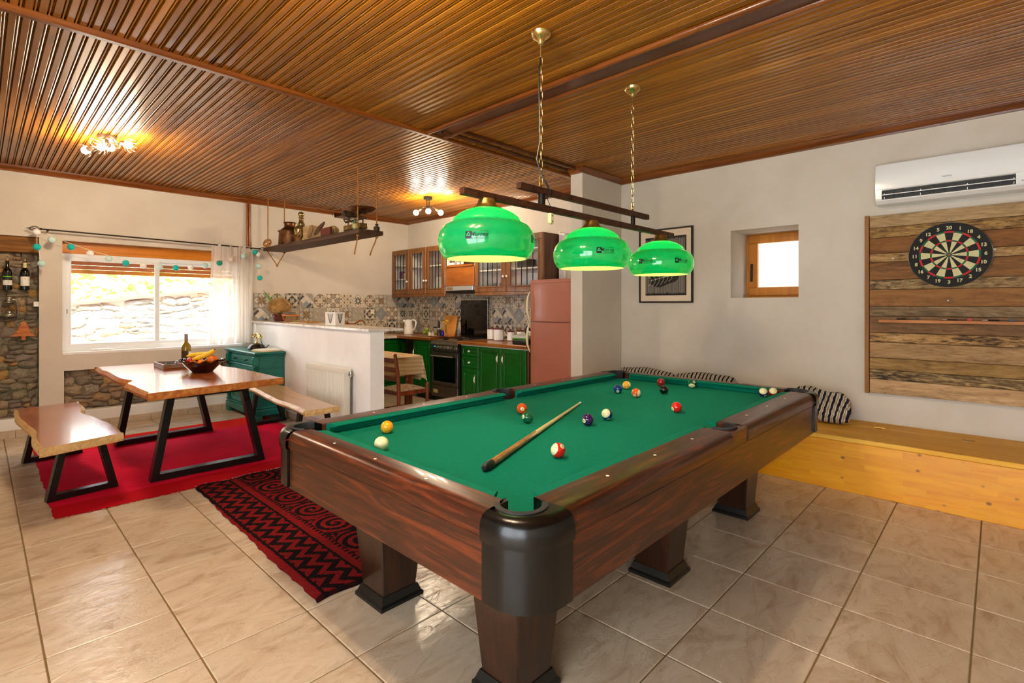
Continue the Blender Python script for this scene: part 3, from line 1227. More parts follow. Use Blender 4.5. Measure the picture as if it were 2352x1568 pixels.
ball(1.157, 1.856, 'cue', 0, 'plain cream cue ball near the short rail')
ball(1.334, 2.090, 'yellow', 0, 'plain yellow-orange ball just behind the cue ball', (0, -.3, -1))
ball(2.090, 1.919, 'orange', 5, 'solid orange ball with its number facing forward, beside the green ball', (.1, -.1, 1))
ball(1.947, 1.748, 'green', 6, 'solid dark green ball right in front of the orange ball', (-.8, .1, .6))
ball(2.119, 1.496, 'purple', 4, 'solid purple ball beyond the tip of the cue', (-.65, -.25, .7))
ball(2.291, 1.495, 'blue', 10, 'cream and blue striped ball next to the purple ball', (.25, -.9, .35), (-.35, .35, .85))
ball(3.223, 1.937, 'yellow', 9, 'yellow striped ball behind the solid blue ball', (.15, -.75, .6), (1, .1, .25))
ball(3.038, 1.894, 'blue', 2, 'solid blue ball among the far group', (0, -.6, .75))
ball(2.984, 1.722, 'orange', 13, 'orange striped ball in front of the solid blue ball', (-.35, -.6, .7), (.9, -.2, .45))
ball(3.519, 1.823, 'maroon', 7, 'solid dark red ball close to the far rail behind the black ball', (.1, -1, .05))
ball(3.223, 1.648, 'black', 8, 'solid black eight ball', (.3, -.95, .15))
ball(3.610, 1.626, 'green', 14, 'green and cream striped ball against the far rail', (.55, .5, .65), (-.1, -.85, .5))
ball(2.719, 1.313, 'red', 3, 'solid bright red ball in the open middle right of the cloth', (-.75, -.35, .55))
ball(3.579, 1.124, 'purple', 12, 'purple striped ball, cream end up, in the far corner pair', (.45, -.75, .4), (-.05, .5, .85))
ball(3.630, 1.078, 'maroon', 15, 'maroon striped ball, cream end up, nearest the far corner pocket', (.55, -.7, .4), (.05, .45, .85))
ball(1.589, 1.264, 'red', 11, 'red and cream striped ball closest to the corner pocket in front', (.55, .5, .6), (-.75, .25, .6))

# ---------------------------------------------------------------- cue
ca, cb = Vector((1.262, 1.345, ZB + .0155)), Vector((2.555, 1.857, ZB + .0068))
cd = (cb - ca).normalized()
Lc = (cb - ca).length
cue = thing('cue_stick', 'wooden pool cue with black rubber bumper lying across the cloth', 'cue', (ca.x, ca.y, ZB))
cp = lambda s: ca + cd * (s * Lc)
cr = lambda s: .0152 + (.0063 - .0152) * s
maple = wood('cue_maple', ['#dfbf7c', '#e5c98a', '#e9d096'], 'x', 14, 2, .25, .5, .05)
butt_m = wood('cue_butt', ['#8f5a1c', '#a46a24', '#b47a30'], 'x', 16, 2, .22, .6, .05)
MB().tube([cp(s) for s in (.045, .2, .40)], [cr(s) for s in (.045, .2, .40)], 20).build('butt', butt_m, cue)
MB().tube([cp(s) for s in (.40, .6, .8, .975)], [cr(s) for s in (.40, .6, .8, .975)], 20).build('shaft', maple, cue)
side_v = cd.cross(CU).normalized()
up_v = side_v.cross(cd)
mb = MB()
for q in range(4):
    b0 = q * PI / 2 + .5
    def on(s, a):
        return cp(s) + (side_v * math.cos(a) + up_v * math.sin(a)) * (cr(s) + .0004)
    n = 6
    for i in range(n):
        s0, s1 = .30 + .13 * i / n, .30 + .13 * (i + 1) / n
        w0, w1 = .62 * (i / n), .62 * ((i + 1) / n)
        mb.add([on(s0, b0 - w0), on(s0, b0), on(s0, b0 + w0), on(s1, b0 - w1), on(s1, b0), on(s1, b0 + w1)], [(0, 1, 4, 3), (1, 2, 5, 4)], 0, True)
mb.build('splice_point', maple, cue)
MB().tube([cp(s) for s in (.0, .004, .012, .046)], [.008, .0135, .0158, .0158], 20).build('bumper', mat('bumper_black', '#141312', .5), cue)
MB().tube([cp(.975), cp(.992)], [cr(.975)] * 2, 16).build('ferrule', mat('ferrule_white', '#f2efe4', .3), cue)
MB().tube([cp(.992), cp(.9985), cp(1.0)], [cr(.98), cr(.98), .004], 16).build('tip', mat('tip_blue', '#9fc0c8', .8), cue)
gold = mat('gold_print', '#d3a848', .35, .6)
mb = MB()
letters(mb, 'SC', .014, lambda p, q: on(.085 + p / Lc, 1.9 + q / .0152), bold=.02)
mb.build('lettering', gold, cue)

# ---------------------------------------------------------------- lamp over the table
LY = 1.73
brass = mottle('old_brass', ['#8a6a28', '#b4904a', '#caa95e'], 25, .32, .1, metal=.9)
brass_bright = mat('bright_brass', '#cdb070', .22, .95)
rust = mottle('rusty_bar', ['#2a140a', '#4a2613', '#5d331a'], 22, .55, .1, metal=.35)
dark_iron = mat('dark_iron', '#1c1815', .45, .6)
lamp = thing('billiard_lamp', 'rusty double bar lamp with three glowing green glass shades over the pool table', 'pendant lamp', (2.5, LY, 1.55))
MB().box(1.486, 3.512, LY - .016, LY + .016, 1.834, 1.866, .002).build('lower_bar', rust, lamp)
MB().box(1.859, 3.147, LY - .016, LY + .016, 1.922, 1.954, .002).build('upper_bar', rust, lamp)
for x, rr in ((2.036, .020), (2.957, .015)):
    MB().cyl((x, LY, 1.866), (x, LY, 1.922), rr, k=14).build('post', dark_iron, lamp)

shade_m = bpy.data.materials.new('green_glass_shade')
shade_m.use_nodes = True
nt = shade_m.node_tree
nd = nt.nodes
pb_ = nd['Principled BSDF']
pb_.inputs['Base Color'].default_value = lin('#086248')
pb_.inputs['Roughness'].default_value = .10
sset(pb_, 'Coat Weight', .6)
tr = nd.new('ShaderNodeBsdfTranslucent')
tr.inputs[0].default_value = (0.002, 0.62, 0.10, 1)
mx = nd.new('ShaderNodeMixShader')
mx.inputs[0].default_value = .13
inn = nd.new('ShaderNodeBsdfDiffuse')
inn.inputs[0].default_value = lin('#93a85c')
trw = nd.new('ShaderNodeBsdfTranslucent')
trw.inputs[0].default_value = (0.002, 0.62, 0.10, 1)
mxi = nd.new('ShaderNodeMixShader')
mxi.inputs[0].default_value = .13
geo = nd.new('ShaderNodeNewGeometry')
mx2 = nd.new('ShaderNodeMixShader')
nt.links.new(pb_.outputs[0], mx.inputs[1])
nt.links.new(tr.outputs[0], mx.inputs[2])
nt.links.new(inn.outputs[0], mxi.inputs[1])
nt.links.new(trw.outputs[0], mxi.inputs[2])
nt.links.new(geo.outputs['Backfacing'], mx2.inputs[0])
nt.links.new(mx.outputs[0], mx2.inputs[1])
nt.links.new(mxi.outputs[0], mx2.inputs[2])
nt.links.new(mx2.outputs[0], nd['Material Output'].inputs[0])

sh_prof = [(.183, 1.556), (.190, 1.556), (.205, 1.570), (.219, 1.595), (.2255, 1.625), (.2245, 1.655), (.214, 1.685), (.196, 1.708), (.170, 1.722), (.163, 1.724), (.161, 1.730), (.150, 1.748), (.130, 1.764), (.104, 1.778), (.074, 1.787), (.050, 1.790)]
black_print = mat('black_print', '#06120c', .3)
bulb_warm = glow('lamp_bulb', '#ffe9b8', 30.0)


def rad_at(z):
    for (r0, z0), (r1, z1) in zip(sh_prof[1:], sh_prof[2:]):
        if z0 <= z <= z1:
            return r0 + (r1 - r0) * (z - z0) / max(z1 - z0, 1e-6)
    return sh_prof[1][0]


for x, stick in ((1.640, (-2.52, -1.02)), (2.490, (-2.20, -.55)), (3.333, (-2.02, -3.12))):
    mb = MB()
    mb.lathe(sh_prof, (x, LY, 0), 64)
    me_o = mb.build('shade', shade_m, lamp, angle=60)
    # outward normals for the glass
    for a in stick:
        def on(p, q, e=.0012):
            z = 1.640 + q
            R = rad_at(z) + e
            b = a + p / .225
            return (x + R * math.cos(b), LY + R * math.sin(b), z)
        mb = MB()
        W, H = .049, .0165

        def patch(p0, p1, q0, q1, e=.0010, k=6):
            mb.grid(k, 3, lambda u, v: on(p0 + (p1 - p0) * u, q0 + (q1 - q0) * v, e), 0, True)
        patch(-W, W, H - .0016, H)
        patch(-W, W, -H, -H + .0016)
        patch(W - .0016, W, -H, H, k=3)
        patch(-W, -W + .027, -H, H)
        letters(mb, 'Murrey', .0265, lambda p, q: on(p + .0125, q, .0013), shear=.35, bold=.012)
        patch(-.008, .040, -.0125, -.0112)
        sk = mb.build('sticker', black_print, me_o)
        mb = MB()
        for t_ in range(3):
            a0, a1 = PI / 2 + 2 * PI / 3 * t_, PI / 2 + 2 * PI / 3 * (t_ + 1)
            p0 = (-W + .0135 + .0095 * math.cos(a0), .002 + .0095 * math.sin(a0))
            p1 = (-W + .0135 + .0095 * math.cos(a1), .002 + .0095 * math.sin(a1))
            dxp, dyp = p1[0] - p0[0], p1[1] - p0[1]
            L_ = math.hypot(dxp, dyp)
            nx_, ny_ = -dyp / L_ * .0012, dxp / L_ * .0012
            mb.add([on(p0[0] - nx_, p0[1] - ny_, .0019), on(p1[0] - nx_, p1[1] - ny_, .0019), on(p1[0] + nx_, p1[1] + ny_, .0019), on(p0[0] + nx_, p0[1] + ny_, .0019)], [(0, 1, 2, 3)])
        patch(-W + .009, -W + .018, -.0035, -.0020, .0019, 3)
        mb.build('sticker_triangle', mat('sticker_green', '#3fbf84', .4), me_o)
    mb = MB()
    mb.lathe([(.074, 1.786), (.076, 1.790), (.060, 1.797), (.050, 1.803), (.044, 1.815), (.040, 1.829), (.036, 1.836), (.010, 1.838), (.001, 1.838)], (x, LY, 0), 32)
    mb.build('brass_cap', brass, lamp)
    MB().ball((x, LY, 1.742), .024, 16, 10).build('bulb', bulb_warm, lamp)
    pl_ = bpy.data.lights.new('bulb_light', 'POINT')
    pl_.energy = 10.0
    pl_.color = (1.0, .90, .68)
    pl_.shadow_soft_size = .022
    po = bpy.data.objects.new('bulb_light', pl_)
    po.location = (x, LY, 1.742)
    COL.objects.link(po)


def link_pts(c, L, W, rot):
    h, w = L / 2 - W / 2, W / 2
    pts = []
    for i in range(5):
        a = PI * i / 4
        pts.append((w * math.cos(a), h + w * math.sin(a)))
    for i in range(5):
        a = PI + PI * i / 4
        pts.append((w * math.cos(a), -h + w * math.sin(a)))
    cc, ss = math.cos(rot), math.sin(rot)
    return [(c[0] + p[0] * cc, c[1] + p[0] * ss, c[2] + p[1]) for p in pts]


for x in (2.030, 2.953):
    can = MB()
    can.lathe([(.001, ZC - .062), (.008, ZC - .062), (.013, ZC - .058), (.016, ZC - .048), (.026, ZC - .036), (.040, ZC - .026), (.050, ZC - .016), (.052, ZC - .010), (.054, ZC - .004), (.055, ZC)], (x, LY, 0), 32)
    can.build('canopy', brass_bright, lamp)
    MB().cyl((x, LY, ZC - .125), (x, LY, ZC - .058), .005, k=10).build('rod', brass_bright, lamp)
    z = ZC - .122
    k = 0
    while z > 2.005:
        MB().tube(link_pts((x, LY, z - .024), .050, .017, .9 if k % 2 else -.5), .0019, 5, True).build('chain_link', brass_bright, lamp)
        z -= .0445
        k += 1
    MB().tube([(x + .013 * math.cos(a), LY + .004 * math.cos(a), 1.972 + .018 * math.sin(a)) for a in [2 * PI * i / 16 for i in range(16)]], .0032, 6, True).build('ring', brass, lamp)
cord = [(2.030, LY, ZC - .12), (2.012, LY, 2.55), (2.020, LY, 2.35), (2.024, LY, 2.20), (2.008, LY + .01, 2.10), (2.022, LY - .01, 2.02), (2.06, LY - .018, 1.97), (2.085, LY - .020, 1.935), (2.062, LY - .020, 1.905), (2.03, LY - .024, 1.89)]
MB().tube(cord, .0042, 6).build('cord', black_plastic, lamp)
MB().tube([(2.05, LY - .018, 1.915), (2.086, LY - .02, 1.86), (2.086, LY - .02, 1.825)], .002, 5).build('switch_cord', black_plastic, lamp)
MB().box(2.070, 2.102, LY - .032, LY - .010, 1.768, 1.826, .006).build('switch', mat('cream_plastic', '#e9dca8', .4), lamp)
for zz in (1.812, 1.782):
    MB().box(2.083, 2.089, LY - .034, LY - .030, zz - .003, zz + .003, 0).build('switch_screw', black_plastic, lamp)


# ================================================================ dining corner
def bar(mb, p0, p1, w, d, up=(0, 1, 0), mi=0, b=0.0):
    """square-section bar from p0 to p1; d is its depth along 'up'"""
    p0, p1 = Vector(p0), Vector(p1)
    t = (p1 - p0).normalized()
    u = Vector(up)
    u = (u - t * u.dot(t)).normalized()
    s = t.cross(u)
    vs = [q + s * (a * w / 2) + u * (c * d / 2) for q in (p0, p1) for a, c in ((-1, -1), (1, -1), (1, 1), (-1, 1))]
    mb.add(vs, [(0, 1, 2, 3), (4, 5, 6, 7)] + [(i, (i + 1) % 4, 4 + (i + 1) % 4, 4 + i) for i in range(4)], mi)
    return mb


def loft(mb, outlines, zs, mi_side=0, mi_top=0, smooth=False):
    n = len(outlines[0])
    vs = [(p[0], p[1], z) for o, z in zip(outlines, zs) for p in o]
    fs = [(a * n + i, a * n + (i + 1) % n, (a + 1) * n + (i + 1) % n, (a + 1) * n + i) for a in range(len(zs) - 1) for i in range(n)]
    mb.add(vs, fs, mi_side, smooth)
    mb.add([vs[i] for i in range(n)], [tuple(range(n))[::-1]], mi_top)
    mb.add([vs[(len(zs) - 1) * n + i] for i in range(n)], [tuple(range(n))], mi_top)
    return mb


def inset(pts, ds):
    n = len(pts)
    out = []
    for i, p in enumerate(pts):
        a, b = pts[i - 1], pts[(i + 1) % n]
        tx, ty = b[0] - a[0], b[1] - a[1]
        L = math.hypot(tx, ty) or 1
        out.append((p[0] - ty / L * ds[i], p[1] + tx / L * ds[i]))
    return out


def live_outline(x0a, x1a, y0a, y1a, x0b, x1b, y0b, y1b, seed, amp, n=40, bumps=()):
    """near edge runs (x0a,y0a)-(x1a,y1a); far edge (x0b,y0b)-(x1b,y1b); the long sides are wavy. counter-clockwise"""
    rs = random.Random(seed)
    ph = [rs.uniform(0, 6.3) for _ in range(6)]
    pts, live = [], []

    def wave(s, k):
        return amp * (math.sin(5 * s + ph[k]) + .45 * math.sin(11 * s + ph[k + 1]) + .12 * math.sin(29 * s + ph[k + 2]))
    pts.append((x0a, y0a)); live.append(.3)
    pts.append((x1a, y1a)); live.append(.3)
    for i in range(1, n):
        s = i / n
        e = min(1, 6 * s, 6 * (1 - s))
        bb = sum(h * math.exp(-((s - c) / w_) ** 2) for side, c, w_, h in bumps if side > 0)
        pts.append((x1a + (x1b - x1a) * s + wave(s, 0) * e + bb, y1a + (y1b - y1a) * s)); live.append(1)
    pts.append((x1b, y1b)); live.append(.3)
    pts.append((x0b, y0b)); live.append(.3)
    for i in range(1, n):
        s = 1 - i / n
        e = min(1, 6 * s, 6 * (1 - s))
        bb = sum(h * math.exp(-((s - c) / w_) ** 2) for side, c, w_, h in bumps if side < 0)
        pts.append((x0a + (x0b - x0a) * s + wave(s, 3) * e - bb, y0a + (y0b - y0a) * s)); live.append(1)
    return pts, live


acacia = wood('acacia_top', ['#7a3513', '#a5562a', '#c07a48', '#4b1d08'], 'y', 3.0, 7, .22, .5, .06, .9, .04, 2.0)
acacia_edge = wood('acacia_edge', ['#8a4515', '#b2682a', '#cf9550'], 'y', 7, 6, .45, .1, .06)
bench_top = wood('bench_top', ['#a06a34', '#bd8a4e', '#cf9f64', '#6b3d16'], 'y', 3.2, 7, .28, .35, .06, .9, .05, 2.0)
bark_edge = wood('pale_live_edge', ['#b98a4e', '#d4ad72', '#e3c796'], 'y', 9, 4, .5, .05, .06, bump=.4)
black_steel = mat('black_steel', '#100f0f', .32, .2)


def live_slab(name, pts, live, z0, z1, parent, mats):
    mb = MB()
    top = inset(pts, [.022 * q for q in live])
    mid_ = inset(pts, [-.004 * q for q in live])
    bot = inset(pts, [.012 * q for q in live])
    n = len(pts)
    loft(mb, [bot, mid_, mid_, top], [z0, z0 + .015, z0 + (z1 - z0) * .55, z1], 1, 0)
    return mb.build(name, mats, parent, weld=True)


def trapeze(parent, bl, br, z1, inl, inr, w=.05, d=.08):
    """one closed trapezoid leg frame standing on bl-br (floor points), narrower at the top"""
    bl, br = Vector((bl[0], bl[1], .0075)), Vector((br[0], br[1], .0075))
    ax = (br - bl).normalized()
    nrm = Vector((-ax.y, ax.x, 0))
    h = w / 2
    z1 -= .0075
    tl, tr_ = bl + ax * inl + Vector((0, 0, z1)), br - ax * inr + Vector((0, 0, z1))
    mb = MB()

    def ring_of(pts_out, pts_in):
        n = 4
        vs = [p + nrm * (sd * d / 2) for sd in (-1, 1) for p in pts_out + pts_in]
        fs = []
        for i in range(4):
            j = (i + 1) % 4
            fs += [(i, j, 4 + j, 4 + i), (8 + i, 8 + 4 + i, 8 + 4 + j, 8 + j), (i, 8 + i, 8 + j, j), (4 + i, 4 + j, 12 + j, 12 + i)]
        mb.add(vs, fs)
    sl, sr = inl / z1, inr / z1
    po = [bl, br, tr_, tl]
    up = Vector((0, 0, 1))
    wl_, wr_ = w * math.hypot(1, sl), w * math.hypot(1, sr)
    pi_ = [bl + ax * (wl_ + sl * w) + up * w, br - ax * (wr_ + sr * w) + up * w, tr_ - ax * (wr_ - sr * w) - up * w, tl + ax * (wl_ - sl * w) - up * w]
    ring_of(po, pi_)
    mb.build('leg_frame', black_steel, parent)


tb = thing('dining_table', 'live-edge wooden dining table on black trapezoid steel legs', 'table', (1.31, 5.4, 0))
pts, live = live_outline(.815, 1.80, 4.285, 4.41, .80, 1.76, 6.52, 6.46, 3, .010, bumps=((-1, .38, .05, -.045), (-1, .30, .05, .02), (1, .62, .06, -.035), (-1, .85, .06, .02)))
live_slab('tabletop', pts, live, .670, .725, tb, [acacia, acacia_edge])
trapeze(tb, (.893, 4.645), (1.715, 4.630), .670, .115, .145)
trapeze(tb, (.893, 6.050), (1.728, 6.100), .670, .115, .145)

b1 = thing('dining_bench', 'live-edge bench with gnarled pale edge at the near end of the red rug', 'bench', (.48, 5.35, 0), 'benches at the dining table')
pts, live = live_outline(.265, .715, 4.36, 4.50, .215, .650, 6.20, 6.28, 11, .010, bumps=((1, .62, .14, -.045), (1, .20, .12, .030), (-1, .35, .14, -.025), (-1, .8, .14, .02)))
live_slab('seat', pts, live, .378, .435, b1, [acacia, bark_edge])
trapeze(b1, (.313, 4.672), (.712, 4.722), .378, .075, .085, .04, .06)
trapeze(b1, (.253, 5.955), (.650, 6.030), .378, .075, .085, .04, .06)

b2 = thing('dining_bench', 'paler live-edge bench along the radiator', 'bench', (2.15, 5.15, 0), 'benches at the dining table')
pts, live = live_outline(1.925, 2.245, 4.285, 4.285, 2.085, 2.385, 6.04, 6.10, 17, .010, bumps=((1, .8, .08, .03), (-1, .4, .1, .015)))
live_slab('seat', pts, live, .385, .435, b2, [bench_top, bark_edge])
mb = MB()
bar(mb, (2.015, 4.48, .372), (2.12, 5.97, .372), .035, .025, (0, 0, 1))
mb.build('side_rail', black_steel, b2)
trapeze(b2, (1.915, 4.52), (2.315, 4.53), .385, .06, .06, .035, .05)
trapeze(b2, (2.063, 5.975), (2.474, 6.005), .385, .06, .13, .035, .05)

# rugs -------------------------------------------------------------------
red = mat('red_flatweave', '#c20a1e', .95, spec=.1)
t = NT(red)
ox, oy, oz = t.sep(t.obj())
n1 = t.noise(t.vm('MULTIPLY', t.obj(), (.7, 9, 1)), 7, 4, .6, .3)
c_ = t.ramp(n1, [(.25, '#c40a28'), (.5, '#dc1036'), (.75, '#e61c42')])
strip = t.m('GREATER_THAN', t.m('ADD', oy, t.m('MULTIPLY', t.noise(t.obj(), 3), .03)), .72)
c_ = t.mix(strip, c_, '#d81a0a')
near = t.m('LESS_THAN', oy, -.86)
c_ = t.mix(near, c_, '#c20c1c')
t.color(c_)
t.bump(t.noise(t.vm('MULTIPLY', t.obj(), (1, 14, 1)), 18, 3), .35, .004)
rs = random.Random(21)
rx0, rx1, ry0, ry1 = .345, 2.37, 4.262, 6.50


def rugpt(u, v):
    e = .003 * (math.sin(23 * v) + math.sin(61 * v + 1) + math.sin(133 * v))
    f = .004 * (math.sin(9 * u + 2) + math.sin(37 * u) + .6 * math.sin(121 * u))
    x = rx0 + (rx1 - rx0) * u + (e if u in (0.0, 1.0) else 0) - .02 * (1 - v) * (1 - u)
    y = ry0 + (ry1 - ry0) * v + (f if v in (0.0, 1.0) else 0)
    ed = min(1, 8 * u, 8 * (1 - u), 8 * v, 8 * (1 - v))
    z = .0040 + ed * (.0012 * math.sin(17 * u + 9 * v) + .0014 * math.sin(31 * v + 6 * u) * math.sin(7 * u) + .0006)
    return (x, y, max(z, .003))


mb = MB().grid(60, 70, rugpt)
bott = MB().grid(60, 70, lambda u, v: (rugpt(u, v)[0], rugpt(u, v)[1], .0005))
mb.add(bott.v, bott.f, 0, True)
rug = mb.build('rug', red)
tag(rug, 'plain crimson flatweave rug under the dining table', 'rug')
fr = MB()
for k in range(150):
    s = rs.random()
    x, y, _ = rugpt(s, 0.0) if rs.random() < .75 else rugpt(s, 1.0)
    d = -1 if y < 5 else 1
    a = rs.uniform(-.9, .9)
    L = rs.uniform(.008, .035)
    q = Vector((x, y, .004))
    e = q + Vector((math.sin(a) * L, d * math.cos(a) * L, 0))
    fr.tube([q, (q + e) / 2 + Vector((rs.uniform(-.006, .006), 0, .002)), e], .0013, 4, caps=False)
fr_o = fr.build('fringe', mat('fringe_yarn', '#c98a5a', .95), rug, weld=False)
fr_o['kind'] = 'stuff'

rug2m = mat('patterned_rug', '#8e1716', .95, spec=.1)
t = NT(rug2m)
ox, oy, oz = t.sep(t.obj())     # origin: rug centre; x from left border
fx = t.m('ADD', ox, .41)
jit = t.m('MULTIPLY', t.m('SUBTRACT', t.noise(t.obj(), 70, 2), .5), .02)
fx = t.m('ADD', fx, jit)
fy = t.m('ADD', oy, t.m('MULTIPLY', jit, 1.2))
# zigzag border
tri = t.m('PINGPONG', fy, .062)
zz = t.m('FRACT', t.m('MULTIPLY', t.m('ADD', fx, t.m('MULTIPLY', tri, 1.1)), 10.5))
zig = t.m('GREATER_THAN', zz, .52)
in_b = t.m('MULTIPLY', t.m('GREATER_THAN', fx, .035), t.m('LESS_THAN', fx, .235))
# plain red guard stripes
st = t.m('MAXIMUM', t.m('LESS_THAN', fx, .018), t.m('MULTIPLY', t.m('GREATER_THAN', fx, .250), t.m('LESS_THAN', fx, .290)))
teeth = t.m('MULTIPLY', t.m('MULTIPLY', t.m('GREATER_THAN', fx, .290), t.m('LESS_THAN', fx, .31)), t.m('GREATER_THAN', t.m('FRACT', t.m('MULTIPLY', fy, 26)), .5))
# scroll field: spirals in a repeating cell
cell = .31
gxx = t.m('SUBTRACT', fx, .43)
gyy = fy
cxv = t.m('SUBTRACT', t.m('FRACT', t.m('ADD', t.m('DIVIDE', gxx, cell), .5)), .5)
cyv = t.m('SUBTRACT', t.m('FRACT', t.m('ADD', t.m('DIVIDE', gyy, cell), .5)), .5)
mir = t.m('SUBTRACT', t.m('MULTIPLY', t.m('MODULO', t.m('ABSOLUTE', t.m('FLOOR', t.m('ADD', t.m('DIVIDE', gyy, cell), .5))), 2.0), 2.0), 1.0)
rad = t.m('SQRT', t.m('ADD', t.m('MULTIPLY', cxv, cxv), t.m('MULTIPLY', cyv, cyv)))
ang = t.m('DIVIDE', t.m('ARCTAN2', cyv, cxv), 2 * PI)
spi = t.m('FRACT', t.m('ADD', t.m('MULTIPLY', rad, 5.6), t.m('MULTIPLY', ang, mir)))
spiral = t.m('MULTIPLY', t.m('GREATER_THAN', spi, .50), t.m('LESS_THAN', rad, .46))
dots = t.m('GREATER_THAN', t.noise(t.obj(), 42, 1, .4, .3), .50)
corner = t.m('GREATER_THAN', rad, .48)
field = t.m('MAXIMUM', spiral, t.m('MULTIPLY', corner, dots))
infield = t.m('GREATER_THAN', fx, .315)
redf = t.m('MAXIMUM', t.m('MAXIMUM', t.m('MULTIPLY', zig, in_b), t.m('MAXIMUM', st, teeth)), t.m('MULTIPLY', field, infield))
endb = t.m('GREATER_THAN', t.m('ABSOLUTE', oy), .985)
redf = t.m('MULTIPLY', redf, t.m('SUBTRACT', 1.0, t.m('MULTIPLY', endb, .9)))
pile = t.noise(t.obj(), 160, 2)
c_ = t.mix(redf, t.ramp(pile, [(.3, '#0b0506'), (.7, '#1c0b0d')]), t.ramp(pile, [(.3, '#5e0b0e'), (.7, '#8f1a1a')]))
t.color(c_)
t.bump(t.m('ADD', pile, t.m('MULTIPLY', redf, .3)), .5, .006)
qx0, qx1, qy0, qy1 = 1.075, 1.895, 2.215, 4.255


def rug2(u, v, top):
    x = qx0 + (qx1 - qx0) * u + (.004 * math.sin(17 * v) + .004 * math.sin(83 * v) + .002 * math.sin(171 * v) if u in (0.0, 1.0) else 0) + .045 * (v - .5) * (1 - u)
    y = qy0 + (qy1 - qy0) * v + (.010 * math.sin(17 * u) if v in (0.0, 1.0) else 0) + .05 * (u if v < .5 else 0) * (1 - 2 * v)
    if v == 0.0 or u == 0.0:
        z = .004
    else:
        z = .014 + .002 * math.sin(13 * u + 7 * v)
    if not top:
        z = .001
    return (x, y, z)


mb = MB().grid(30, 60, lambda u, v: rug2(u, v, True))
b_ = MB().grid(30, 60, lambda u, v: rug2(u, v, False))
mb.add(b_.v, b_.f, 0, True)
rg2 = mb.build('rug', rug2m, loc=((qx0 + qx1) / 2, (qy0 + qy1) / 2, 0))
tag(rg2, 'thick red and black patterned rug with zigzag border partly under the pool table', 'rug')
fr = MB()
for k in range(120):
    s = rs.random()
    x, y, _ = rug2(s, 1.0, True)
    q = Vector((x, y - .004, .013))
    e = q + Vector((rs.uniform(-.01, .01), rs.uniform(.004, .018), rs.uniform(-.004, .006)))
    fr.tube([q, e], .0014, 4, caps=False)
fo = fr.build('fringe', mat('fringe_pale', '#b7a58c', .95), rg2, weld=False)
fo['kind'] = 'stuff'

# teal cabinet ----------------------------------------------------------------
teal = mottle('teal_paint', ['#0a5f56', '#0d6b60', '#11776a'], 6, .38, .05, coat=.15)
knob_iron = mat('knob_iron', '#2a2a2c', .35, .7)
CX0, CX1, CY0, CY1 = 2.235, 2.545, 6.215, 7.175
cab = thing('teal_cabinet', 'teal painted antique cabinet with turned corner columns by the window', 'cabinet', ((CX0 + CX1) / 2, (CY0 + CY1) / 2, 0))
MB().box(CX0 + .012, CX1, CY0 + .012, CY1 - .012, .10, .745, .004).build('body', teal, cab)
mb = MB()
mb.box(CX0 - .035, CX1, CY0 - .030, CY1 + .030, .05, .125, .010)
mb.box(CX0 - .022, CX1, CY0 - .018, CY1 + .018, .125, .150, .008)
pl_o = mb.build('plinth', teal, cab)
for yy in (CY0 - .03, CY1 - .09):
    MB().box(CX0 - .035, CX0 + .05, yy, yy + .12, 0, .052, .006).build('foot', teal, cab)
    MB().box(CX1 - .06, CX1, yy, yy + .12, 0, .052, .006).build('foot', teal, cab)
mb = MB()
mb.box(CX0 - .025, CX1, CY0 - .022, CY1 + .022, .745, .765, .006)
mb.box(CX0 - .045, CX1, CY0 - .040, CY1 + .040, .765, .792, .008)
mb.build('top', teal, cab)
dr = MB().box(CX0 - .008, CX0 + .02, CY0 + .10, CY1 - .10, .635, .735, .006).build('drawer', teal, cab)
for yy in (CY0 + .30, CY1 - .30):
    MB().lathe([(.001, .034), (.012, .032), (.016, .024), (.010, .016), (.006, .010), (.012, .002), (.012, 0)], (CX0 - .008, yy, .687), 16, axis=(-1, 0, 0)).build('knob', knob_iron, dr)
MB().box(CX0 - .014, CX0 + .012, CY0 + .012, CY1 - .012, .600, .628, .006).build('rail', teal, cab)
for ya, yb in ((CY0 + .10, (CY0 + CY1) / 2 - .003), ((CY0 + CY1) / 2 + .003, CY1 - .10)):
    mb = MB()
    frame_x(mb, ya, yb, .155, .598, .055, CX0 - .010, CX0 + .012, .004)
    mb.box(CX0 + .0, CX0 + .012, ya + .05, yb - .05, .20, .55, 0)
    d_ = mb.build('door', teal, cab)
    mb = MB()
    frame_x(mb, ya + .075, yb - .075, .245, .500, .016, CX0 - .014, CX0 + .004, .004)
    mb.box(CX0 - .009, CX0 + .004, ya + .12, yb - .12, .29, .46, .004)
    mb.build('panel', teal, d_)
col_p = [(.020, .155), (.024, .160), (.024, .170), (.016, .180), (.022, .200), (.026, .235), (.021, .27), (.013, .295), (.018, .305), (.013, .315), (.017, .34), (.022, .40), (.020, .45), (.014, .50), (.019, .515), (.014, .525), (.020, .54), (.023, .56), (.017, .58), (.024, .59), (.024, .60)]
for yy in (CY0 + .030, CY1 - .030):
    MB().lathe(col_p, (CX0 - .012, yy, 0), 18).build('column', teal, cab)
    mb = MB()
    mb.box(CX0 - .040, CX0 + .02, yy - .032, yy + .032, .628, .742, .006)
    mb.box(CX0 - .050, CX0 - .03, yy - .016, yy + .016, .65, .72, .005)
    mb.build('corner_block', teal, cab)
    MB().box(CX0 - .040, CX0 + .02, yy - .032, yy + .032, .150, .158, .002).build('column_base', teal, cab)
mb = MB()
mb.box(CX0 + .02, CX1 - .004, CY0 + .004, CY0 + .014, .595, .612, .003)
mb.build('side_moulding', teal, cab)

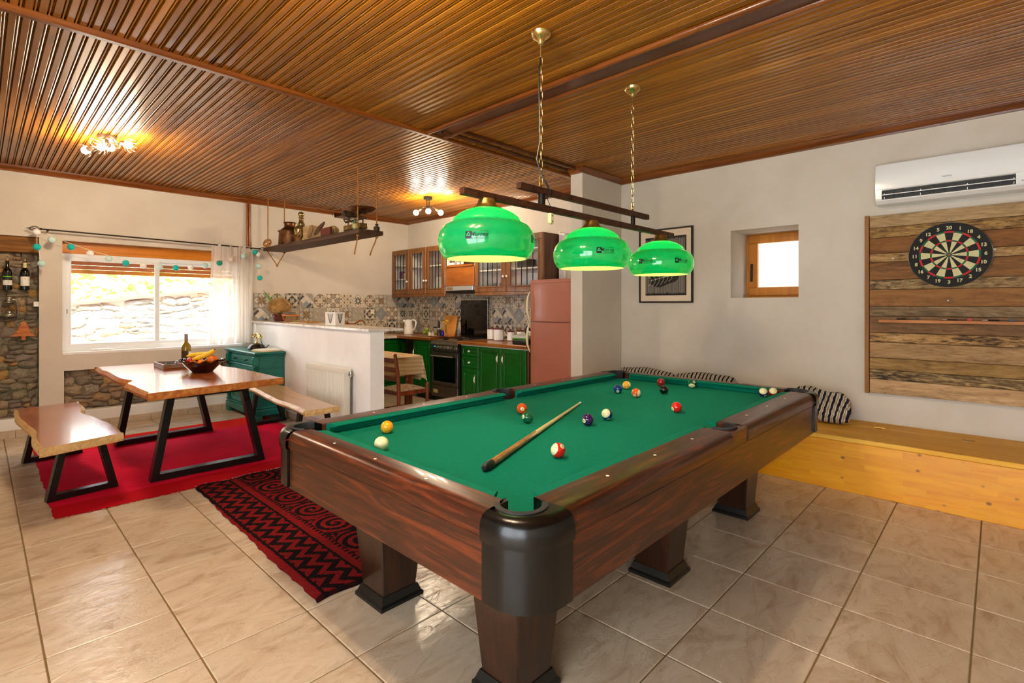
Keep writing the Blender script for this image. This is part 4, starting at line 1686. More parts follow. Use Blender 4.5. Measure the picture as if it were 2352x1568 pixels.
tp = thing('telephone', 'antique dial telephone, dark dome base with brass cradle on the teal cabinet', 'telephone', (2.40, 6.70, .792))
tel_dark = mat('dark_lacquer', '#2a2018', .25, .2, coat=.4)
MB().lathe([(.105, 0), (.105, .010), (.098, .016), (.102, .022), (.092, .040), (.070, .058), (.045, .068), (.020, .072), (.001, .073)], (2.40, 6.70, .796), 32).build('base', tel_dark, tp)
for a in range(4):
    MB().ball((2.40 + .085 * math.cos(a * PI / 2 + .6), 6.70 + .085 * math.sin(a * PI / 2 + .6), .798), .010, 10, 6, sz=.6).build('foot', brass, tp)
MB().lathe([(.018, 0), (.014, .012), (.009, .03), (.012, .05), (.008, .07), (.012, .085)], (2.40, 6.70, .866), 16).build('pedestal', brass_bright, tp)
mb = MB()
mb.tube([(2.40 - .03, 6.70 + .05, .985), (2.40 - .02, 6.70 + .045, .962), (2.40, 6.70, .952), (2.40 + .02, 6.70 - .045, .962), (2.40 + .03, 6.70 - .05, .985)], .007, 8)
mb.build('cradle', brass_bright, tp)
hs = MB().tube([(2.40 + .01, 6.70 + .085, .968), (2.40, 6.70 + .05, .985), (2.40, 6.70, .990), (2.40, 6.70 - .05, .985), (2.40 + .01, 6.70 - .085, .968)], [.010, .009, .009, .009, .010], 10).build('handset', brass_bright, tp)
for q in (1, -1):
    MB().lathe([(.010, 0), (.022, -.012), (.028, -.030), (.024, -.034)], (2.405, 6.70 + q * .092, .972), 16, axis=(-.2, q * .2, 1)).build('ear_cup', brass_bright, hs)
dl = MB().lathe([(.001, .006), (.030, .006), (.034, .003), (.034, 0)], (2.332, 6.685, .835), 20, axis=(-.75, 0, .66)).build('dial', brass, tp)
MB().tube([(2.405, 6.60, .965), (2.41, 6.585, .90), (2.43, 6.57, .84), (2.45, 6.56, .815), (2.47, 6.54, .83), (2.48, 6.52, .85), (2.46, 6.515, .835), (2.45, 6.53, .81)], .004, 6).build('cord', black_plastic, tp)

paper = mat('paper_cream', '#e6d9b8', .8)
paper2 = mat('paper_tan', '#cdb684', .8)
for k, (n, lab, a, m_, z, h_) in enumerate((('folder', 'tan paper folder lowest on the teal cabinet', .12, paper2, .793, .008), ('folder', 'thicker cream folder in the middle of the cabinet-top papers', .05, paper, .8015, .010), ('paper_sheet', 'loose white sheet on top of the cabinet folders', -.08, mat('paper_white', '#f0ead8', .8), .812, .002))):
    mb = MB()
    c, s = math.cos(a), math.sin(a)
    cx, cy = 2.385 + .01 * k, 6.345
    w_, l_ = .11, .15
    vs = [(cx + p * c - q * s, cy + p * s + q * c, zz) for zz in (z, z + h_) for p, q in ((-w_, -l_), (w_, -l_), (w_, l_), (-w_, l_))]
    mb.add(vs, [(0, 1, 2, 3), (4, 5, 6, 7)] + [(i, (i + 1) % 4, 4 + (i + 1) % 4, 4 + i) for i in range(4)])
    tag(mb.build(n, m_), lab, 'paper', 'papers on the teal cabinet')

# radiator --------------------------------------------------------------------
enamel = mat('radiator_enamel', '#e6e2d2', .3, coat=.2)
gap_shade = mat('radiator_gap_shade', '#6f6a5a', .6)  # shade between the ribs, put into the colour of the panel behind
rd = thing('radiator', 'white ribbed panel radiator on the low partition', 'radiator', (2.50, 5.02, .12))
RX0, RX1, RY0, RY1, RZ0, RZ1 = 2.455, 2.545, 4.615, 5.43, .12, .722
MB().box(RX0 + .012, RX0 + .02, RY0 + .01, RY1 - .01, RZ0 + .01, RZ1 - .02, 0).build('back_panel', gap_shade, rd)
MB().box(RX1 - .02, RX1 - .008, RY0 + .01, RY1 - .01, RZ0 + .01, RZ1 - .02, 0).build('wall_panel', enamel, rd)
MB().box(RX0, RX1 - .004, RY0, RY1, RZ1 - .012, RZ1, .004).build('top_grille', enamel, rd)
MB().box(RX0, RX1 - .004, RY0 - .004, RY0 + .010, RZ0, RZ1 - .002, .003).build('end_cover', enamel, rd)
MB().box(RX0, RX1 - .004, RY1 - .010, RY1 + .004, RZ0, RZ1 - .002, .003).build('end_cover', enamel, rd)
mb = MB()
mb.box(RX0, RX0 + .014, RY0, RY1, RZ1 - .055, RZ1 - .012, .003)
mb.build('header', enamel, rd)
MB().box(RX0, RX0 + .014, RY0, RY1, RZ0, RZ0 + .04, .003).build('footer', enamel, rd)
nr = 26
pitch = (RY1 - RY0 - .02) / nr
rib_me = MB().prism([(0, -.45), (-.008, -.30), (-.010, -.22), (-.010, .22), (-.008, .30), (0, .45)], RZ0 + .04, RZ1 - .055, lambda u, v, w: (u * 1.0, v * pitch * .62, w)).mesh('rib')
rib_me.materials.append(enamel)
for k in range(nr):
    inst('rib', rib_me, rd, (RX0 + .012, RY0 + .01 + (k + .5) * pitch, 0))
chrome = mat('brushed_steel', '#a8a39a', .25, .9)
vl = MB().cyl((2.515, RY0 - .004, .66), (2.515, RY0 - .05, .66), .013, k=14).cyl((2.515, RY0 - .032, .645), (2.515, RY0 - .032, .690), .017, .015, 14).build('valve', chrome, rd)
MB().cyl((2.515, RY0 - .032, .0), (2.515, RY0 - .032, .645), .008, k=10).build('riser_pipe', mat('grey_pipe', '#7d776c', .4, .6), rd)

# curtain, rod, string lights -------------------------------------------------------
iron = mat('wrought_iron', '#2a2119', .45, .5)
rod = thing('curtain_rod', 'thin wrought-iron curtain rod with cage finials above the window', 'curtain rod', (1.45, 7.17, 2.09))
ra, rb_ = Vector((.455, 7.17, 2.130)), Vector((2.60, 7.17, 2.098))
MB().tube([ra, rb_], .008, 10).build('rod', iron, rod)
for p, sgn in ((ra, -1), (rb_, 1)):
    mb = MB()
    for k in range(6):
        tw = []
        for i in range(11):
            s = i / 10
            R = .024 * math.sin(PI * s) + .003
            a = k * PI / 3 + s * 2.2
            tw.append(p + Vector((sgn * (.012 + .085 * s), R * math.cos(a), R * math.sin(a))))
        mb.tube(tw, .0022, 5)
    mb.tube([p, p + Vector((sgn * .016, 0, 0))], .010, 8)
    mb.tube([p + Vector((sgn * .092, 0, 0)), p + Vector((sgn * .125, 0, 0))], [.006, .001], 8)
    mb.build('finial', iron, rod, weld=False)
for x in (.50, 2.50):
    z = 2.130 - (x - .455) / 2.145 * .032
    MB().tube([(x, 7.17, z - .014), (x, 7.21, z - .014), (x, YL, z - .014)], .006, 8).tube([(x, 7.17, z - .016), (x, 7.17, z - .008)], .011, 8).build('bracket', iron, rod)

sheer = bpy.data.materials.new('sheer_curtain')
sheer.use_nodes = True
nt = sheer.node_tree
pb2 = nt.nodes['Principled BSDF']
pb2.inputs['Base Color'].default_value = lin('#efe6dc')
pb2.inputs['Roughness'].default_value = .9
trn = nt.nodes.new('ShaderNodeBsdfTranslucent')
trn.inputs[0].default_value = lin('#f3ece4')
tps = nt.nodes.new('ShaderNodeBsdfTransparent')
m1 = nt.nodes.new('ShaderNodeMixShader'); m1.inputs[0].default_value = .5
m2 = nt.nodes.new('ShaderNodeMixShader'); m2.inputs[0].default_value = .25
nt.links.new(pb2.outputs[0], m1.inputs[1]); nt.links.new(trn.outputs[0], m1.inputs[2])
nt.links.new(m1.outputs[0], m2.inputs[1]); nt.links.new(tps.outputs[0], m2.inputs[2])
nt.links.new(m2.outputs[0], nt.nodes['Material Output'].inputs[0])


def cur(u, v):
    x = 2.02 + .492 * u
    top = 2.125 - (x - .455) / 2.145 * .032
    z = .845 + (top + .02 - .845) * v
    amp = .018 + .022 * (1 - v)
    y = 7.165 + amp * math.sin(u * 52 + 1.3 * math.sin(u * 9)) * (1 if v < .985 else .4) + .012 * math.sin(u * 23)
    x += .012 * math.sin(u * 31 + 2 * v) - .05 * (1 - v) * (1 - u)
    return (x, y, z)


c1 = MB().grid(150, 24, cur).build('curtain', sheer)
tag(c1, 'sheer white curtain gathered at the kitchen end of the window', 'curtain')

sl_cols = {'w': '#f4f2ee', 'p': '#cfe9e2', 't': '#1fbfb8', 'a': '#bfe3dc', 'g': '#2a9a80', 'b': '#e3d6c6'}
smats = {k: mat('cotton_' + k, v, .9) for k, v in sl_cols.items()}
for k, q in smats.items():
    sset(q.node_tree.nodes['Principled BSDF'], 'Subsurface Weight', .0)
sln = [(.452, 1.774, 'a'), (.419, 1.943, 't'), (.416, 2.096, 'w'), (.533, 2.030, 'p'), (.686, 1.965, 't'), (.845, 1.907, 'w'), (1.007, 1.860, 'p'), (1.160, 1.821, 't'), (1.324, 1.800, 'w'), (1.485, 1.794, 'p'), (1.649, 1.792, 't'), (1.805, 1.811, 'w'), (1.962, 1.836, 'a'), (2.125, 1.879, 'g'), (2.262, 1.932, 'b'), (2.415, 1.988, 'a'), (2.556, 2.050, 't'), (2.600, 2.023, 'w'), (2.602, 1.866, 'a'), (2.616, 1.709, 't')]
slt = thing('string_lights', 'string of turquoise, aqua and white cotton balls draped across the window', 'string lights', (1.5, 7.19, 1.7))
SLY = 7.10
bme = {}
for k, m_ in smats.items():
    mb = MB().ball((0, 0, 0), .033, 20, 12)
    bme[k] = mb.mesh('cotton_ball')
    bme[k].materials.append(m_)
pth = []
f_ = SLY / 7.19
for x, z, c in sln:
    xx, zz = x * f_, 1.34 + (z - 1.34) * f_
    inst('cotton_ball', bme[c], slt, (xx, SLY, zz))
    pth.append((xx, SLY + .012, zz + .036))
MB().tube(pth, .0025, 5).build('wire', mat('white_wire', '#f0e6d2', .6), slt)

# pipes, sill and shelf things ---------------------------------------------------------
copper_p = mat('painted_copper_pipe', '#8a4a1c', .3, .3, coat=.3)
for k, x in enumerate((2.470, 2.500)):
    tag(MB().cyl((x, 7.232, 2.105), (x, 7.232, ZC - .06), .012, k=12).build('pipe', copper_p), ('brown vertical wall pipe, the one closer to the window' if k == 0 else 'brown vertical wall pipe, the one closer to the kitchen'), 'pipe', 'pipes in the window wall corner')
marble_w = mottle('white_marble', ['#cfc6b8', '#e9e5dd', '#f4f2ee'], 14, .35)
o = MB().ball((.955, 7.292, .846), .11, 24, 10, sy=.26, sz=.13).build('pebble', marble_w)
tag(o, 'smooth oblong white stone on the window sill', 'stone')

gl_edge = mat('glass_shelf', '#9dbfae', .05, trans=.9, spec=.5)
shelf_w = ('bottle', 'lantern', 'tree', 'empty upper', 'empty lower')
for z, lab in ((1.495, 'glass shelf carrying the two wine bottles'), (1.222, 'glass shelf carrying the lantern'), (.985, 'glass shelf carrying the wooden tree'), (.717, 'empty glass shelf just below the tree shelf'), (.483, 'lowest empty glass shelf on the stone panel')):
    tag(MB().box(-.30, .437, 7.222, 7.348, z - .008, z, .001).build('glass_shelf', glassy('shelf_glass', (.86, .95, .9))), lab, 'shelf', 'glass shelves on the stone panel')

bottle_glass = mat('dark_bottle', '#0a0d08', .08, coat=.5)
cork = mat('cork', '#b8864e', .8)
lab_w = mat('label_white', '#eeebe2', .6)
lab_b = mat('label_black', '#141414', .5)
foil_c = mat('foil_cream', '#d9d2a0', .45)


def wine(x, z, label, kind):
    b = thing('wine_bottle', label, 'bottle', (x, 7.272, z), 'wine bottles on the glass shelf')
    pr_ = [(.030, .000), (.036, .006), (.036, .175), (.034, .195), (.024, .215), (.0145, .230), (.0135, .285), (.0155, .287), (.0155, .297), (.012, .298)]
    MB().lathe([(.001, .002)] + pr_ + [(.001, .298)], (x, 7.272, z), 24).build('glass', bottle_glass, b)
    MB().cyl((x, 7.272, z + .298), (x, 7.272, z + .318), .009, k=12).build('cork', cork, b)
    a0, a1 = PI + .45, 2 * PI - .25

    def lab(za, zb, m_, nm, e=.0006):
        MB().grid(12, 2, lambda u, v: (x + (.036 + e) * math.cos(a0 + (a1 - a0) * u), 7.272 + (.036 + e) * math.sin(a0 + (a1 - a0) * u), z + za + (zb - za) * v)).build(nm, m_, b)
    if kind == 0:
        lab(.130, .142, mat('label_green', '#6fc01c', .5), 'neck_band')
        lab(.105, .130, lab_b, 'upper_label')
        lab(.050, .100, lab_w, 'label')
        mb = MB()
        for q in range(5):
            MBz = .062 + q * .007
            mb.grid(6, 2, lambda u, v: (x + .0371 * math.cos(a0 + .9 + .7 * u), 7.272 + .0371 * math.sin(a0 + .9 + .7 * u), z + MBz + .002 * v))
        mb.build('label_print', mat('label_grey', '#8a8a8a', .6), b, weld=False)
    else:
        lab(.045, .140, lab_w, 'label')
        MB().lathe([(.0150, .232), (.0142, .286)], (x, 7.272, z), 16).build('neck_foil', foil_c, b)
        mb = MB().grid(6, 4, lambda u, v: (x + .0373 * math.cos(a0 + .95 + .35 * u), 7.272 + .0373 * math.sin(a0 + .95 + .35 * u), z + .112 + .014 * v))
        mb.build('label_crest', gold, b)


wine(.203, 1.4955, 'wine bottle with a green-banded black label on the shelf', 0)
wine(.332, 1.4955, 'wine bottle with a tall white label and cream foil', 1)

pewter = mat('galvanised_tin', '#9a9484', .35, .85)
ln = thing('lantern', 'tin hurricane lantern on the stone wall shelf', 'lantern', (.217, 7.285, 1.2225))
MB().lathe([(.001, 0), (.052, 0), (.056, .006), (.056, .028), (.050, .036), (.030, .042), (.026, .055), (.032, .058)], (.217, 7.285, 1.2225), 24).build('tank', pewter, ln)
MB().lathe([(.030, .058), (.044, .085), (.046, .105), (.038, .130), (.030, .145)], (.217, 7.285, 1.2225), 24).build('globe', glassy('lantern_glass', (.9, .92, .9)), ln)
MB().lathe([(.034, .143), (.034, .152), (.024, .160), (.024, .185), (.030, .188), (.028, .200), (.010, .206), (.001, .206)], (.217, 7.285, 1.2225), 24).build('chimney', pewter, ln)
for q in (1, -1):
    MB().tube([(.217 + q * .045, 7.285, 1.2265), (.217 + q * .066, 7.285, 1.25), (.217 + q * .068, 7.285, 1.30), (.217 + q * .058, 7.285, 1.37), (.217 + q * .045, 7.285, 1.395), (.217 + q * .022, 7.285, 1.40)], .008, 8).build('side_tube', pewter, ln)

pine_orn = wood('ornament_wood', ['#a04f1e', '#c07034', '#d08a50'], 'x', 12, 8, .6)
tree = []
tz = [(0, .200), (.030, .160), (.018, .158), (.048, .118), (.030, .116), (.066, .078), (.045, .076), (.098, .034), (.016, .036), (.016, 0)]
tree = [(-p, z) for p, z in tz[::-1]] + [(p, z) for p, z in tz[1:]]
o = MB().prism(tree, 7.27, 7.285, lambda u, v, w: (.322 + u, w, .9855 + v)).build('wooden_tree', pine_orn)
tag(o, 'flat orange wooden fir tree ornament on a glass shelf', 'ornament')
o = MB().box(.395, .437, 7.235, 7.262, 1.325, 1.378, .005).build('light_switch', mat('switch_white', '#f2f0ea', .4))
tag(o, 'small white switch at the edge of the stone panel', 'switch')

# things on the dining table ------------------------------------------------------------
TZ = .7255
glaze = mat('brown_glaze', '#2c0f0a', .16, coat=.5)
BX, BY = 1.432, 5.33
bowl = thing('fruit_bowl', 'dark brown glazed bowl with wavy rim on the dining table', 'bowl', (BX, BY, TZ))
ob = [(.001, .004), (.085, .0), (.090, .008), (.110, .030), (.140, .060), (.163, .092), (.170, .104)]
ib = [(.162, .104), (.150, .085), (.120, .050), (.085, .022), (.001, .016)]


def wob(r, z, a, i):
    if z > .08:
        return r * (1 + .04 * math.cos(11 * a)), z + .012 * math.cos(11 * a)
    return r, z


MB().lathe(ob + ib, (BX, BY, TZ), 66, wob=wob).build('body', glaze, bowl, angle=60)
for q in (0, 1):
    a = -TH + PI / 2 * 0 + (PI / 2 - .75) * 0
    d = Vector((math.sin(TH), -math.cos(TH), 0)) * (1 if q else -1)
    mb = MB()
    for ph in (0, PI):
        tw = []
        for i in range(13):
            s = i / 12
            c = Vector((BX, BY, TZ + .106)) + d * (.172 + .020 * math.sin(PI * s)) + Vector((-d.y, d.x, 0)) * (.055 * (s - .5) * 2)
            tw.append(c + Vector((0, 0, .007 * math.cos(14 * s + ph))) + d * (.007 * math.sin(14 * s + ph)))
        mb.tube(tw, .007, 6)
    mb.build('handle', glaze, bowl, weld=False)

orange_skin = mottle('orange_peel', ['#d9610a', '#ee7a12'], 30, .4, .15)
red_skin = mat('tomato_skin', '#d3270f', .25, coat=.3)
apricot_skin = mottle('apricot_skin', ['#e07a14', '#f0972a'], 12, .45)
CRv = Vector((math.sin(TH), -math.cos(TH), 0))
CFv = Vector((math.cos(TH), math.sin(TH), 0))


def fruit(name, label, cat, dr_, df, dz, r, m_, sz=.92):
    p = Vector((BX, BY, TZ)) + CRv * dr_ + CFv * df
    th_ = thing(name, label, cat, (p.x, p.y, TZ + dz - r * sz), 'fruit in the brown bowl')
    MB().ball((p.x, p.y, TZ + dz), r, 24, 14, sz=sz).build('flesh', m_, th_)
    MB().cyl((p.x, p.y, TZ + dz + r * sz - .002), (p.x + .002, p.y, TZ + dz + r * sz + .006), .003, .002, 6).build('stem', mat('stem_green', '#5a5a1e', .7), th_)


fruit('orange', 'big round orange at the cabinet side of the bowl', 'fruit', .108, -.02, .112, .045, orange_skin)
fruit('tomato', 'bright red tomato at the window side of the bowl', 'fruit', -.085, -.03, .104, .036, red_skin)
fruit('apricot', 'small apricot under the crossing bananas, nearer the tomato', 'fruit', -.030, -.085, .086, .029, apricot_skin)
fruit('apricot', 'small apricot under the crossing bananas, nearer the orange', 'fruit', .035, -.080, .092, .031, apricot_skin)
fruit('orange', 'orange half hidden behind the bananas', 'fruit', .02, .07, .085, .040, orange_skin)
ban = mottle('banana_skin', ['#dba410', '#f2c21c', '#f5cf3a'], 8, .45)
ban_tip = mat('banana_tip', '#4d4a16', .7)


def banana(label, pts_, r):
    q = [Vector((BX, BY, TZ)) + CRv * a + CFv * b + Vector((0, 0, c)) for a, b, c in pts_]
    th_ = thing('banana', label, 'fruit', tuple(q[2]), 'fruit in the brown bowl')
    n = len(q)
    rr = [r * .35] + [r * (.75 + .25 * math.sin(PI * i / (n - 1))) for i in range(1, n - 1)] + [r * .4]
    MB().tube(q, rr, 10).build('flesh', ban, th_)
    MB().tube([q[0] + (q[0] - q[1]) * .22, q[0]], [r * .28, r * .36], 8).build('tip', ban_tip, th_)
    MB().tube([q[-1], q[-1] + (q[-1] - q[-2]) * .3], [r * .38, r * .3], 8).build('stalk', ban_tip, th_)


banana('straight banana lying behind in the bowl', [(-.155, .02, .140), (-.12, .02, .150), (-.06, .03, .156), (0, .03, .160), (.05, .03, .166), (.085, .02, .176)], .021)
banana('curved banana lying across the front of the bowl', [(-.055, -.06, .122), (-.01, -.055, .132), (.04, -.045, .150), (.085, -.03, .172), (.115, -.02, .194), (.125, -.02, .206)], .022)

oil = thing('oil_bottle', 'bottle of yellow olive oil standing behind the fruit bowl', 'bottle', (1.515, 6.20, TZ))
oil_g = mat('oil_glass', '#b08a08', .05, trans=.55, coat=.5)
MB().lathe([(.001, .002), (.040, 0), (.045, .006), (.045, .170), (.042, .190), (.028, .212), (.017, .225), (.0155, .245)], (1.515, 6.20, TZ), 24).build('glass', oil_g, oil)
MB().lathe([(.0165, .243), (.0165, .312), (.015, .315), (.001, .315)], (1.515, 6.20, TZ), 16).build('capsule', mat('grey_capsule', '#8a7a70', .45, .3), oil)
MB().grid(10, 2, lambda u, v: (1.515 + .0455 * math.cos(-1.3 + 1.5 * u), 6.20 + .0455 * math.sin(-1.3 + 1.5 * u), TZ + .03 + .10 * v)).build('label', lab_w, oil)
MB().grid(10, 2, lambda u, v: (1.515 + .0455 * math.cos(-2.9 + 1.4 * u), 6.20 + .0455 * math.sin(-2.9 + 1.4 * u), TZ + .03 + .11 * v)).build('back_label', mat('label_dark', '#3a2b10', .6), oil)

tray = thing('wooden_box', 'flat slatted wooden box beside the fruit bowl', 'box', (1.30, 5.90, TZ))
tr_w = wood('box_wood', ['#4e2e12', '#7a5026', '#97683a'], 'x', 10, 12, .5)
MB().box(1.215, 1.415, 5.73, 6.13, TZ, TZ + .012, .002).build('bottom', tr_w, tray)
for (a, b, c, d) in ((1.215, 1.415, 5.73, 5.745), (1.215, 1.415, 6.115, 6.13), (1.215, 1.23, 5.745, 6.115), (1.40, 1.415, 5.745, 6.115)):
    for h in range(3):
        MB().box(a, b, c, d, TZ + .012 + h * .0125, TZ + .0230 + h * .0125, .002).build('slat', tr_w, tray)
for k in range(2):
    a = .4 + k * 1.3
    o = MB()
    px, py = 1.30 + .03 * k, 5.88 + .12 * k
    o.lathe([(.001, .004), (.025, 0), (.032, .006), (.045, .035), (.048, .040), (.045, .040), (.030, .010), (.001, .008)], (px, py, TZ + .0125), 20)
    tag(o.build('glass_dish', mat('dish_glass_%d' % k, '#e8eef0', .05, trans=.95)), ('small clear glass dish in the wooden box, the nearer one' if k == 0 else 'small clear glass dish in the wooden box, the one towards the window'), 'dish', 'glass dishes in the wooden box')


# ================================================================ dartboard wall
honey = mat('honey_pine', '#e09a22', .38, coat=.2)
t = NT(honey)
ox, oy, oz = t.sep(t.obj())
bk = t.new('ShaderNodeTexBrick')
bk.offset = .37
bk.inputs['Scale'].default_value = 1.0
bk.inputs['Brick Width'].default_value = .34
bk.inputs['Row Height'].default_value = .045
bk.inputs['Mortar Size'].default_value = 0.0
bk.inputs['Color1'].default_value = (.0, .0, .0, 1)
bk.inputs['Color2'].default_value = (1, 1, 1, 1)
t.put(bk.inputs['Vector'], t.comb(oy, t.m('ADD', oz, ox), 0.0))
v_ = t.vm('ADD', t.vm('MULTIPLY', t.obj(), (1.0, .10, 1.0)), t.comb(0.0, bk.outputs['Color'], 0.0))
n1 = t.noise(v_, 16, 5, .6, .8)
c_ = t.ramp(n1, [(.25, '#dc8a04'), (.5, '#f0a20a'), (.75, '#f8b71e')])
c_ = t.mix(t.m('MULTIPLY', bk.outputs['Color'], .22), c_, '#c9821a')
kd, _ = t.vor(t.vm('MULTIPLY', t.obj(), (0.0, .8, 1.0)), 9.5)
kn = t.ramp(kd, [(.06, '#ffffff'), (.13, '#000000')])
c_ = t.mix(t.m('MULTIPLY', kn, .8), c_, '#5a2c08')
t.color(c_)
honey_top = wood('honey_pine_top', ['#e6a030', '#f6bc48', '#fac860', '#9a5e1a'], 'y', 5, 14, .55, 0, .08, 1.3, spec=.25)

ch = thing('storage_bench', 'long honey pine storage bench under the dartboard', 'bench', (4.66, 1.15, 0))
MB().box(4.315, 5.028, -.9, 3.085, 0, .357, .002).build('box', honey, ch)
lid = MB().box(4.302, 4.798, -.9, 3.085, .360, .392, .003).build('lid', honey_top, ch)
MB().box(4.802, 5.028, -.9, 3.085, .358, .392, .003).build('back_strip', honey_top, ch)
brass_h = mat('hinge_brass', '#b08a44', .3, .9)
for y in (.664, .150):
    mb = MB().cyl((4.80, y - .035, .396), (4.80, y + .035, .396), .0045, k=8)
    mb.box(4.762, 4.80, y - .018, y + .018, .3925, .3945, 0).box(4.80, 4.822, y - .028, y + .028, .3925, .3945, 0)
    mb.build('hinge', brass_h, lid)

stripe = mat('striped_ticking', '#d8cbb4', .9)
t = NT(stripe)
ox, oy, oz = t.sep(t.obj())
sy_ = t.m('ADD', oy, t.m('ADD', t.m('MULTIPLY', t.m('SUBTRACT', t.noise(t.obj(), 5, 2), .5), .03), t.m('MULTIPLY', oz, .22)))
f1 = t.m('FRACT', t.m('MULTIPLY', sy_, 26.0))
navy = t.m('LESS_THAN', f1, .42)
thin = t.m('MULTIPLY', t.m('GREATER_THAN', f1, .64), t.m('LESS_THAN', f1, .78))
c_ = t.mix(thin, t.ramp(t.noise(t.obj(), 60, 2), [(.3, '#bfae92'), (.7, '#d9ccb4')]), '#8a8478')
c_ = t.mix(navy, c_, '#0f1428')
t.color(c_)


def pillow(name, label, c, U, V, W, lu, lv, tw, wr=0.0, seed=0, n=28, m_=None):
    """cushion: U, V in-plane axes, W the thickness axis"""
    U, V, W = Vector(U).normalized(), Vector(V).normalized(), Vector(W).normalized()
    c = Vector(c)
    rs = random.Random(seed)
    ph = [rs.uniform(0, 6) for _ in range(8)]
    mb = MB()

    def f(sgn):
        def g(u, v):
            a, b = 2 * u - 1, 2 * v - 1
            e = (1 - abs(a) ** 3.2) * (1 - abs(b) ** 3.2)
            th_ = tw * max(e, 0) ** .55
            pin = .05 * (abs(a) * abs(b)) ** 2
            q = c + U * (a * (lu - pin - .02 * (1 - b * b) * abs(a))) + V * (b * (lv - pin - .02 * (1 - a * a) * abs(b)))
            wv = wr * (math.sin(9 * a + 5 * b + ph[0]) + .7 * math.sin(17 * b - 7 * a + ph[1]) + .5 * math.sin(29 * a + 11 * b + ph[2])) * min(1, e * 3 + .1)
            q += V * (wr * .9 * math.sin(6 * a + ph[3]) * (b * .5 + .5))
            return q + W * (sgn * th_ + wv)
        return g
    mb.grid(n, n, f(1))
    g2 = MB().grid(n, n, f(-1))
    mb.add(g2.v, g2.f, 0, True)
    o = mb.build(name, m_ or stripe, angle=80)
    tag(o, label, 'cushion', 'striped cushions on the storage bench')
    return o


lean = Vector((.22, 0, 1)).normalized()
pillow('cushion', 'navy and cream striped cushion against the wall in the corner by the wall stub', (4.905, 2.715, .540), (0, 1, .02), lean, (-1, 0, .22), .345, .156, .055, .005, 1)
pillow('cushion', 'navy and cream striped cushion against the wall, farther from the corner', (4.900, 2.085, .545), (0, 1, -.02), lean, (-1, 0, .22), .325, .156, .055, .005, 2)
pillow('cushion', 'crumpled striped cushion beside the table corner under the plank board', (4.72, 1.05, .535), (-.10, 1, .12), (.42, .05, 1), (-1, -.1, .42), .235, .150, .085, .013, 5, 40)

# plank backboard ------------------------------------------------------------------
BX0 = 4.965
D0 = 4.965 * math.cos(TH) + .76 * math.sin(TH)
rowv = [497, 525, 548.5, 584, 603.5, 643.5, 665.5, 703.5, 725.5, 763, 784.5, 820, 846.5, 868.5, 901]
zb = [1.34 + (701 - v) * D0 / 1170.5 for v in rowv]
rough_w = ['#5b4429', '#9b7a50', '#c9a877', '#2a1a0c']
pal = [
    ['#6b5438', '#a98a60', '#c8ab80', '#3a2816'], ['#3f2b14', '#8a6534', '#cfa864', '#2a1a0a'], ['#5c3716', '#7d5022', '#966432', '#3a200c'], ['#4a3318', '#a07a48', '#d0ad78', '#2a1a0a'],
    ['#5a3817', '#80562a', '#99693a', '#3a200c'], ['#33240f', '#8f7046', '#cdb284', '#22160a'], ['#6a4520', '#8d5f30', '#a0713e', '#3c220c'], ['#4c3b26', '#7d6445', '#a88d66', '#2a1c0e'],
    ['#553b20', '#775533', '#8f6a42', '#33200e'], ['#4a3316', '#a67c46', '#d2ac74', '#2c1a0a'], ['#7d5f3c', '#a88458', '#bd9a6e', '#4a3018'], ['#5a411c', '#8f6d38', '#b8935a', '#33200c'],
    ['#1f160c', '#6a5230', '#cfae74', '#150d06'], ['#8a6c46', '#b99468', '#d0ae82', '#4a3218']]
bbd = thing('dart_backboard', 'reclaimed plank backboard behind the dartboard', 'backboard', (4.99, -.05, zb[-1]))
for k in range(14):
    rg = k in (1, 3, 5, 9, 12)
    m_ = wood('pallet_plank_%d' % k, pal[k], 'y', 11 if rg else 8, 7, .75, 0, .05, 3.0, .4 if rg else .2, 2.6 if rg else 1.4, speck=.95 if rg else .45)
    dep = rnd(-.003, .003)
    MB().box(BX0 + dep, BX0 + .020, -.90, .752, zb[k + 1] + .0015, zb[k] - .0015, .002).build('plank', m_, bbd)
MB().box(BX0 - .002, 5.028, .756, .786, zb[-1] - .004, zb[0] + .004, .002).build('edge_batten', wood('batten', ['#6b4218', '#946026', '#aa7636'], 'z', 6, 12, .6), bbd)
MB().box(BX0 + .020, 5.028, -.9, .752, zb[-1] + .01, zb[0] - .01, 0).build('back_battens', mat('batten_dark', '#2a1a0c', .9), bbd)
pin_m = mat('pin_white', '#e8e8e6', .35)
for y, z in ((.60, 1.708), (.02, 1.735), (.270, 1.375)):
    MB().lathe([(.006, 0), (.006, .004), (.001, .006)], (BX0 - .004, y, z), 12, axis=(-1, 0, 0)).build('screw_head', pin_m, bbd)

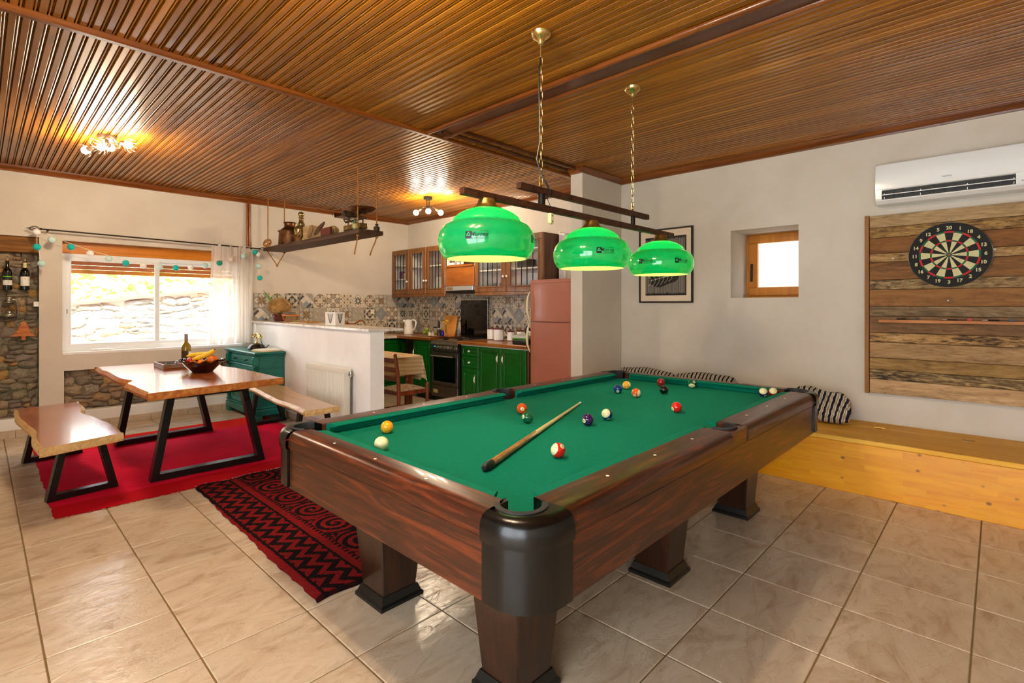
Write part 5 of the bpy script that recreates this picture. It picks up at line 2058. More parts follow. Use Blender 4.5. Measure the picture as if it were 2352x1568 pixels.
# ledge and darts
led = wood('ledge_wood', ['#8a4d12', '#b06a20', '#c88434'], 'y', 5, 14, .5)
o = MB().box(4.900, BX0 - .004, -.9, .685, 1.205, 1.228, .002).build('dart_ledge', led)
tag(o, 'narrow orange wooden ledge fixed across the plank board', 'shelf')
dart_b = mat('dart_barrel', '#2a2a2a', .35, .7)
for y, colr, lab in ((.50, '#17171a', 'dart with black flights lying at the batten end of the ledge'), (.20, '#c01818', 'dart with red flights lying on the ledge under the dartboard'), (-.02, '#22405a', 'dart with blue flights lying far along the ledge')):
    d = thing('dart', lab, 'dart', (4.93, y, 1.2285), 'darts on the ledge')
    z = 1.2345
    MB().tube([(4.93, y + .075, z), (4.93, y + .070, z), (4.93, y + .020, z), (4.93, y + .015, z)], [.002, .0045, .0045, .002], 8).build('barrel', dart_b, d)
    MB().tube([(4.93, y + .075, z), (4.93, y + .105, z)], [.001, .0004], 6).build('point', chrome, d)
    MB().tube([(4.93, y + .015, z), (4.93, y - .035, z)], .002, 6).build('shaft', dart_b, d)
    mb = MB()
    mb.prism([(-.035, 0), (-.040, .010), (-.060, .012), (-.065, 0), (-.060, -.006), (-.040, -.006)], 4.9295, 4.9305, lambda u, v, w: (w, y + u, z + v))
    mb.build('flight', mat('flight_' + colr[1:], colr, .5), d)

# dartboard -----------------------------------------------------------------------------
DY, DZ, DR, DX = .264, 1.712, .236, BX0 - .028
db = thing('dartboard', 'round dartboard with cream numbers hanging on the plank board', 'dartboard', (BX0 - .014, DY, DZ - DR))
dpt = lambda p, q, e=0.0: (DX - e, DY - p, DZ + q)
db_black = mat('db_black', '#121010', .75)
db_cream = mottle('db_cream', ['#c9c390', '#d6d09f'], 60, .8)
db_red = mat('db_red', '#c4161c', .7)
db_green = mat('db_green', '#0a5a38', .7)
mb = MB()
mb.lathe([(.001, 0), (DR, 0), (DR, .024), (.001, .024)], (DX, DY, DZ), 72, axis=(1, 0, 0), smooth=False)
mb.build('disc', db_black, db)
MB().tube([dpt((DR + .001) * math.cos(2 * PI * i / 72), (DR + .001) * math.sin(2 * PI * i / 72), .001) for i in range(72)], .0018, 6, True).build('rim_band', chrome, db)


def sector(mb, r0, r1, a0, a1, e, n=5):
    A = [(a0 + (a1 - a0) * i / n) for i in range(n + 1)]
    pts = [dpt(r0 * math.sin(a), r0 * math.cos(a), e) for a in A] + [dpt(r1 * math.sin(a), r1 * math.cos(a), e) for a in A]
    mb.add(pts, [(i, i + 1, n + 2 + i, n + 1 + i) for i in range(n)])


rd_, rdi, rt, rti = .742 * DR, .690 * DR, .462 * DR, .415 * DR
st_ = PI / 10
for k in range(20):
    a0, a1 = (k - .5) * st_, (k + .5) * st_
    for ra_, rb2 in ((.066 * DR, rti), (rt, rdi)):
        mb = MB()
        sector(mb, ra_, rb2, a0, a1, .0008)
        mb.build('segment', db_black if k % 2 == 0 else db_cream, db)
    for ra_, rb2 in ((rti, rt), (rdi, rd_)):
        mb = MB()
        sector(mb, ra_, rb2, a0, a1, .0009)
        mb.build('scoring_ring', db_red if k % 2 == 0 else db_green, db)
mb = MB(); sector(mb, .03 * DR, .072 * DR, 0, 2 * PI, .0010, 24); mb.build('outer_bull', db_green, db)
mb = MB(); sector(mb, .0001, .03 * DR, 0, 2 * PI, .0011, 16); mb.build('bullseye', db_red, db)
for k, nmb in enumerate([20, 1, 18, 4, 13, 6, 10, 15, 2, 17, 3, 19, 7, 16, 8, 11, 14, 9, 12, 5]):
    a = k * st_
    R = .845 * DR
    mb = MB()
    letters(mb, str(nmb), .034, lambda p, q: dpt(R * math.sin(a) + p, R * math.cos(a) + q, .0012), bold=.035)
    mb.build('numeral', db_cream, db)
MB().tube([dpt(-.022, DR - .002, -.010), dpt(0, DR + .024, -.006), dpt(.022, DR - .002, -.010)], .0010, 5).build('hanging_wire', dark_iron, db)
MB().ball(dpt(0, DR + .025, -.010), .005, 10, 6).build('nail', pin_m, db)

# air conditioner ---------------------------------------------------------------------------
ac_w = mat('ac_white', '#eef0ee', .16, coat=.5)
ac_dark = mat('ac_slot', '#0d0c0b', .5)
ac = thing('air_conditioner', 'white split air conditioner above the dartboard', 'air conditioner', (4.93, .22, 2.13))
AY0, AY1 = -.22, .695
prof = [(5.028, 2.128), (4.875, 2.128), (4.842, 2.150), (4.838, 2.158), (4.845, 2.160), (4.880, 2.160), (4.880, 2.228), (4.845, 2.228), (4.832, 2.230), (4.828, 2.30), (4.832, 2.38), (4.848, 2.425), (4.870, 2.440), (5.028, 2.440)]
full = [(5.028, 2.128), (4.875, 2.128), (4.842, 2.150), (4.834, 2.165), (4.831, 2.228), (4.828, 2.30), (4.832, 2.38), (4.848, 2.425), (4.870, 2.440), (5.028, 2.440)]
f3 = lambda u, v, w: (u, w, v)
mb = MB()
mb.prism(prof, -.085, .655, f3)
mb.prism(full, .655, AY1, f3)
mb.prism(full, AY0, -.085, f3)
mb.build('casing', ac_w, ac, angle=25)
MB().box(4.868, 4.879, -.085, .655, 2.160, 2.228, 0).build('outlet', ac_dark, ac)
MB().prism([(4.8335, 2.2315), (4.8265, 2.2365), (4.8225, 2.30), (4.8265, 2.381), (4.843, 2.428), (4.848, 2.4255), (4.832, 2.38), (4.828, 2.30)], AY0 + .004, AY1 - .004, f3, smooth=True).build('front_panel', ac_w, ac, angle=50)
MB().box(4.838, 4.842, -.083, .653, 2.191, 2.197, 0).build('louvre', ac_w, ac)
for y in (.64, .42, .16, -.075):
    MB().box(4.838, 4.843, y - .002, y + .002, 2.162, 2.178, 0).build('louvre_clip', ac_w, ac)
    MB().box(4.838, 4.843, y - .002, y + .002, 2.197, 2.206, 0).build('louvre_clip', ac_w, ac)
for k in range(11):
    y = .59 - k * .06
    MB().box(4.855, 4.867, y - .0015, y + .0015, 2.164, 2.226, 0).build('vane', mat('vane_grey', '#3a3836', .5) if k == 0 else bpy.data.materials['vane_grey'], ac)
grey_p = mat('grey_print', '#6a6a6c', .5)
mb = MB()
letters(mb, 'FUJITSU', .0165, lambda p, q: (4.8228, .270 - p, 2.272 + q), bold=.01)
mb.build('lettering', grey_p, ac)
mb = MB()
letters(mb, '8', .022, lambda p, q: (4.8295, -.135 - p, 2.205 + q))
mb.box(4.829, 4.8305, -.160, -.110, 2.172, 2.182, 0)
mb.build('indicator_marks', mat('pale_print', '#b8b8ba', .5), ac)

# framed print ---------------------------------------------------------------------------------
pc = thing('framed_print', 'framed black and cream leaf print on the dartboard wall', 'picture', (5.01, 2.545, 1.367))
PYa, PYb, PZa, PZb = 2.245, 2.850, 1.367, 2.152
mb = MB()
frame_x(mb, PYa, PYb, PZa, PZb, .016, 4.998, 5.028, .002)
mb.build('frame', mat('frame_black', '#1a120e', .4), pc)
MB().box(5.012, 5.020, PYa + .015, PYb - .015, PZa + .015, PZb - .015).build('mount', mat('mount_cream', '#e6d2b8', .85), pc)
pr_d = mat('print_black', '#221f1d', .7)
pr_g = mat('print_grey', '#8a8378', .8)
pr_l = mat('print_cream', '#e3d8c4', .8)
ya, yb, za, zb2 = 2.315, 2.775, 1.445, 2.065
MB().box(5.008, 5.013, ya, yb, za, zb2).build('print', pr_d, pc)
rs = random.Random(9)
mb = MB()
y = ya + .012
while y < yb - .012:
    w_ = rs.uniform(.004, .012)
    lo, hi = za + rs.uniform(.018, .030), zb2 - rs.uniform(.015, .035)
    mb.box(5.0068, 5.0082, y, y + w_, lo, hi)
    y += w_ + rs.uniform(.002, .006)
so = mb.build('print_lines', pr_g, pc, weld=False)
so['kind'] = 'stuff'
lf = []
cy_, cz_ = 2.56, 1.63
outline_l = []
for i in range(25):
    a = 2 * PI * i / 24
    outline_l.append((cy_ + .175 * math.cos(a), cz_ + (.085 + .01 * math.cos(5 * a)) * math.sin(a) - .03 * math.cos(a)))
MB().prism(outline_l, 5.0050, 5.0066, lambda u, v, w: (w, u, v)).build('leaf', pr_d, pc)
lb = MB()
def vein(pts_, r):
    lb.tube([(5.0045, p, q) for p, q in pts_], r, 4, caps=False)
vein([(cy_ + .17, cz_ - .03), (cy_ + .08, cz_ - .01), (cy_ - .02, cz_ + .01), (cy_ - .12, cz_ + .03)], .0024)
for k in range(6):
    f = k / 5
    py, pz = cy_ + .14 - .24 * f, cz_ - .02 + .05 * f
    vein([(py, pz), (py + .015, pz - .045), (py + .045, pz - .085 + .03 * abs(f - .5))], .0016)
    vein([(py, pz), (py + .03, pz + .035), (py + .07, pz + .06)], .0016)
lo_ = lb.build('leaf_veins', pr_l, pc, weld=False)


# ================================================================ kitchen
# backsplash ------------------------------------------------------------------------
TP = .2057
tcol = {'bg': '#c2b6a3', 'gr': '#a39d93', 'cr': '#d8ccb8', 'dk': '#4a4a50', 'tn': '#8f7148', 'bl': '#8e979f', 'ol': '#b0a898'}
tkeys = list(tcol)
tmats = [mottle('cement_tile_' + k, [tcol[k], tcol[k]] if k in ('dk',) else [tcol[k], tcol[k]], 12, .45) for k in tkeys]
for k, m_ in zip(tkeys, tmats):
    c = lin(tcol[k])
    e = [n for n in m_.node_tree.nodes if n.type == 'VALTORGB'][0].color_ramp.elements
    e[0].color = tuple(q * .82 for q in c[:3]) + (1,)
    e[-1].color = tuple(min(1, q * 1.1) for q in c[:3]) + (1,)
K = {k: i for i, k in enumerate(tkeys)}


def rot2(pts, a):
    c, s = math.cos(a), math.sin(a)
    return [(p[0] * c - p[1] * s, p[0] * s + p[1] * c) for p in pts]


def circ(cx, cy, r, n=18):
    return [(cx + r * math.cos(2 * PI * i / n), cy + r * math.sin(2 * PI * i / n)) for i in range(n)]


def motif(kind):
    """list of (polygon, colour) on a unit square, later ones on top"""
    L = []
    if kind == 'star':
        L.append(([(-.5, -.5), (.5, -.5), (.5, .5), (-.5, .5)], 'gr'))
        for k in range(4):
            L.append((rot2([(.48, 0), (.30, .18), (.22, 0), (.30, -.18)], k * PI / 2), 'cr'))
            L.append((rot2([(.46, .46), (.26, .46), (.28, .28), (.46, .26)], k * PI / 2), 'bg'))
        for k in range(8):
            L.append((rot2([(0, 0), (.18, .075), (.42, 0), (.18, -.075)], k * PI / 4), 'tn' if k % 2 else 'ol'))
        for k in range(8):
            L.append((rot2([(0, 0), (.18, .0), (.40, 0), (.18, -.070)], k * PI / 4), 'tn'))
    elif kind == 'square':
        L.append(([(-.5, -.5), (.5, -.5), (.5, .5), (-.5, .5)], 'gr'))
        for k in range(4):
            L.append((rot2([(.5, -.04), (.5, -.30), (.36, -.18)], k * PI / 2), 'dk'))
            L.append((rot2([(.5, .04), (.5, .30), (.36, .18)], k * PI / 2), 'dk'))
        L.append(([(-.36, -.36), (.36, -.36), (.36, .36), (-.36, .36)], 'cr'))
        L.append(([(0, -.36), (.36, 0), (0, .36), (-.36, 0)], 'dk'))
        L.append(([(-.15, -.15), (.15, -.15), (.15, .15), (-.15, .15)], 'bg'))
        L.append(([(0, -.13), (.13, 0), (0, .13), (-.13, 0)], 'tn'))
        L.append((circ(0, 0, .07, 8), 'cr'))
    elif kind == 'bands':
        L.append(([(-.5, -.5), (.5, -.5), (.5, .5), (-.5, .5)], 'gr'))
        L.append((rot2([(-.30, -.30), (.30, -.30), (.30, .30), (-.30, .30)], PI / 4), 'cr'))
        L.append((rot2([(-.30, -.30), (.0, -.30), (.0, .0), (-.30, .0)], PI / 4), 'bl'))
        for s_ in (-1, 1):
            L.append((rot2([(-.42, s_ * .32), (.10, s_ * .32), (.10, s_ * .46), (-.42, s_ * .46)], PI / 4), 'dk'))
            L.append((rot2([(.10, s_ * .32), (.30, s_ * .32), (.30, s_ * .46), (.10, s_ * .46)], PI / 4), 'cr'))
        for k in range(4):
            L.append((rot2([(.5, .5), (.36, .5), (.5, .36)], k * PI / 2), 'dk' if k % 2 else 'cr'))
    elif kind == 'wheel':
        L.append(([(-.5, -.5), (.5, -.5), (.5, .5), (-.5, .5)], 'cr'))
        for k in range(8):
            L.append((rot2([(.16, -.07), (.48, -.09), (.48, .09), (.16, .07)], k * PI / 4), 'tn' if k % 2 == 0 else 'ol'))
            L.append((rot2([(.34, 0), (.46, .08), (.46, -.08)], k * PI / 4 + PI / 8), 'dk'))
        L.append((circ(0, 0, .19, 8), 'cr'))
        L.append((circ(0, 0, .12, 8), 'bg'))
    elif kind == 'circles':
        L.append(([(-.5, -.5), (.5, -.5), (.5, .5), (-.5, .5)], 'tn'))
        for i in range(3):
            for j in range(3):
                L.append((circ(-.333 + i * .333, -.333 + j * .333, .150, 14), 'cr' if (i + j) % 2 == 0 else 'gr'))
        for i in range(2):
            for j in range(2):
                L.append((rot2([(p[0], p[1]) for p in circ(0, 0, .055, 6)], 0), 'cr') if False else ([(x + -.1667 + i * .333, y - .1667 + j * .333) for x, y in circ(0, 0, .06, 8)], 'cr'))
    elif kind == 'lattice':
        L.append(([(-.5, -.5), (.5, -.5), (.5, .5), (-.5, .5)], 'cr'))
        for i in range(4):
            for j in range(4):
                cx, cy = -.375 + i * .25, -.375 + j * .25
                if (i + j) % 2 == 0:
                    L.append(([(cx + x, cy + y) for x, y in rot2([(-.07, -.07), (.07, -.07), (.07, .07), (-.07, .07)], PI / 4)], 'tn'))
                else:
                    L.append(([(cx + x, cy + y) for x, y in circ(0, 0, .075, 8)], 'ol'))
        for i in range(5):
            for j in range(5):
                L.append(([(-.5 + i * .25 + x, -.5 + j * .25 + y) for x, y in rot2([(-.035, -.035), (.035, -.035), (.035, .035), (-.035, .035)], 0) if True], 'tn') if 0 < i < 4 and 0 < j < 4 else ([(0, 0), (.001, 0), (0, .001)], 'tn'))
    elif kind in ('clover', 'clover_grey'):
        L.append(([(-.5, -.5), (.5, -.5), (.5, .5), (-.5, .5)], 'cr' if kind == 'clover' else 'bg'))
        for r, col in ((.235, 'dk'), (.212, 'cr' if kind == 'clover' else 'bl')):
            for k in range(4):
                L.append((rot2(circ(.235, 0, r, 20), k * PI / 2), col))
            L.append((rot2([(-.2, -.2), (.2, -.2), (.2, .2), (-.2, .2)], 0), 'cr' if kind == 'clover' else 'bl') if col != 'dk' else ([(-.22, -.22), (.22, -.22), (.22, .22), (-.22, .22)], 'dk'))
        for k in range(8):
            L.append((rot2([(.08, 0), (.16, .06), (.27, .045), (.30, 0), (.27, -.045), (.16, -.06)], k * PI / 4), 'dk' if kind == 'clover' else 'gr'))
        L.append((circ(0, 0, .07, 8), 'bg'))
    else:
        L.append(([(-.5, -.5), (.5, -.5), (.5, .5), (-.5, .5)], 'ol'))
        for k in range(4):
            L.append((rot2([(.30, .06), (.40, .20), (.25, .30), (.16, .20)], k * PI / 2), 'bg'))
    return L


def clip_sq(poly, h=.499):
    """clip to the tile square"""
    for ax, s in ((0, 1), (0, -1), (1, 1), (1, -1)):
        out = []
        for i in range(len(poly)):
            a, b = poly[i - 1], poly[i]
            fa, fb = h - s * a[ax], h - s * b[ax]
            if fa >= 0 and fb >= 0:
                out.append(b)
            elif fa >= 0 or fb >= 0:
                tt = fa / (fa - fb)
                p = (a[0] + (b[0] - a[0]) * tt, a[1] + (b[1] - a[1]) * tt)
                out.append(p)
                if fb >= 0:
                    out.append(b)
        poly = out
        if len(poly) < 3:
            return []
    return poly


kinds = ['star', 'square', 'bands', 'wheel', 'circles', 'lattice', 'clover', 'clover_grey', 'plain']
tme = {}
for kd_ in kinds:
    mb = MB()
    h = TP - .002
    mb.box(-h / 2, h / 2, 0, .008, -h / 2, h / 2, 0.0, K['gr'])
    for i, (pl, c) in enumerate(motif(kd_)):
        pl = clip_sq(pl)
        if len(pl) < 3:
            continue
        mb.add([(p[0] * h, -.00012 * (i + 1), p[1] * h) for p in pl], [tuple(range(len(pl)))], K[c])
    tme[kd_] = mb.mesh('tile_' + kd_, weld=False)
    for m_ in tmats:
        tme[kd_].materials.append(m_)
bsl = MB().box(2.556, XW, YL - .004, YL - .0005, .88, 1.51).build('wall_backsplash_window', grout)
structure(bsl, 'patterned cement-look tile splashback on the window wall')
rows = [['star', 'wheel', 'square', 'bands', 'wheel', 'circles', 'lattice', 'clover', 'wheel', 'star', 'plain', 'bands'],
        ['bands', 'star', 'plain', 'star', 'plain', 'clover', 'star', 'plain', 'square', 'clover_grey', 'circles', 'clover'],
        ['plain', 'bands', 'circles', 'lattice', 'star', 'square', 'wheel', 'clover', 'lattice', 'wheel', 'square', 'star']]
for j, row in enumerate(rows):
    for i, kd_ in enumerate(row):
        xa = 2.556 + i * TP
        if xa + TP > XW + .02:
            continue
        inst('tile', tme[kd_], bsl, (xa + TP / 2, YL - .0095, 1.51 - (j + .5) * TP))
bsr = MB().box(XW - .004, XW - .0005, 3.95, YL - .012, .88, 1.57).build('wall_backsplash_kitchen', grout)
structure(bsr, 'patterned cement-look tile splashback behind the cooker')
rows = [['bands', 'wheel', 'circles', 'clover_grey', 'bands', 'lattice', 'bands', 'wheel', 'plain', 'star', 'lattice', 'star', 'wheel', 'plain', 'clover', 'bands'],
        ['clover', 'wheel', 'square', 'star', 'circles', 'wheel', 'square', 'circles', 'star', 'lattice', 'bands', 'bands', 'clover_grey', 'lattice', 'square', 'star'],
        ['star', 'clover_grey', 'wheel', 'plain', 'bands', 'circles', 'bands', 'bands', 'clover', 'wheel', 'square', 'square', 'star', 'bands', 'circles', 'wheel']]
for j, row in enumerate(rows):
    for i, kd_ in enumerate(row):
        yb = YL - .012 - i * TP
        inst('tile', tme[kd_], bsr, (XW - .0095, yb - TP / 2, 1.51 - (j + .5) * TP), (0, 0, -PI / 2))

# marble bar top on the partition ---------------------------------------------------
marble = mottle('veined_marble', ['#a89a88', '#d2c8ba', '#e4ddd2', '#c0b29e'], 5, .2, 0, 7, 1.5)
mb = MB()
vs_ = [(x, y, z0 + dz) for x in (2.525, 2.905) for y, z0 in ((4.265, 1.0925), (YL - .012, 1.1125)) for dz in (0, .022)]
mb.add(vs_, [(0, 1, 3, 2), (4, 6, 7, 5), (0, 4, 5, 1), (2, 3, 7, 6), (0, 2, 6, 4), (1, 5, 7, 3)])
bt = mb.build('bar_top', marble)
tag(bt, 'pale marble slab on top of the low partition', 'counter')


def btz(y):
    return 1.1147 + .0200 * (y - 4.265) / (YL - .012 - 4.265) + .0005


# wall cabinets ------------------------------------------------------------------------
walnut = wood('cabinet_walnut', ['#4a2a0e', '#7a4b1e', '#94602c', '#36200a'], 'z', 6, 12, .38, .15, .12)
walnut_d = wood('cabinet_walnut_dark', ['#3a2210', '#553218', '#6b4322', '#2a1608'], 'z', 6, 12, .42, .1, .12)
shelf_white = mat('cabinet_white', '#f0ece4', .6)
lilac = mat('cabinet_back', '#ead6d0', .7)
porc = mat('porcelain_white', '#f4f2ec', .2, coat=.4)
bar_m = mat('leaded_bar', '#17140f', .5)
UX0, UZ0, UZ1 = 4.705, 1.515, 2.228


def carcass(par, ya, yb, z0, z1, back=None):
    MB().box(XW - .012, XW - .001, ya, yb, z0, z1).build('back', back or lilac, par)
    MB().box(UX0 + .022, XW - .012, ya + .003, ya + .018, z0, z1, .001).build('side', shelf_white, par)
    MB().box(UX0 + .022, XW - .001, ya, ya + .003, z0, z1).build('end_panel', walnut_d, par)
    MB().box(UX0 + .022, XW - .012, yb - .018, yb, z0, z1, .001).build('side', shelf_white, par)
    MB().box(UX0 + .022, XW - .012, ya + .018, yb - .018, z1 - .018, z1).build('top', walnut_d, par)
    MB().box(UX0 + .022, XW - .012, ya + .018, yb - .018, z0, z0 + .018).build('bottom', shelf_white, par)


def glass_door(par, ya, yb, z0, z1, knob_side, bars):
    mb = MB()
    frame_x(mb, ya + .002, yb - .002, z0, z1, .075, UX0, UX0 + .022, .005)
    d_ = mb.build('door', walnut, par)
    mb = MB()
    frame_x(mb, ya + .064, yb - .064, z0 + .062, z1 - .062, .018, UX0 - .006, UX0 + .004, .004)
    mb.build('bead', walnut, d_)
    MB().box(UX0 + .012, UX0 + .015, ya + .075, yb - .075, z0 + .075, z1 - .075).build('pane', clear, d_)
    w_ = yb - ya - .15
    for k in range(bars):
        y = ya + .075 + w_ * (k + 1) / (bars + 1)
        MB().box(UX0 + .002, UX0 + .011, y - .004, y + .004, z0 + .075, z1 - .075).build('glazing_bar', bar_m, d_)
    ky = ya + .030 if knob_side < 0 else yb - .030
    MB().lathe([(.001, .030), (.012, .028), (.017, .018), (.014, .010), (.007, .006), (.007, 0)], (UX0, ky, z0 + .20), 14, axis=(-1, 0, 0)).build('knob', porc, d_)


kc1 = thing('wall_cabinet', 'narrow glazed wall cabinet in the kitchen corner', 'cabinet', (4.87, 6.99, 1.49), 'kitchen wall cabinets')
carcass(kc1, 6.757, 7.222, UZ0, UZ1)
glass_door(kc1, 6.757, 7.222, UZ0, UZ1, -1, 3)
for z in (1.75, 1.97):
    MB().box(UX0 + .03, XW - .012, 6.777, 7.202, z, z + .016).build('shelf', shelf_white, kc1)
MB().box(UX0 - .004, UX0 + .03, 6.757, 7.222, 1.470, 1.514, .004).build('pelmet', walnut, kc1)
kc2 = thing('wall_cabinet', 'two-door glazed wall cabinet left of the cooker hood', 'cabinet', (4.87, 6.3, 1.49), 'kitchen wall cabinets')
carcass(kc2, 5.852, 6.753, UZ0, UZ1)
glass_door(kc2, 6.312, 6.753, UZ0, UZ1, -1, 3)
glass_door(kc2, 5.852, 6.308, UZ0, UZ1, 1, 3)
MB().box(UX0 + .03, XW - .012, 5.872, 6.733, 1.93, 1.946).build('shelf', shelf_white, kc2)
MB().box(UX0 - .004, UX0 + .03, 5.852, 6.753, 1.470, 1.514, .004).build('pelmet', walnut, kc2)
kc3 = thing('hood_cabinet', 'wooden cooker hood cabinet with an open bottle ledge', 'cabinet', (4.87, 5.52, 1.55), 'kitchen wall cabinets')
carcass(kc3, 5.212, 5.832, 1.57, UZ1, walnut_d)
orange_pan = wood('hood_panel', ['#7a3d0c', '#9c5716', '#b06a22'], 'y', 4, 10, .35, .2)
MB().box(UX0, UX0 + .02, 5.214, 5.830, 1.615, 1.885, .003).build('front_panel', orange_pan, kc3)
MB().box(UX0 - .012, XW - .012, 5.232, 5.812, 1.885, 1.915, .003).build('ledge', orange_pan, kc3)
MB().box(UX0 - .006, UX0 + .02, 5.214, 5.832, 2.16, UZ1, .003).build('top_rail', walnut, kc3)
MB().box(UX0 - .010, UX0 + .25, 5.232, 5.812, 1.550, 1.612, .003).build('hood', mat('hood_steel', '#b9bcbc', .3, .6), kc3)
MB().box(UX0 - .013, UX0 - .009, 5.66, 5.79, 1.562, 1.600, .001).build('control_strip', mat('hood_label', '#8a6a50', .5), kc3)
MB().box(UX0 + .03, UX0 + .24, 5.25, 5.80, 1.515, 1.550, .003).build('filter', mat('filter_dark', '#1b1712', .6), kc3)
kc4 = thing('wall_cabinet', 'two-door glazed wall cabinet above the fridge side', 'cabinet', (4.87, 4.59, 1.49), 'kitchen wall cabinets')
carcass(kc4, 3.975, 5.207, UZ0, UZ1)
glass_door(kc4, 4.606, 5.207, UZ0, UZ1, -1, 4)
glass_door(kc4, 3.975, 4.602, UZ0, UZ1, 1, 4)
for z in (1.80, 2.04):
    MB().box(UX0 + .03, XW - .012, 3.995, 5.187, z, z + .016).build('shelf', shelf_white, kc4)
MB().box(UX0 - .004, UX0 + .03, 3.975, 5.207, 1.470, 1.514, .006).build('pelmet', walnut, kc4)

# contents ------------------------------------------------------------------------------
tumbler_g = glassy('tumbler_glass', (.95, .97, .97))
plate_w = mat('plate_white', '#e9e6dc', .25)


def tumbler(x, y, z, h, r, label, group, m_=None):
    o = MB().lathe([(.001, .003), (r * .8, 0), (r, h), (r * .92, h), (r * .74, .006), (.001, .006)], (x, y, z), 16).build('drinking_glass', m_ or tumbler_g)
    tag(o, label, 'glass', group)


for k in range(6):
    tumbler(4.84 + .06 * (k % 2), 5.06 - k * .062, UZ0 + .0185, .11, .028, 'clear drinking glass on the bottom shelf of the cabinet beside the hood', 'clear glasses on the bottom cabinet shelf')
for k in range(4):
    tumbler(4.85, 5.06 - k * .09, 1.8165, .12, .030, 'clear tumbler on the middle shelf of the cabinet beside the hood', 'clear tumblers on the middle cabinet shelf')
tumbler(4.86, 4.90, 1.8165, .06, .035, 'orange-red glass cup on the middle cabinet shelf', None, mat('orange_glass', '#e0501a', .15, coat=.3)) if False else None
red_m = mat('red_ceramic', '#c8201c', .25, coat=.3)


def mug(x, y, z, r, h, m_, label, cat='mug', group=None):
    th_ = thing('mug', label, cat, (x, y, z), group)
    MB().lathe([(.001, .004), (r * .9, 0), (r, .006), (r, h), (r * .9, h), (r * .86, .010), (.001, .010)], (x, y, z), 20).build('cup', m_, th_)
    MB().tube([(x, y + r, z + h * .8), (x, y + r + .022, z + h * .75), (x, y + r + .026, z + h * .5), (x, y + r + .018, z + h * .3), (x, y + r, z + h * .22)], .005, 6).build('handle', m_, th_)
    return th_


mug(4.80, 4.23, UZ0 + .0185, .045, .07, red_m, 'red mug at the bottom of the cabinet next to the fridge')
mug(4.80, 4.37, UZ0 + .0185, .040, .065, porc, 'white cup beside the red mug')
for k in range(5):
    y = 6.22 - k * .055
    mb = MB()
    mb.lathe([(.001, 0), (.06, .002), (.115, .016), (.118, .020), (.06, .010), (.001, .008)], (4.88, y, 1.66), 28, axis=(.25, -1, .15), sx=1, sy=1)
    tag(mb.build('plate', plate_w), 'white dinner plate standing in the rack of the two-door cabinet', 'plate', 'plates in the two-door cabinet')
for k, y in enumerate((6.65, 6.48)):
    o = MB().lathe([(.001, .004), (.035, 0), (.075, .05), (.078, .055), (.07, .050), (.030, .010), (.001, .010)], (4.86, y, UZ0 + .0185 + k * .0), 24, axis=(0, 0, 1)).build('bowl', plate_w)
    tag(o, 'white bowl behind the cabinet door next to the corner unit', 'bowl', 'bowls in the two-door cabinet')
box_cols = ['#7a3a6a', '#d8d2c2', '#c8552a', '#e2ddd0', '#5a5a74', '#b8a888']
box_labs = ['purple packet on the middle shelf of the corner cabinet', 'cream packet on the middle shelf of the corner cabinet', 'orange packet on the middle shelf of the corner cabinet', 'white tin on the bottom shelf of the corner cabinet', 'slate-blue tin on the bottom shelf of the corner cabinet', 'beige tin on the top shelf of the corner cabinet']
for k in range(6):
    z = (1.7665, 1.7665, 1.7665, UZ0 + .0185, UZ0 + .0185, 1.9865)[k]
    y = (7.12, 7.02, 6.91, 7.05, 6.92, 7.02)[k]
    mb = MB().box(4.80, 4.88, y - .035, y + .035, z, z + (.13, .10, .06, .15, .12, .10)[k], .003)
    th_ = tag(mb.build('food_packet', mat('packet_%d' % k, box_cols[k], .5)), box_labs[k], 'packet', 'packets in the corner cabinet')
pot_dark = mat('dark_pot', '#2a2622', .4, .3)
o = MB().box(4.78, 4.95, 4.30, 4.48, 1.8165, 1.93, .01).build('storage_tin', mat('smoke_tin', '#4a463e', .35, .3)); tag(o, 'dark grey tin on the middle shelf next to the fridge', 'tin')
o = MB().lathe([(.001, .0), (.05, 0), (.055, .01), (.055, .10), (.045, .12), (.05, .13), (.001, .135)], (4.86, 4.12, 1.8165), 20).build('canister', plate_w); tag(o, 'cream lidded jar on the middle shelf next to the fridge', 'jar')
o = MB().box(4.90, 4.99, 4.10, 4.50, UZ0 + .0185, 1.76, .01).build('serving_tray', mat('tray_white', '#dfe4e4', .3)); tag(o, 'white tray standing at the back of the cabinet next to the fridge', 'tray')

for k, y in enumerate((5.76, 5.735, 5.70, 5.675, 5.585, 5.560, 5.50, 5.475)):
    big = k % 2 == 0
    b = thing('spice_bottle', ('small white-labelled bottle on the hood ledge' if big else 'slim white-labelled vial on the hood ledge'), 'bottle', (4.735, y, 1.9155), 'spice bottles on the hood ledge' if big else 'vials on the hood ledge')
    r = .013 if big else .008
    MB().lathe([(.001, 0), (r, .001), (r, .048), (r * .6, .056), (r * .6, .062), (.001, .062)], (4.735, y, 1.9155), 12).build('glass', mat('spice_dark', '#2a2430', .2) if k == 0 else bpy.data.materials['spice_dark'], b)
    MB().grid(8, 2, lambda u, v: (4.735 + (r + .0005) * math.cos(PI / 2 + PI * u), y + (r + .0005) * math.sin(PI / 2 + PI * u), 1.9155 + .008 + .032 * v)).build('label', lab_w, b)
    MB().cyl((4.735, y, 1.9775), (4.735, y, 1.9865), r * .7, k=10).build('cap', black_plastic, b)

cnd = MB().box(XW - .05, XW - .001, 3.86, 3.955, 1.62, 2.235, .006).box(XW - .055, XW - .001, 3.925, 3.945, 2.235, 2.25, .002)
tag(cnd.build('cable_duct', mat('duct_white', '#efece6', .5)), 'white vertical duct beside the wall cabinet above the fridge', 'duct')

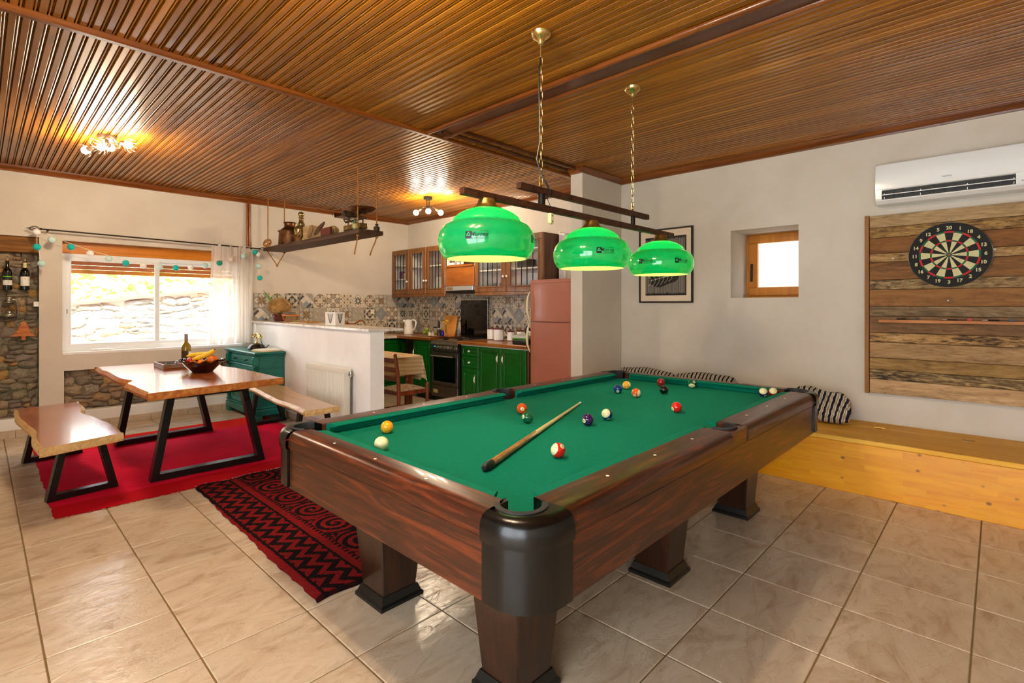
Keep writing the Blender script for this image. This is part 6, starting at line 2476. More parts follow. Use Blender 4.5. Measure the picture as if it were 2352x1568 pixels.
# base units -------------------------------------------------------------------------------
green = mottle('green_lacquer', ['#04480d', '#055613', '#076018'], 5, .32, .03, coat=.25)
counter = wood('butcher_block', ['#5e300c', '#8a4f18', '#a8692a', '#3c1c06'], 'y', 4, 9, .30, .3, .06, 1.4)
white_strip = mat('counter_strip', '#cfd2d0', .4)


def raised(par, name, axis, a0, a1, z0, z1, f, out=-1, handle=None, hk=None):
    """green panelled front; axis 'y': lies in the y-z plane at x=f"""
    mb = MB()
    g = lambda a, b, c, d, e0, e1, bev: (mb.box(f - e1, f - e0, a, b, c, d, bev) if axis == 'y' else mb.box(a, b, f - e1, f - e0, c, d, bev))
    w = .055 if (a1 - a0) > .2 and (z1 - z0) > .3 else .040
    g(a0, a1, z0, z1, -.020, 0, .002)
    for q in ((a0, a1, z1 - w, z1), (a0, a1, z0, z0 + w), (a0, a0 + w, z0 + w, z1 - w), (a1 - w, a1, z0 + w, z1 - w)):
        g(*q, 0, .008, .004)
    if a1 - a0 > 2 * w + .06 and z1 - z0 > 2 * w + .03:
        g(a0 + w + .018, a1 - w - .018, z0 + w + .012, z1 - w - .012, 0, .008, .006)
    d_ = mb.build(name, green, par)
    if handle:
        p, z = handle
        if hk == 'knob':
            c = (f - .008, p, z) if axis == 'y' else (p, f - .008, z)
            MB().lathe([(.001, .026), (.010, .025), (.014, .017), (.011, .009), (.007, .004), (.011, 0)], c, 14, axis=(-1, 0, 0) if axis == 'y' else (0, -1, 0)).build('knob', porc, d_)
        else:
            def hp(e, zz):
                return (f - .008 - e, p, zz) if axis == 'y' else (p, f - .008 - e, zz)
            h_ = MB().tube([hp(.016, z + .035), hp(.024, z + .018), hp(.026, z), hp(.024, z - .018), hp(.016, z - .035)], [.006, .010, .0115, .010, .006], 10).build('handle', porc, d_)
            MB().tube([hp(.002, z + .068), hp(.012, z + .052), hp(.017, z + .034)], [.004, .004, .006], 8).build('handle_mount', brass, h_)
            MB().tube([hp(.002, z - .068), hp(.012, z - .052), hp(.017, z - .034)], [.004, .004, .006], 8).build('handle_mount', brass, h_)
    return d_


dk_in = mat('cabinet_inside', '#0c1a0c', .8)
FX = 4.428
ku = thing('base_cabinet', 'green three-front base unit with two drawers beside the cooker', 'cabinet', (4.72, 4.98, 0), 'green kitchen base units')
MB().box(FX + .02, XW - .02, 4.822, 5.150, .10, .812).build('carcass', green, ku)
MB().box(FX + .06, XW - .02, 4.822, 5.150, 0, .10).build('kickboard', dk_in, ku)
raised(ku, 'drawer', 'y', 4.826, 5.146, .675, .808, FX, handle=(4.985, .742), hk='knob')
raised(ku, 'drawer', 'y', 4.826, 5.146, .520, .668, FX, handle=(4.985, .594), hk='knob')
raised(ku, 'door', 'y', 4.826, 5.146, .110, .512, FX, handle=(4.868, .385))
ku = thing('base_cabinet', 'green double-door base unit between drawers and fridge', 'cabinet', (4.72, 4.41, 0), 'green kitchen base units')
MB().box(FX + .02, XW - .02, 3.998, 4.818, .10, .812).build('carcass', green, ku)
MB().box(FX + .06, XW - .02, 3.998, 4.818, 0, .10).build('kickboard', dk_in, ku)
raised(ku, 'door', 'y', 4.412, 4.814, .110, .808, FX, handle=(4.455, .68))
raised(ku, 'door', 'y', 4.002, 4.406, .110, .808, FX, handle=(4.363, .68))
MB().box(FX + .01, XW - .02, 3.966, 3.996, 0, .812, .002).build('end_panel', walnut_d, ku)
wt = thing('worktop', 'thick wooden worktop between the cooker and the fridge', 'worktop', (4.71, 4.56, .812))
MB().box(4.392, XW - .012, 3.962, 5.205, .826, .868, .006).build('slab', counter, wt)
MB().box(4.420, XW - .02, 3.970, 5.160, .8125, .826, 0).build('support_strip', white_strip, wt)

kl = thing('base_cabinet', 'single-door green base unit left of the cooker', 'cabinet', (4.72, 6.05, 0), 'green kitchen base units')
MB().box(FX + .02, XW - .02, 5.835, 6.235, .10, .832).build('carcass', green, kl)
MB().box(FX + .06, XW - .02, 5.835, 6.235, 0, .10).build('kickboard', dk_in, kl)
raised(kl, 'door', 'y', 5.840, 6.230, .110, .815, FX, handle=(6.195, .655))
ks = thing('sink_unit', 'green sink base unit along the window wall behind the partition', 'cabinet', (3.6, 6.95, 0), 'green kitchen base units')
SYF = 6.66
MB().box(2.72, 4.60, SYF + .02, YL - .02, .10, .832).build('carcass', green, ks)
MB().box(2.72, 4.60, SYF + .06, YL - .02, 0, .10).build('kickboard', dk_in, ks)
for k in range(4):
    raised(ks, 'door', 'x', 2.725 + k * .465, 2.725 + k * .465 + .460, .110, .815, SYF, handle=(2.765 + k * .465, .68))
wt = thing('worktop', 'dark wooden worktop in the kitchen corner left of the cooker', 'worktop', (4.71, 6.5, .84))
mb = MB()
mb.box(4.405, XW - .012, 5.815, 6.64, .838, .882, .006)
mb.box(4.60, XW - .012, 6.64, YL - .012, .838, .882, .004)
mb.build('slab', counter, wt)
wt = thing('worktop', 'pale marble sink counter along the window wall', 'worktop', (3.6, 6.95, .84))
MB().box(2.71, 4.598, SYF - .03, YL - .012, .838, .874, .004).build('slab', marble, wt)

# cooker ---------------------------------------------------------------------------------------
steel = mottle('brushed_steel_front', ['#5a5349', '#6b6459', '#7a7266'], 3, .32, 0, 3, 0, metal=.85, vec=(1, 30, 1))
blk_gl = mat('black_glass', '#030303', .06, coat=.5)
ck = thing('cooker', 'stainless steel cooker with raised black glass lid', 'cooker', (4.70, 5.51, 0))
KY0, KY1, KX = 5.222, 5.808, 4.425
MB().box(KX + .02, 5.0, KY0, KY1, .06, .845, .003).build('body', mat('cooker_side', '#1a1512', .5), ck)
MB().box(KX + .05, 4.98, KY0 + .02, KY1 - .02, 0, .06).build('base', dk_in, ck)
MB().prism([(KX + .02, .700), (KX - .004, .705), (KX - .008, .80), (KX + .006, .838), (KX + .02, .845)], KY0, KY1, lambda u, v, w: (u, w, v)).build('control_panel', steel, ck)
for k in range(6):
    y = KY1 - .17 - k * .072 - (.02 if k == 5 else 0)
    MB().lathe([(.001, .024), (.016, .024), (.019, .018), (.020, .004), (.023, .002), (.023, 0)], (KX - .006, y, .758), 18, axis=(-1, 0, .06)).build('knob', chrome, ck)
MB().box(KX - .0105, KX - .005, KY1 - .125, KY1 - .070, .745, .785, .001).build('display', black_plastic, ck)
mb = MB()
letters(mb, '12:30', .020, lambda p, q: (KX - .0112, KY1 - .098 - p, .768 + q))
mb.build('clock_digits', mat('cyan_led', '#0a3038', .4, emit='#30c8e8', estr=2.5), ck)
od = MB()
frame_x(od, KY0 + .004, KY1 - .004, .235, .690, .050, KX - .004, KX + .02, .003)
od_o = od.build('oven_door', steel, ck)
MB().box(KX - .001, KX + .018, KY0 + .052, KY1 - .052, .283, .642, 0).build('oven_window', blk_gl, od_o)
MB().tube([(KX - .045, KY0 + .05, .640), (KX - .045, KY1 - .05, .640)], .010, 10).build('handle', chrome, od_o)
for y in (KY0 + .06, KY1 - .06):
    MB().cyl((KX - .045, y, .640), (KX - .002, y, .640), .007, k=8).build('handle_post', chrome, od_o)
MB().box(KX - .002, KX + .02, KY0 + .004, KY1 - .004, .070, .228, .003).build('drawer', steel, ck)
MB().box(KX - .004, KX - .001, KY1 - .155, KY1 - .055, .12, .17, 0).build('energy_label', mat('label_yellow', '#cbb57a', .6), ck)
MB().box(KX + .02, 4.93, KY0 + .004, KY1 - .004, .845, .852, .002).build('hob', mat('hob_steel', '#8a847a', .3, .8), ck)
for x, y in ((4.58, 5.36), (4.58, 5.67), (4.80, 5.36), (4.80, 5.67)):
    bu = MB().lathe([(.040, 0), (.040, .010), (.030, .014), (.030, .020), (.001, .022)], (x, y, .852), 18).build('burner', black_plastic, ck)
    for q in range(4):
        a = q * PI / 2 + PI / 4
        MB().box(x - .075, x + .075, y - .004 + (q - 1.5) * .04, y + .004 + (q - 1.5) * .04, .878, .886, .002).build('pan_support', black_plastic, bu)
lid_o = MB().box(4.955, 4.963, KY0 - .012, KY1 - .022, .870, 1.415, .002).build('glass_lid', blk_gl, ck)
MB().box(4.950, 4.968, KY0 - .012, KY1 - .022, 1.415, 1.430, .003).build('lid_trim', mat('trim_cream', '#cfc4a8', .4, .3), lid_o)

# fridge ------------------------------------------------------------------------------------------
fr_m = mat('terracotta_enamel', '#ab6a56', .35, coat=.15)
fg = thing('fridge', 'dusty terracotta fridge freezer beside the wall stub', 'fridge', (4.72, 3.64, 0))
FY0, FY1, FF = 3.325, 3.932, 4.402
MB().box(FF + .06, 5.0, FY0 + .004, FY1 - .004, .03, 1.60, .006).build('body', fr_m, fg)
MB().box(FF + .08, 4.98, FY0 + .03, FY1 - .03, 0, .03).build('feet', dk_in, fg)


def fdoor(name, z0, z1, par):
    nn = 10
    pts_ = [(FF + .055, FY0)] + [(FF + .030 - .030 * math.sin(PI * i / nn) ** .6, FY0 + (FY1 - FY0) * i / nn) for i in range(nn + 1)] + [(FF + .055, FY1)]
    return MB().prism(pts_, z0, z1, lambda u, v, w: (u, v, w)).build(name, fr_m, par)


d_lo = fdoor('fridge_door', .06, 1.148, fg)
d_up = fdoor('freezer_door', 1.160, 1.590, fg)
cap_ = fdoor('top_cap', 1.592, 1.632, fg)
ivory_p = mat('ivory_plastic', '#ece0b8', .35)
for z0, z1, dd in ((1.165, 1.50, d_up), (.80, 1.143, d_lo)):
    MB().tube([(FF - .002, FY1 - .018, z0), (FF - .030, FY1 - .004, z0 + (z1 - z0) * .25), (FF - .036, FY1 - .002, (z0 + z1) / 2), (FF - .026, FY1 - .006, z1 - (z1 - z0) * .2), (FF - .002, FY1 - .018, z1)], [.006, .012, .014, .012, .005], 10).build('handle', ivory_p, dd)
MB().cyl((FF - .004, FY1 - .03, 1.07), (FF + .006, FY1 - .03, 1.07), .004, k=8).build('screw', porc, d_lo)

# right counter things -------------------------------------------------------------------------------
RZ = .8685
lid_r = mat('dark_red_lid', '#5a1812', .4)
for k, (x, y, r, h, lab) in enumerate(((4.86, 5.03, .058, .145, 'white enamel canister with a dark red lid closest to the black lid of the cooker'), (4.80, 4.83, .066, .15, 'largest white canister with a dark red lid'), (4.86, 4.66, .050, .12, 'small white canister third along the counter'), (4.88, 4.50, .052, .13, 'small white canister fourth along the counter'), (4.93, 4.35, .055, .165, 'tall white canister behind the sandwich toaster'))):
    c = thing('canister', lab, 'canister', (x, y, RZ), 'white canisters on the right worktop')
    MB().lathe([(.001, 0), (r, 0), (r, h), (.001, h)], (x, y, RZ), 24).build('body', porc, c)
    MB().lathe([(r + .001, 0), (r + .002, .008)], (x, y, RZ + .002), 24).build('base_band', lid_r, c)
    MB().lathe([(r + .002, 0), (r + .002, .012), (r * .8, .018), (.001, .020)], (x, y, RZ + h), 24).build('lid', lid_r, c)
    MB().ball((x, y, RZ + h + .024), .008, 10, 6).build('lid_knob', lid_r, c)
st = thing('sandwich_toaster', 'black and green sandwich toaster at the fridge end of the worktop', 'toaster', (4.62, 4.16, RZ))
MB().box(4.50, 4.75, 4.03, 4.30, RZ, RZ + .055, .010).build('base', black_plastic, st)
MB().box(4.50, 4.75, 4.03, 4.30, RZ + .056, RZ + .076, .006).build('green_plate', mat('lime_plastic', '#3f8a2a', .4), st)
MB().prism([(4.50, .078), (4.75, .078), (4.75, .13), (4.50, .105)], 4.03, 4.30, lambda u, v, w: (u, w, RZ + v)).build('lid', mat('lid_grey', '#c9cec2', .35), st)
MB().tube([(4.52, 4.05, RZ + .10), (4.48, 4.05, RZ + .15), (4.50, 4.05, RZ + .20), (4.56, 4.05, RZ + .17)], .012, 8).build('handle', black_plastic, st)

# left counter things ---------------------------------------------------------------------------------
LZ = .8825
kt = thing('kettle', 'white plastic electric kettle in the kitchen corner', 'kettle', (4.72, 6.78, LZ))
MB().lathe([(.075, 0), (.078, .004), (.078, .018), (.072, .020)], (4.72, 6.78, LZ), 28).build('base', porc, kt)
MB().lathe([(.001, .021), (.072, .021), (.072, .04), (.066, .12), (.060, .20), (.056, .225), (.030, .235), (.001, .237)], (4.72, 6.78, LZ), 28, sx=1.0).build('body', porc, kt)
MB().tube([(4.75, 6.73, LZ + .225), (4.775, 6.69, LZ + .225), (4.785, 6.665, LZ + .19), (4.775, 6.675, LZ + .11), (4.76, 6.71, LZ + .06)], [.012, .013, .013, .012, .010], 10).build('handle', porc, kt)
MB().tube([(4.69, 6.83, LZ + .195), (4.675, 6.855, LZ + .225)], [.022, .012], 10).build('spout', porc, kt)
MB().box(4.655, 4.66, 6.765, 6.785, LZ + .06, LZ + .15, .001).build('water_gauge', mat('gauge_grey', '#9aa0a4', .4), kt)
cbm = wood('board_beech', ['#b9722a', '#cf8a38', '#dc9f50'], 'z', 6, 12, .5)
mb = MB()
mb.prism([(6.02, 0), (6.30, 0), (6.32, .02), (6.32, .28), (6.30, .30), (6.03, .30), (6.01, .28), (6.01, .02)], 0, .016, lambda u, v, w: (4.935 + v * .22 + w, u - .10, LZ + v))
cb_o = mb.build('cutting_board', cbm)
tag(cb_o, 'orange-brown wooden chopping board leaning on the splashback', 'chopping board')
gb = thing('glass_bowl', 'clear glass bowl holding limes on the left worktop', 'bowl', (4.68, 6.25, LZ))
MB().lathe([(.001, .003), (.045, 0), (.05, .005), (.085, .06), (.105, .105), (.101, .105), (.080, .062), (.045, .010), (.001, .009)], (4.68, 6.25, LZ), 28).build('body', tumbler_g, gb)
lime = mottle('lime_skin', ['#7a9a14', '#a0b82a'], 14, .4)
for k, (a, b, c, lab) in enumerate(((4.66, 6.27, .045, 'lime at the front of the glass bowl'), (4.71, 6.23, .045, 'lime at the back of the glass bowl'), (4.685, 6.255, .088, 'lime lying on top in the glass bowl'))):
    o = MB().ball((a, b, LZ + c), .030, 16, 10, sz=.9).build('lime', lime)
    tag(o, lab, 'fruit', 'limes in the glass bowl')
tr2 = MB().lathe([(.001, .0), (.10, 0), (.125, .010), (.128, .014), (.10, .006), (.001, .006)], (4.66, 5.98, LZ), 32, sx=.85, sy=1.3).build('serving_tray', mat('tray_pink', '#c49a7a', .5))
tag(tr2, 'oval tray with condiments next to the cooker', 'tray')


def jar(x, y, r, h, m_, capm, label, name='jar'):
    j = thing(name, label, 'jar' if name == 'jar' else 'bottle', (x, y, LZ + .0065), 'condiments on the oval tray')
    MB().lathe([(.001, 0), (r, 0), (r, h * .8), (r * .7, h * .92), (r * .7, h)], (x, y, LZ + .0065), 16).build('glass', m_, j)
    MB().cyl((x, y, LZ + .0065 + h), (x, y, LZ + .0065 + h + .018), r * .75, k=14).build('cap', capm, j)


silver_c = mat('silver_cap', '#b5b0a6', .3, .8)
jar(4.60, 6.07, .022, .055, mat('salt_glass', '#e9e4d8', .1), silver_c, 'salt shaker on the oval tray')
jar(4.61, 6.01, .022, .055, mat('pepper_glass', '#c2b6a2', .1), silver_c, 'pepper shaker beside the salt shaker')
jar(4.70, 6.07, .040, .115, tumbler_g, black_plastic, 'wide glass jar with a black lid on the oval tray')
jar(4.69, 5.97, .020, .20, mat('vinegar_glass', '#2a1c10', .1), black_plastic, 'tall dark vinegar bottle on the oval tray', 'bottle')
jar(4.65, 5.915, .034, .10, mat('honey_glass', '#3a2a16', .1), silver_c, 'dark preserve jar on the oval tray')
jar(4.66, 5.845, .022, .075, mat('cobalt', '#12129a', .2), mat('cobalt_cap', '#1a1aae', .3), 'cobalt blue jar at the end of the oval tray')
fl = thing('flower_vase', 'small glass vase with yellow flowers on the left worktop', 'vase', (4.78, 5.92, LZ))
MB().lathe([(.001, .002), (.022, 0), (.030, .04), (.020, .09), (.012, .12), (.016, .15), (.015, .15), (.010, .12), (.001, .01)], (4.78, 5.92, LZ), 18).build('glass', tumbler_g, fl)
yel = mat('petal_yellow', '#e8b814', .6)
for k, (a, b, c) in enumerate(((-.02, .03, .20), (.01, -.03, .215), (.02, .01, .225), (-.01, -.01, .19))):
    s_ = MB().tube([(4.78, 5.92, LZ + .05), (4.78 + a * .5, 5.92 + b * .5, LZ + c - .05), (4.78 + a, 5.92 + b, LZ + c)], .0015, 5).build('stem', mat('stem_leaf', '#4a5a20', .7) if k == 0 else bpy.data.materials['stem_leaf'], fl)
    MB().ball((4.78 + a, 5.92 + b, LZ + c + .006), .014, 12, 8, sz=.8).build('bloom', yel, s_)
sk = MB().box(4.31, 4.375, YL - .035, YL - .019, 1.20, 1.268, .004).build('wall_socket', mat('socket_cream', '#e9dfc6', .4))
tag(sk, 'cream socket plate on the splashback behind the tap', 'socket')
cop = mat('polished_copper', '#b5622c', .2, .95)
fc = thing('tap', 'copper swan-neck kitchen tap at the sink', 'tap', (3.83, 7.10, .874))
MB().lathe([(.026, 0), (.026, .01), (.015, .02), (.012, .12), (.014, .19), (.016, .215), (.010, .23), (.001, .232)], (3.83, 7.10, .8745), 18).build('column', cop, fc)
MB().tube([(3.83, 7.10, 1.06), (3.88, 7.08, 1.062), (3.93, 7.06, 1.06), (3.97, 7.05, 1.075), (4.00, 7.04, 1.10), (4.04, 7.03, 1.108), (4.07, 7.02, 1.09), (4.085, 7.015, 1.05)], [.009, .009, .009, .010, .011, .011, .011, .010], 10).build('spout', cop, fc)

# bar top things --------------------------------------------------------------------------------------
clay = mat('oxblood_pot', '#5a1f16', .25, coat=.4)
y0 = 6.80
pt = thing('planter', 'oxblood pot holding a mass of dried grass', 'planter', (2.72, y0, btz(y0)))
MB().lathe([(.001, .002), (.055, 0), (.070, .02), (.088, .07), (.092, .095), (.084, .095), (.078, .06), (.001, .02)], (2.72, y0, btz(y0)), 28).build('pot', clay, pt)
hay_m = mottle('dried_grass', ['#8a6432', '#b78a4e', '#cfa86a'], 20, .9)
rs = random.Random(31)
hm = MB()
hc = Vector((2.72, y0, btz(y0) + .185))
for k in range(900):
    a, b = rs.uniform(0, 2 * PI), rs.uniform(-1, 1)
    R = rs.uniform(.5, 1.0) ** .4
    d = Vector((math.cos(a) * math.sqrt(1 - b * b), math.sin(a) * math.sqrt(1 - b * b), b))
    p = hc + Vector((d.x * .13, d.y * .235, d.z * .12)) * R
    tdir = d.cross(Vector((rs.uniform(-1, 1), rs.uniform(-1, 1), rs.uniform(-1, 1)))).normalized()
    L = rs.uniform(.02, .06)
    hm.tube([p - tdir * L / 2, p + d * .010, p + tdir * L / 2], rs.uniform(.0010, .0020), 3, caps=False)
ho = hm.build('dried_grass', hay_m, pt, weld=False)
ho['kind'] = 'stuff'
core = MB().ball(hc, .10, 20, 12, sx=1.1, sy=1.75, sz=.9).build('grass_core', hay_m, pt)
snake_m = mat('snake_leaf', '#5f9a1c', .45)
sn = thing('snake_plant', 'tall green snake plant leaves behind the dried grass', 'plant', (2.83, 7.02, btz(7.02)))
MB().lathe([(.001, .002), (.030, 0), (.036, .05), (.033, .05), (.001, .04)], (2.83, 7.02, btz(7.02)), 16).build('pot', mat('grey_pot', '#8a8478', .7), sn)
for (dx, dy, h, w_) in ((-.20, .09, .375, .022), (-.02, .10, .340, .017)):
    mb = MB()
    b0 = Vector((2.83, 7.02, btz(7.02) + .03))
    tip = b0 + Vector((dx, dy, h))
    n = 8
    vs = []
    for i in range(n + 1):
        s_ = i / n
        c = b0.lerp(tip, s_) + Vector((0, 0, .03 * math.sin(PI * s_)))
        ww = w_ * (math.sin(PI * min(s_ * .75 + .25, 1)) + .05)
        vs += [c - CRv * ww, c + CFv * .004, c + CRv * ww, c + CFv * .008]
    fs = [(i * 4 + j, i * 4 + (j + 1) % 4, i * 4 + 4 + (j + 1) % 4, i * 4 + 4 + j) for i in range(n) for j in range(4)]
    mb.add(vs, fs, 0, True)
    mb.build('leaf', snake_m, sn)
y0 = 6.46
wick = mottle('cane', ['#7a4a1c', '#a86c30', '#c88a48'], 30, .6)
bk_ = thing('basket', 'oval wire basket with an orange cane rim on the bar top', 'basket', (2.72, y0, btz(y0)))
n = 28
rim = [(2.72 + .085 * math.cos(2 * PI * i / n), y0 + .130 * math.sin(2 * PI * i / n), btz(y0) + .085) for i in range(n)]
MB().tube(rim, .008, 6, True).build('rim', mat('orange_cane', '#c8741c', .5), bk_)
MB().tube([(2.72 + (p[0] - 2.72) * .62, y0 + (p[1] - y0) * .62, btz(y0) + .004) for p in rim], .004, 5, True).build('base_ring', wick, bk_)
for i in range(n):
    p = Vector(rim[i])
    q = Vector((2.72 + (p.x - 2.72) * .62, y0 + (p.y - y0) * .62, btz(y0) + .004))
    MB().tube([p, (p + q) / 2 + Vector(((p.x - 2.72) * .12, (p.y - y0) * .12, -.006)), q], .0035, 4, caps=False).build('stake', wick, bk_)
for k, (z, r, lab) in enumerate(((.095, .085, 'grey slate disc lower in the basket'), (.112, .075, 'grey slate disc lying on top in the basket'))):
    mb = MB().lathe([(.001, 0), (r, 0), (r, .012), (.001, .012)], (2.72, y0 + .02, btz(y0) + z), 24, sx=.9, sy=1.1)
    tag(mb.build('slate_disc', mottle('slate_%d' % k, ['#5e564a', '#7a7062'], 10, .7)), lab, 'disc', 'slate discs in the basket')
y0 = 5.98
mt = thing('place_mat', 'woven cane mat lying on white papers on the bar top', 'mat', (2.70, y0, btz(y0)))
MB().box(2.60, 2.80, y0 - .25, y0 + .23, btz(y0) + .003, btz(y0) + .009, .001).build('paper', paper, mt)
for k in range(16):
    MB().box(2.62, 2.80, y0 - .20 + k * .025, y0 - .20 + k * .025 + .021, btz(y0) + .0095, btz(y0) + .022, .003).build('slat', wick, mt)
MB().box(2.63, 2.68, y0 + .13, y0 + .20, btz(y0) + .0225, btz(y0) + .027, .001).build('green_tag', mat('lime_tag', '#8ad03a', .5), mt)
y0 = 7.06
gbx = MB().box(2.62, 2.73, y0 - .06, y0 + .06, btz(y0) + .002, btz(y0) + .085, .003).build('glass_box', tumbler_g)
tag(gbx, 'clear glass box at the wall end of the bar top', 'box')
# ornate tin box, turned a little
y0 = 5.26
bz_ = btz(y0)
bxn = thing('ornate_box', 'white square planter box with black scrollwork on the bar top', 'box', (2.70, y0, bz_))
h2 = .072
a0 = .35
ca_, sa_ = math.cos(a0), math.sin(a0)
bp = lambda p, q, z: (2.70 + p * ca_ - q * sa_, y0 + p * sa_ + q * ca_, bz_ + z)
mb = MB()
vs = [bp(s * p, s * q, z) for s, z in ((h2 * .96, 0.001), (h2, .145), (h2 * .94, .145), (h2 * .90, .010)) for p, q in ((-1, -1), (1, -1), (1, 1), (-1, 1))]
mb.add(vs, [(l * 4 + i, l * 4 + (i + 1) % 4, l * 4 + 4 + (i + 1) % 4, l * 4 + 4 + i) for l in range(3) for i in range(4)] + [(0, 1, 2, 3), (12, 13, 14, 15)])
mb.build('body', mat('tin_white', '#eceae4', .4), bxn)
scr = MB()
rs = random.Random(8)


def side_pt(sd, p, z):
    f = h2 * (.96 + .04 * z / .145) + .0008
    return bp(-f, -p, z) if sd == 0 else bp(p, -f, z)


for sd in (0, 1):
    for s in (1, -1):
        for k in range(9):
            z = .030 + k * .0115
            w_ = .010 + .034 * (k / 8) ** .8
            n = 7
            cur_ = []
            for i in range(n):
                a = 2.6 * PI * i / (n - 1)
                r = .0085 * (1 - i / n)
                cur_.append(side_pt(sd, s * (w_ * .65 + r * math.cos(a)), z + r * math.sin(a)))
            scr.tube(cur_, .0011, 4, caps=False)
            scr.tube([side_pt(sd, 0, z - .006), side_pt(sd, s * w_ * .45, z), side_pt(sd, s * w_, z + .006)], .0011, 4, caps=False)
    scr.tube([side_pt(sd, 0, .022), side_pt(sd, 0, .135)], .0012, 4, caps=False)
so = scr.build('scrollwork', mat('scroll_black', '#17130f', .6), bxn, weld=False)

# kitchen table and chair ---------------------------------------------------------------------------------
mahog = wood('reddish_wood', ['#4a1a08', '#6f2c10', '#8a3d1a'], 'z', 6, 10, .35, .25)
ktb = thing('kitchen_table', 'small kitchen table with reddish legs behind the partition', 'table', (3.3, 5.38, 0))
KTX0, KTX1, KTY0, KTY1 = 2.99, 3.64, 4.98, 5.78
MB().box(KTX0, KTX1, KTY0, KTY1, .725, .748, .004).build('top', mahog, ktb)
MB().box(KTX0 + .03, KTX1 - .03, KTY0 + .03, KTY1 - .03, .64, .725, 0).build('apron', mahog, ktb)
for x in (KTX0 + .05, KTX1 - .15):
    for y in (KTY0 + .05, KTY1 - .12):
        MB().box(x, x + .07, y, y + .07, 0, .64, .004).build('leg', mahog, ktb)
cloth_m = mat('striped_tablecloth', '#d9c29a', .9)
t = NT(cloth_m)
ox, oy, oz = t.sep(t.obj())
f_ = t.m('FRACT', t.m('MULTIPLY', t.m('ADD', t.m('MULTIPLY', ox, .05), oz), 22.0))
t.color(t.mix(t.m('LESS_THAN', f_, .5), '#c9ad80', '#d8c29c'))


def cloth(u, v):
    """sheet larger than the top, hanging at the edges"""
    X = KTX0 - .06 + (KTX1 - KTX0 + .36) * u
    Y = KTY0 - .22 + (KTY1 - KTY0 + .44) * v
    ex = max(KTX0 - X, X - KTX1, 0)
    ey = max(KTY0 - Y, Y - KTY1, 0)
    sx = -1 if X < KTX0 else 1
    sy = -1 if Y < KTY0 else 1
    x, y = min(max(X, KTX0 - .004), KTX1 + .004), min(max(Y, KTY0 - .004), KTY1 + .004)
    e = max(ex, ey)
    z = .7505
    if e > 0:
        z = .7505 - e
        fold = .018 * math.sin(16 * (X + Y)) * min(1, e / .1)
        if ex > 0:
            x += sx * (.012 + fold * .5 + min(ex, ey) * .16)
        if ey > 0:
            y += sy * (.012 + fold * .5 + min(ex, ey) * .16)
        if ex > 0 and ey > 0:
            z = .7505 - math.hypot(ex, ey) * .9
    return (x, y, z)


cl = MB().grid(50, 60, cloth).build('tablecloth', cloth_m)
tag(cl, 'beige striped cloth hanging over the kitchen table', 'tablecloth')

kch = thing('kitchen_chair', 'reddish wooden chair with a patterned seat behind the partition', 'chair', (3.2, 4.72, 0))
sm = mottle('tapestry_seat', ['#5a4a3a', '#8a7456', '#a89070', '#6a5a6a'], 22, .9)
for y in (4.53, 4.92):
    MB().tube([(3.02, y, 0), (3.035, y, .42), (3.02, y, .62), (2.99, y, .815)], [.017, .020, .020, .017], 12).build('back_post', mahog, kch)
    MB().ball((2.989, y, .818), .019, 12, 8).build('post_cap', mahog, kch)
    MB().cyl((3.40, y, 0), (3.40, y, .475), .018, .021, 12).build('leg', mahog, kch)
    MB().ball((3.40, y, .478), .022, 12, 8).build('leg_cap', mahog, kch)
    MB().box(3.04, 3.40, y - .010, y + .010, .39, .432, .004).build('seat_rail', mahog, kch)
    MB().cyl((3.04, y, .20), (3.40, y, .20), .010, k=10).build('stretcher', mahog, kch)
for x in (3.04, 3.40):
    MB().box(x - .010, x + .010, 4.53, 4.92, .39, .432, .004).build('seat_rail', mahog, kch)
for z in (.56, .66, .755):
    MB().box(2.992 + (.815 - z) * .14, 3.008 + (.815 - z) * .14, 4.54, 4.91, z - .025, z + .025, .005).build('back_slat', mahog, kch)
MB().grid(14, 14, lambda u, v: (3.035 + .37 * u, 4.535 + .38 * v, .434 + .030 * (1 - (2 * u - 1) ** 4) * (1 - (2 * v - 1) ** 4))).build('seat', sm, kch)

# hanging shelf -----------------------------------------------------------------------------------------------
SZ = 2.108
oldw = wood('old_board', ['#2a1a10', '#4a3020', '#5e4230'], 'y', 5, 12, .65, 0, .1, 1.5, .3)
rope_m = mottle('jute_rope', ['#7a4c18', '#a06a28', '#bb8540'], 60, .9, .4)
hsf = thing('hanging_shelf', 'dark plank shelf hung from the ceiling on four ropes', 'shelf', (2.76, 5.86, 2.06))
MB().box(2.625, 2.905, 4.62, 7.10, SZ - .045, SZ, .004).build('board', oldw, hsf)
for k, (x, y, ex, ey) in enumerate(((2.663, 4.708, -.02, .03), (2.869, 4.690, -.06, .03), (2.650, 7.0, .10, -.05), (2.850, 6.96, -.08, .05))):
    MB().tube([(x, y, SZ), (x, y, ZC)], .0065, 7).build('rope', rope_m, hsf)
    MB().ball((x, y, SZ - .058), .017, 10, 6, sz=.7).build('knot', rope_m, hsf)
    MB().tube([(x, y, SZ - .06), (x + ex * .3, y + ey * .3, SZ - .12), (x + ex * .8, y + ey * .8, SZ - .20), (x + ex, y + ey, SZ - .25)], [.0065, .0065, .0065, .008], 7).build('rope_end', rope_m, hsf)
SZ += .0005
lp = MB()
for k in range(3):
    lp.tube([tuple(Vector((2.66, 7.05, SZ + .062)) + CRv * ((.052 - .008 * k) * math.cos(2 * PI * i / 18)) + CFv * (.02 * math.sin(2 * PI * i / 18 + k)) + Vector((0, 0, (.052 - .010 * k) * math.sin(2 * PI * i / 18 + .5 * k)))) for i in range(18)], .0055, 6, True)
tag(lp.build('cord_coil', mat('tan_cord', '#a8692c', .7), weld=False), 'coil of tan cord at the window end of the hanging shelf', 'cord')
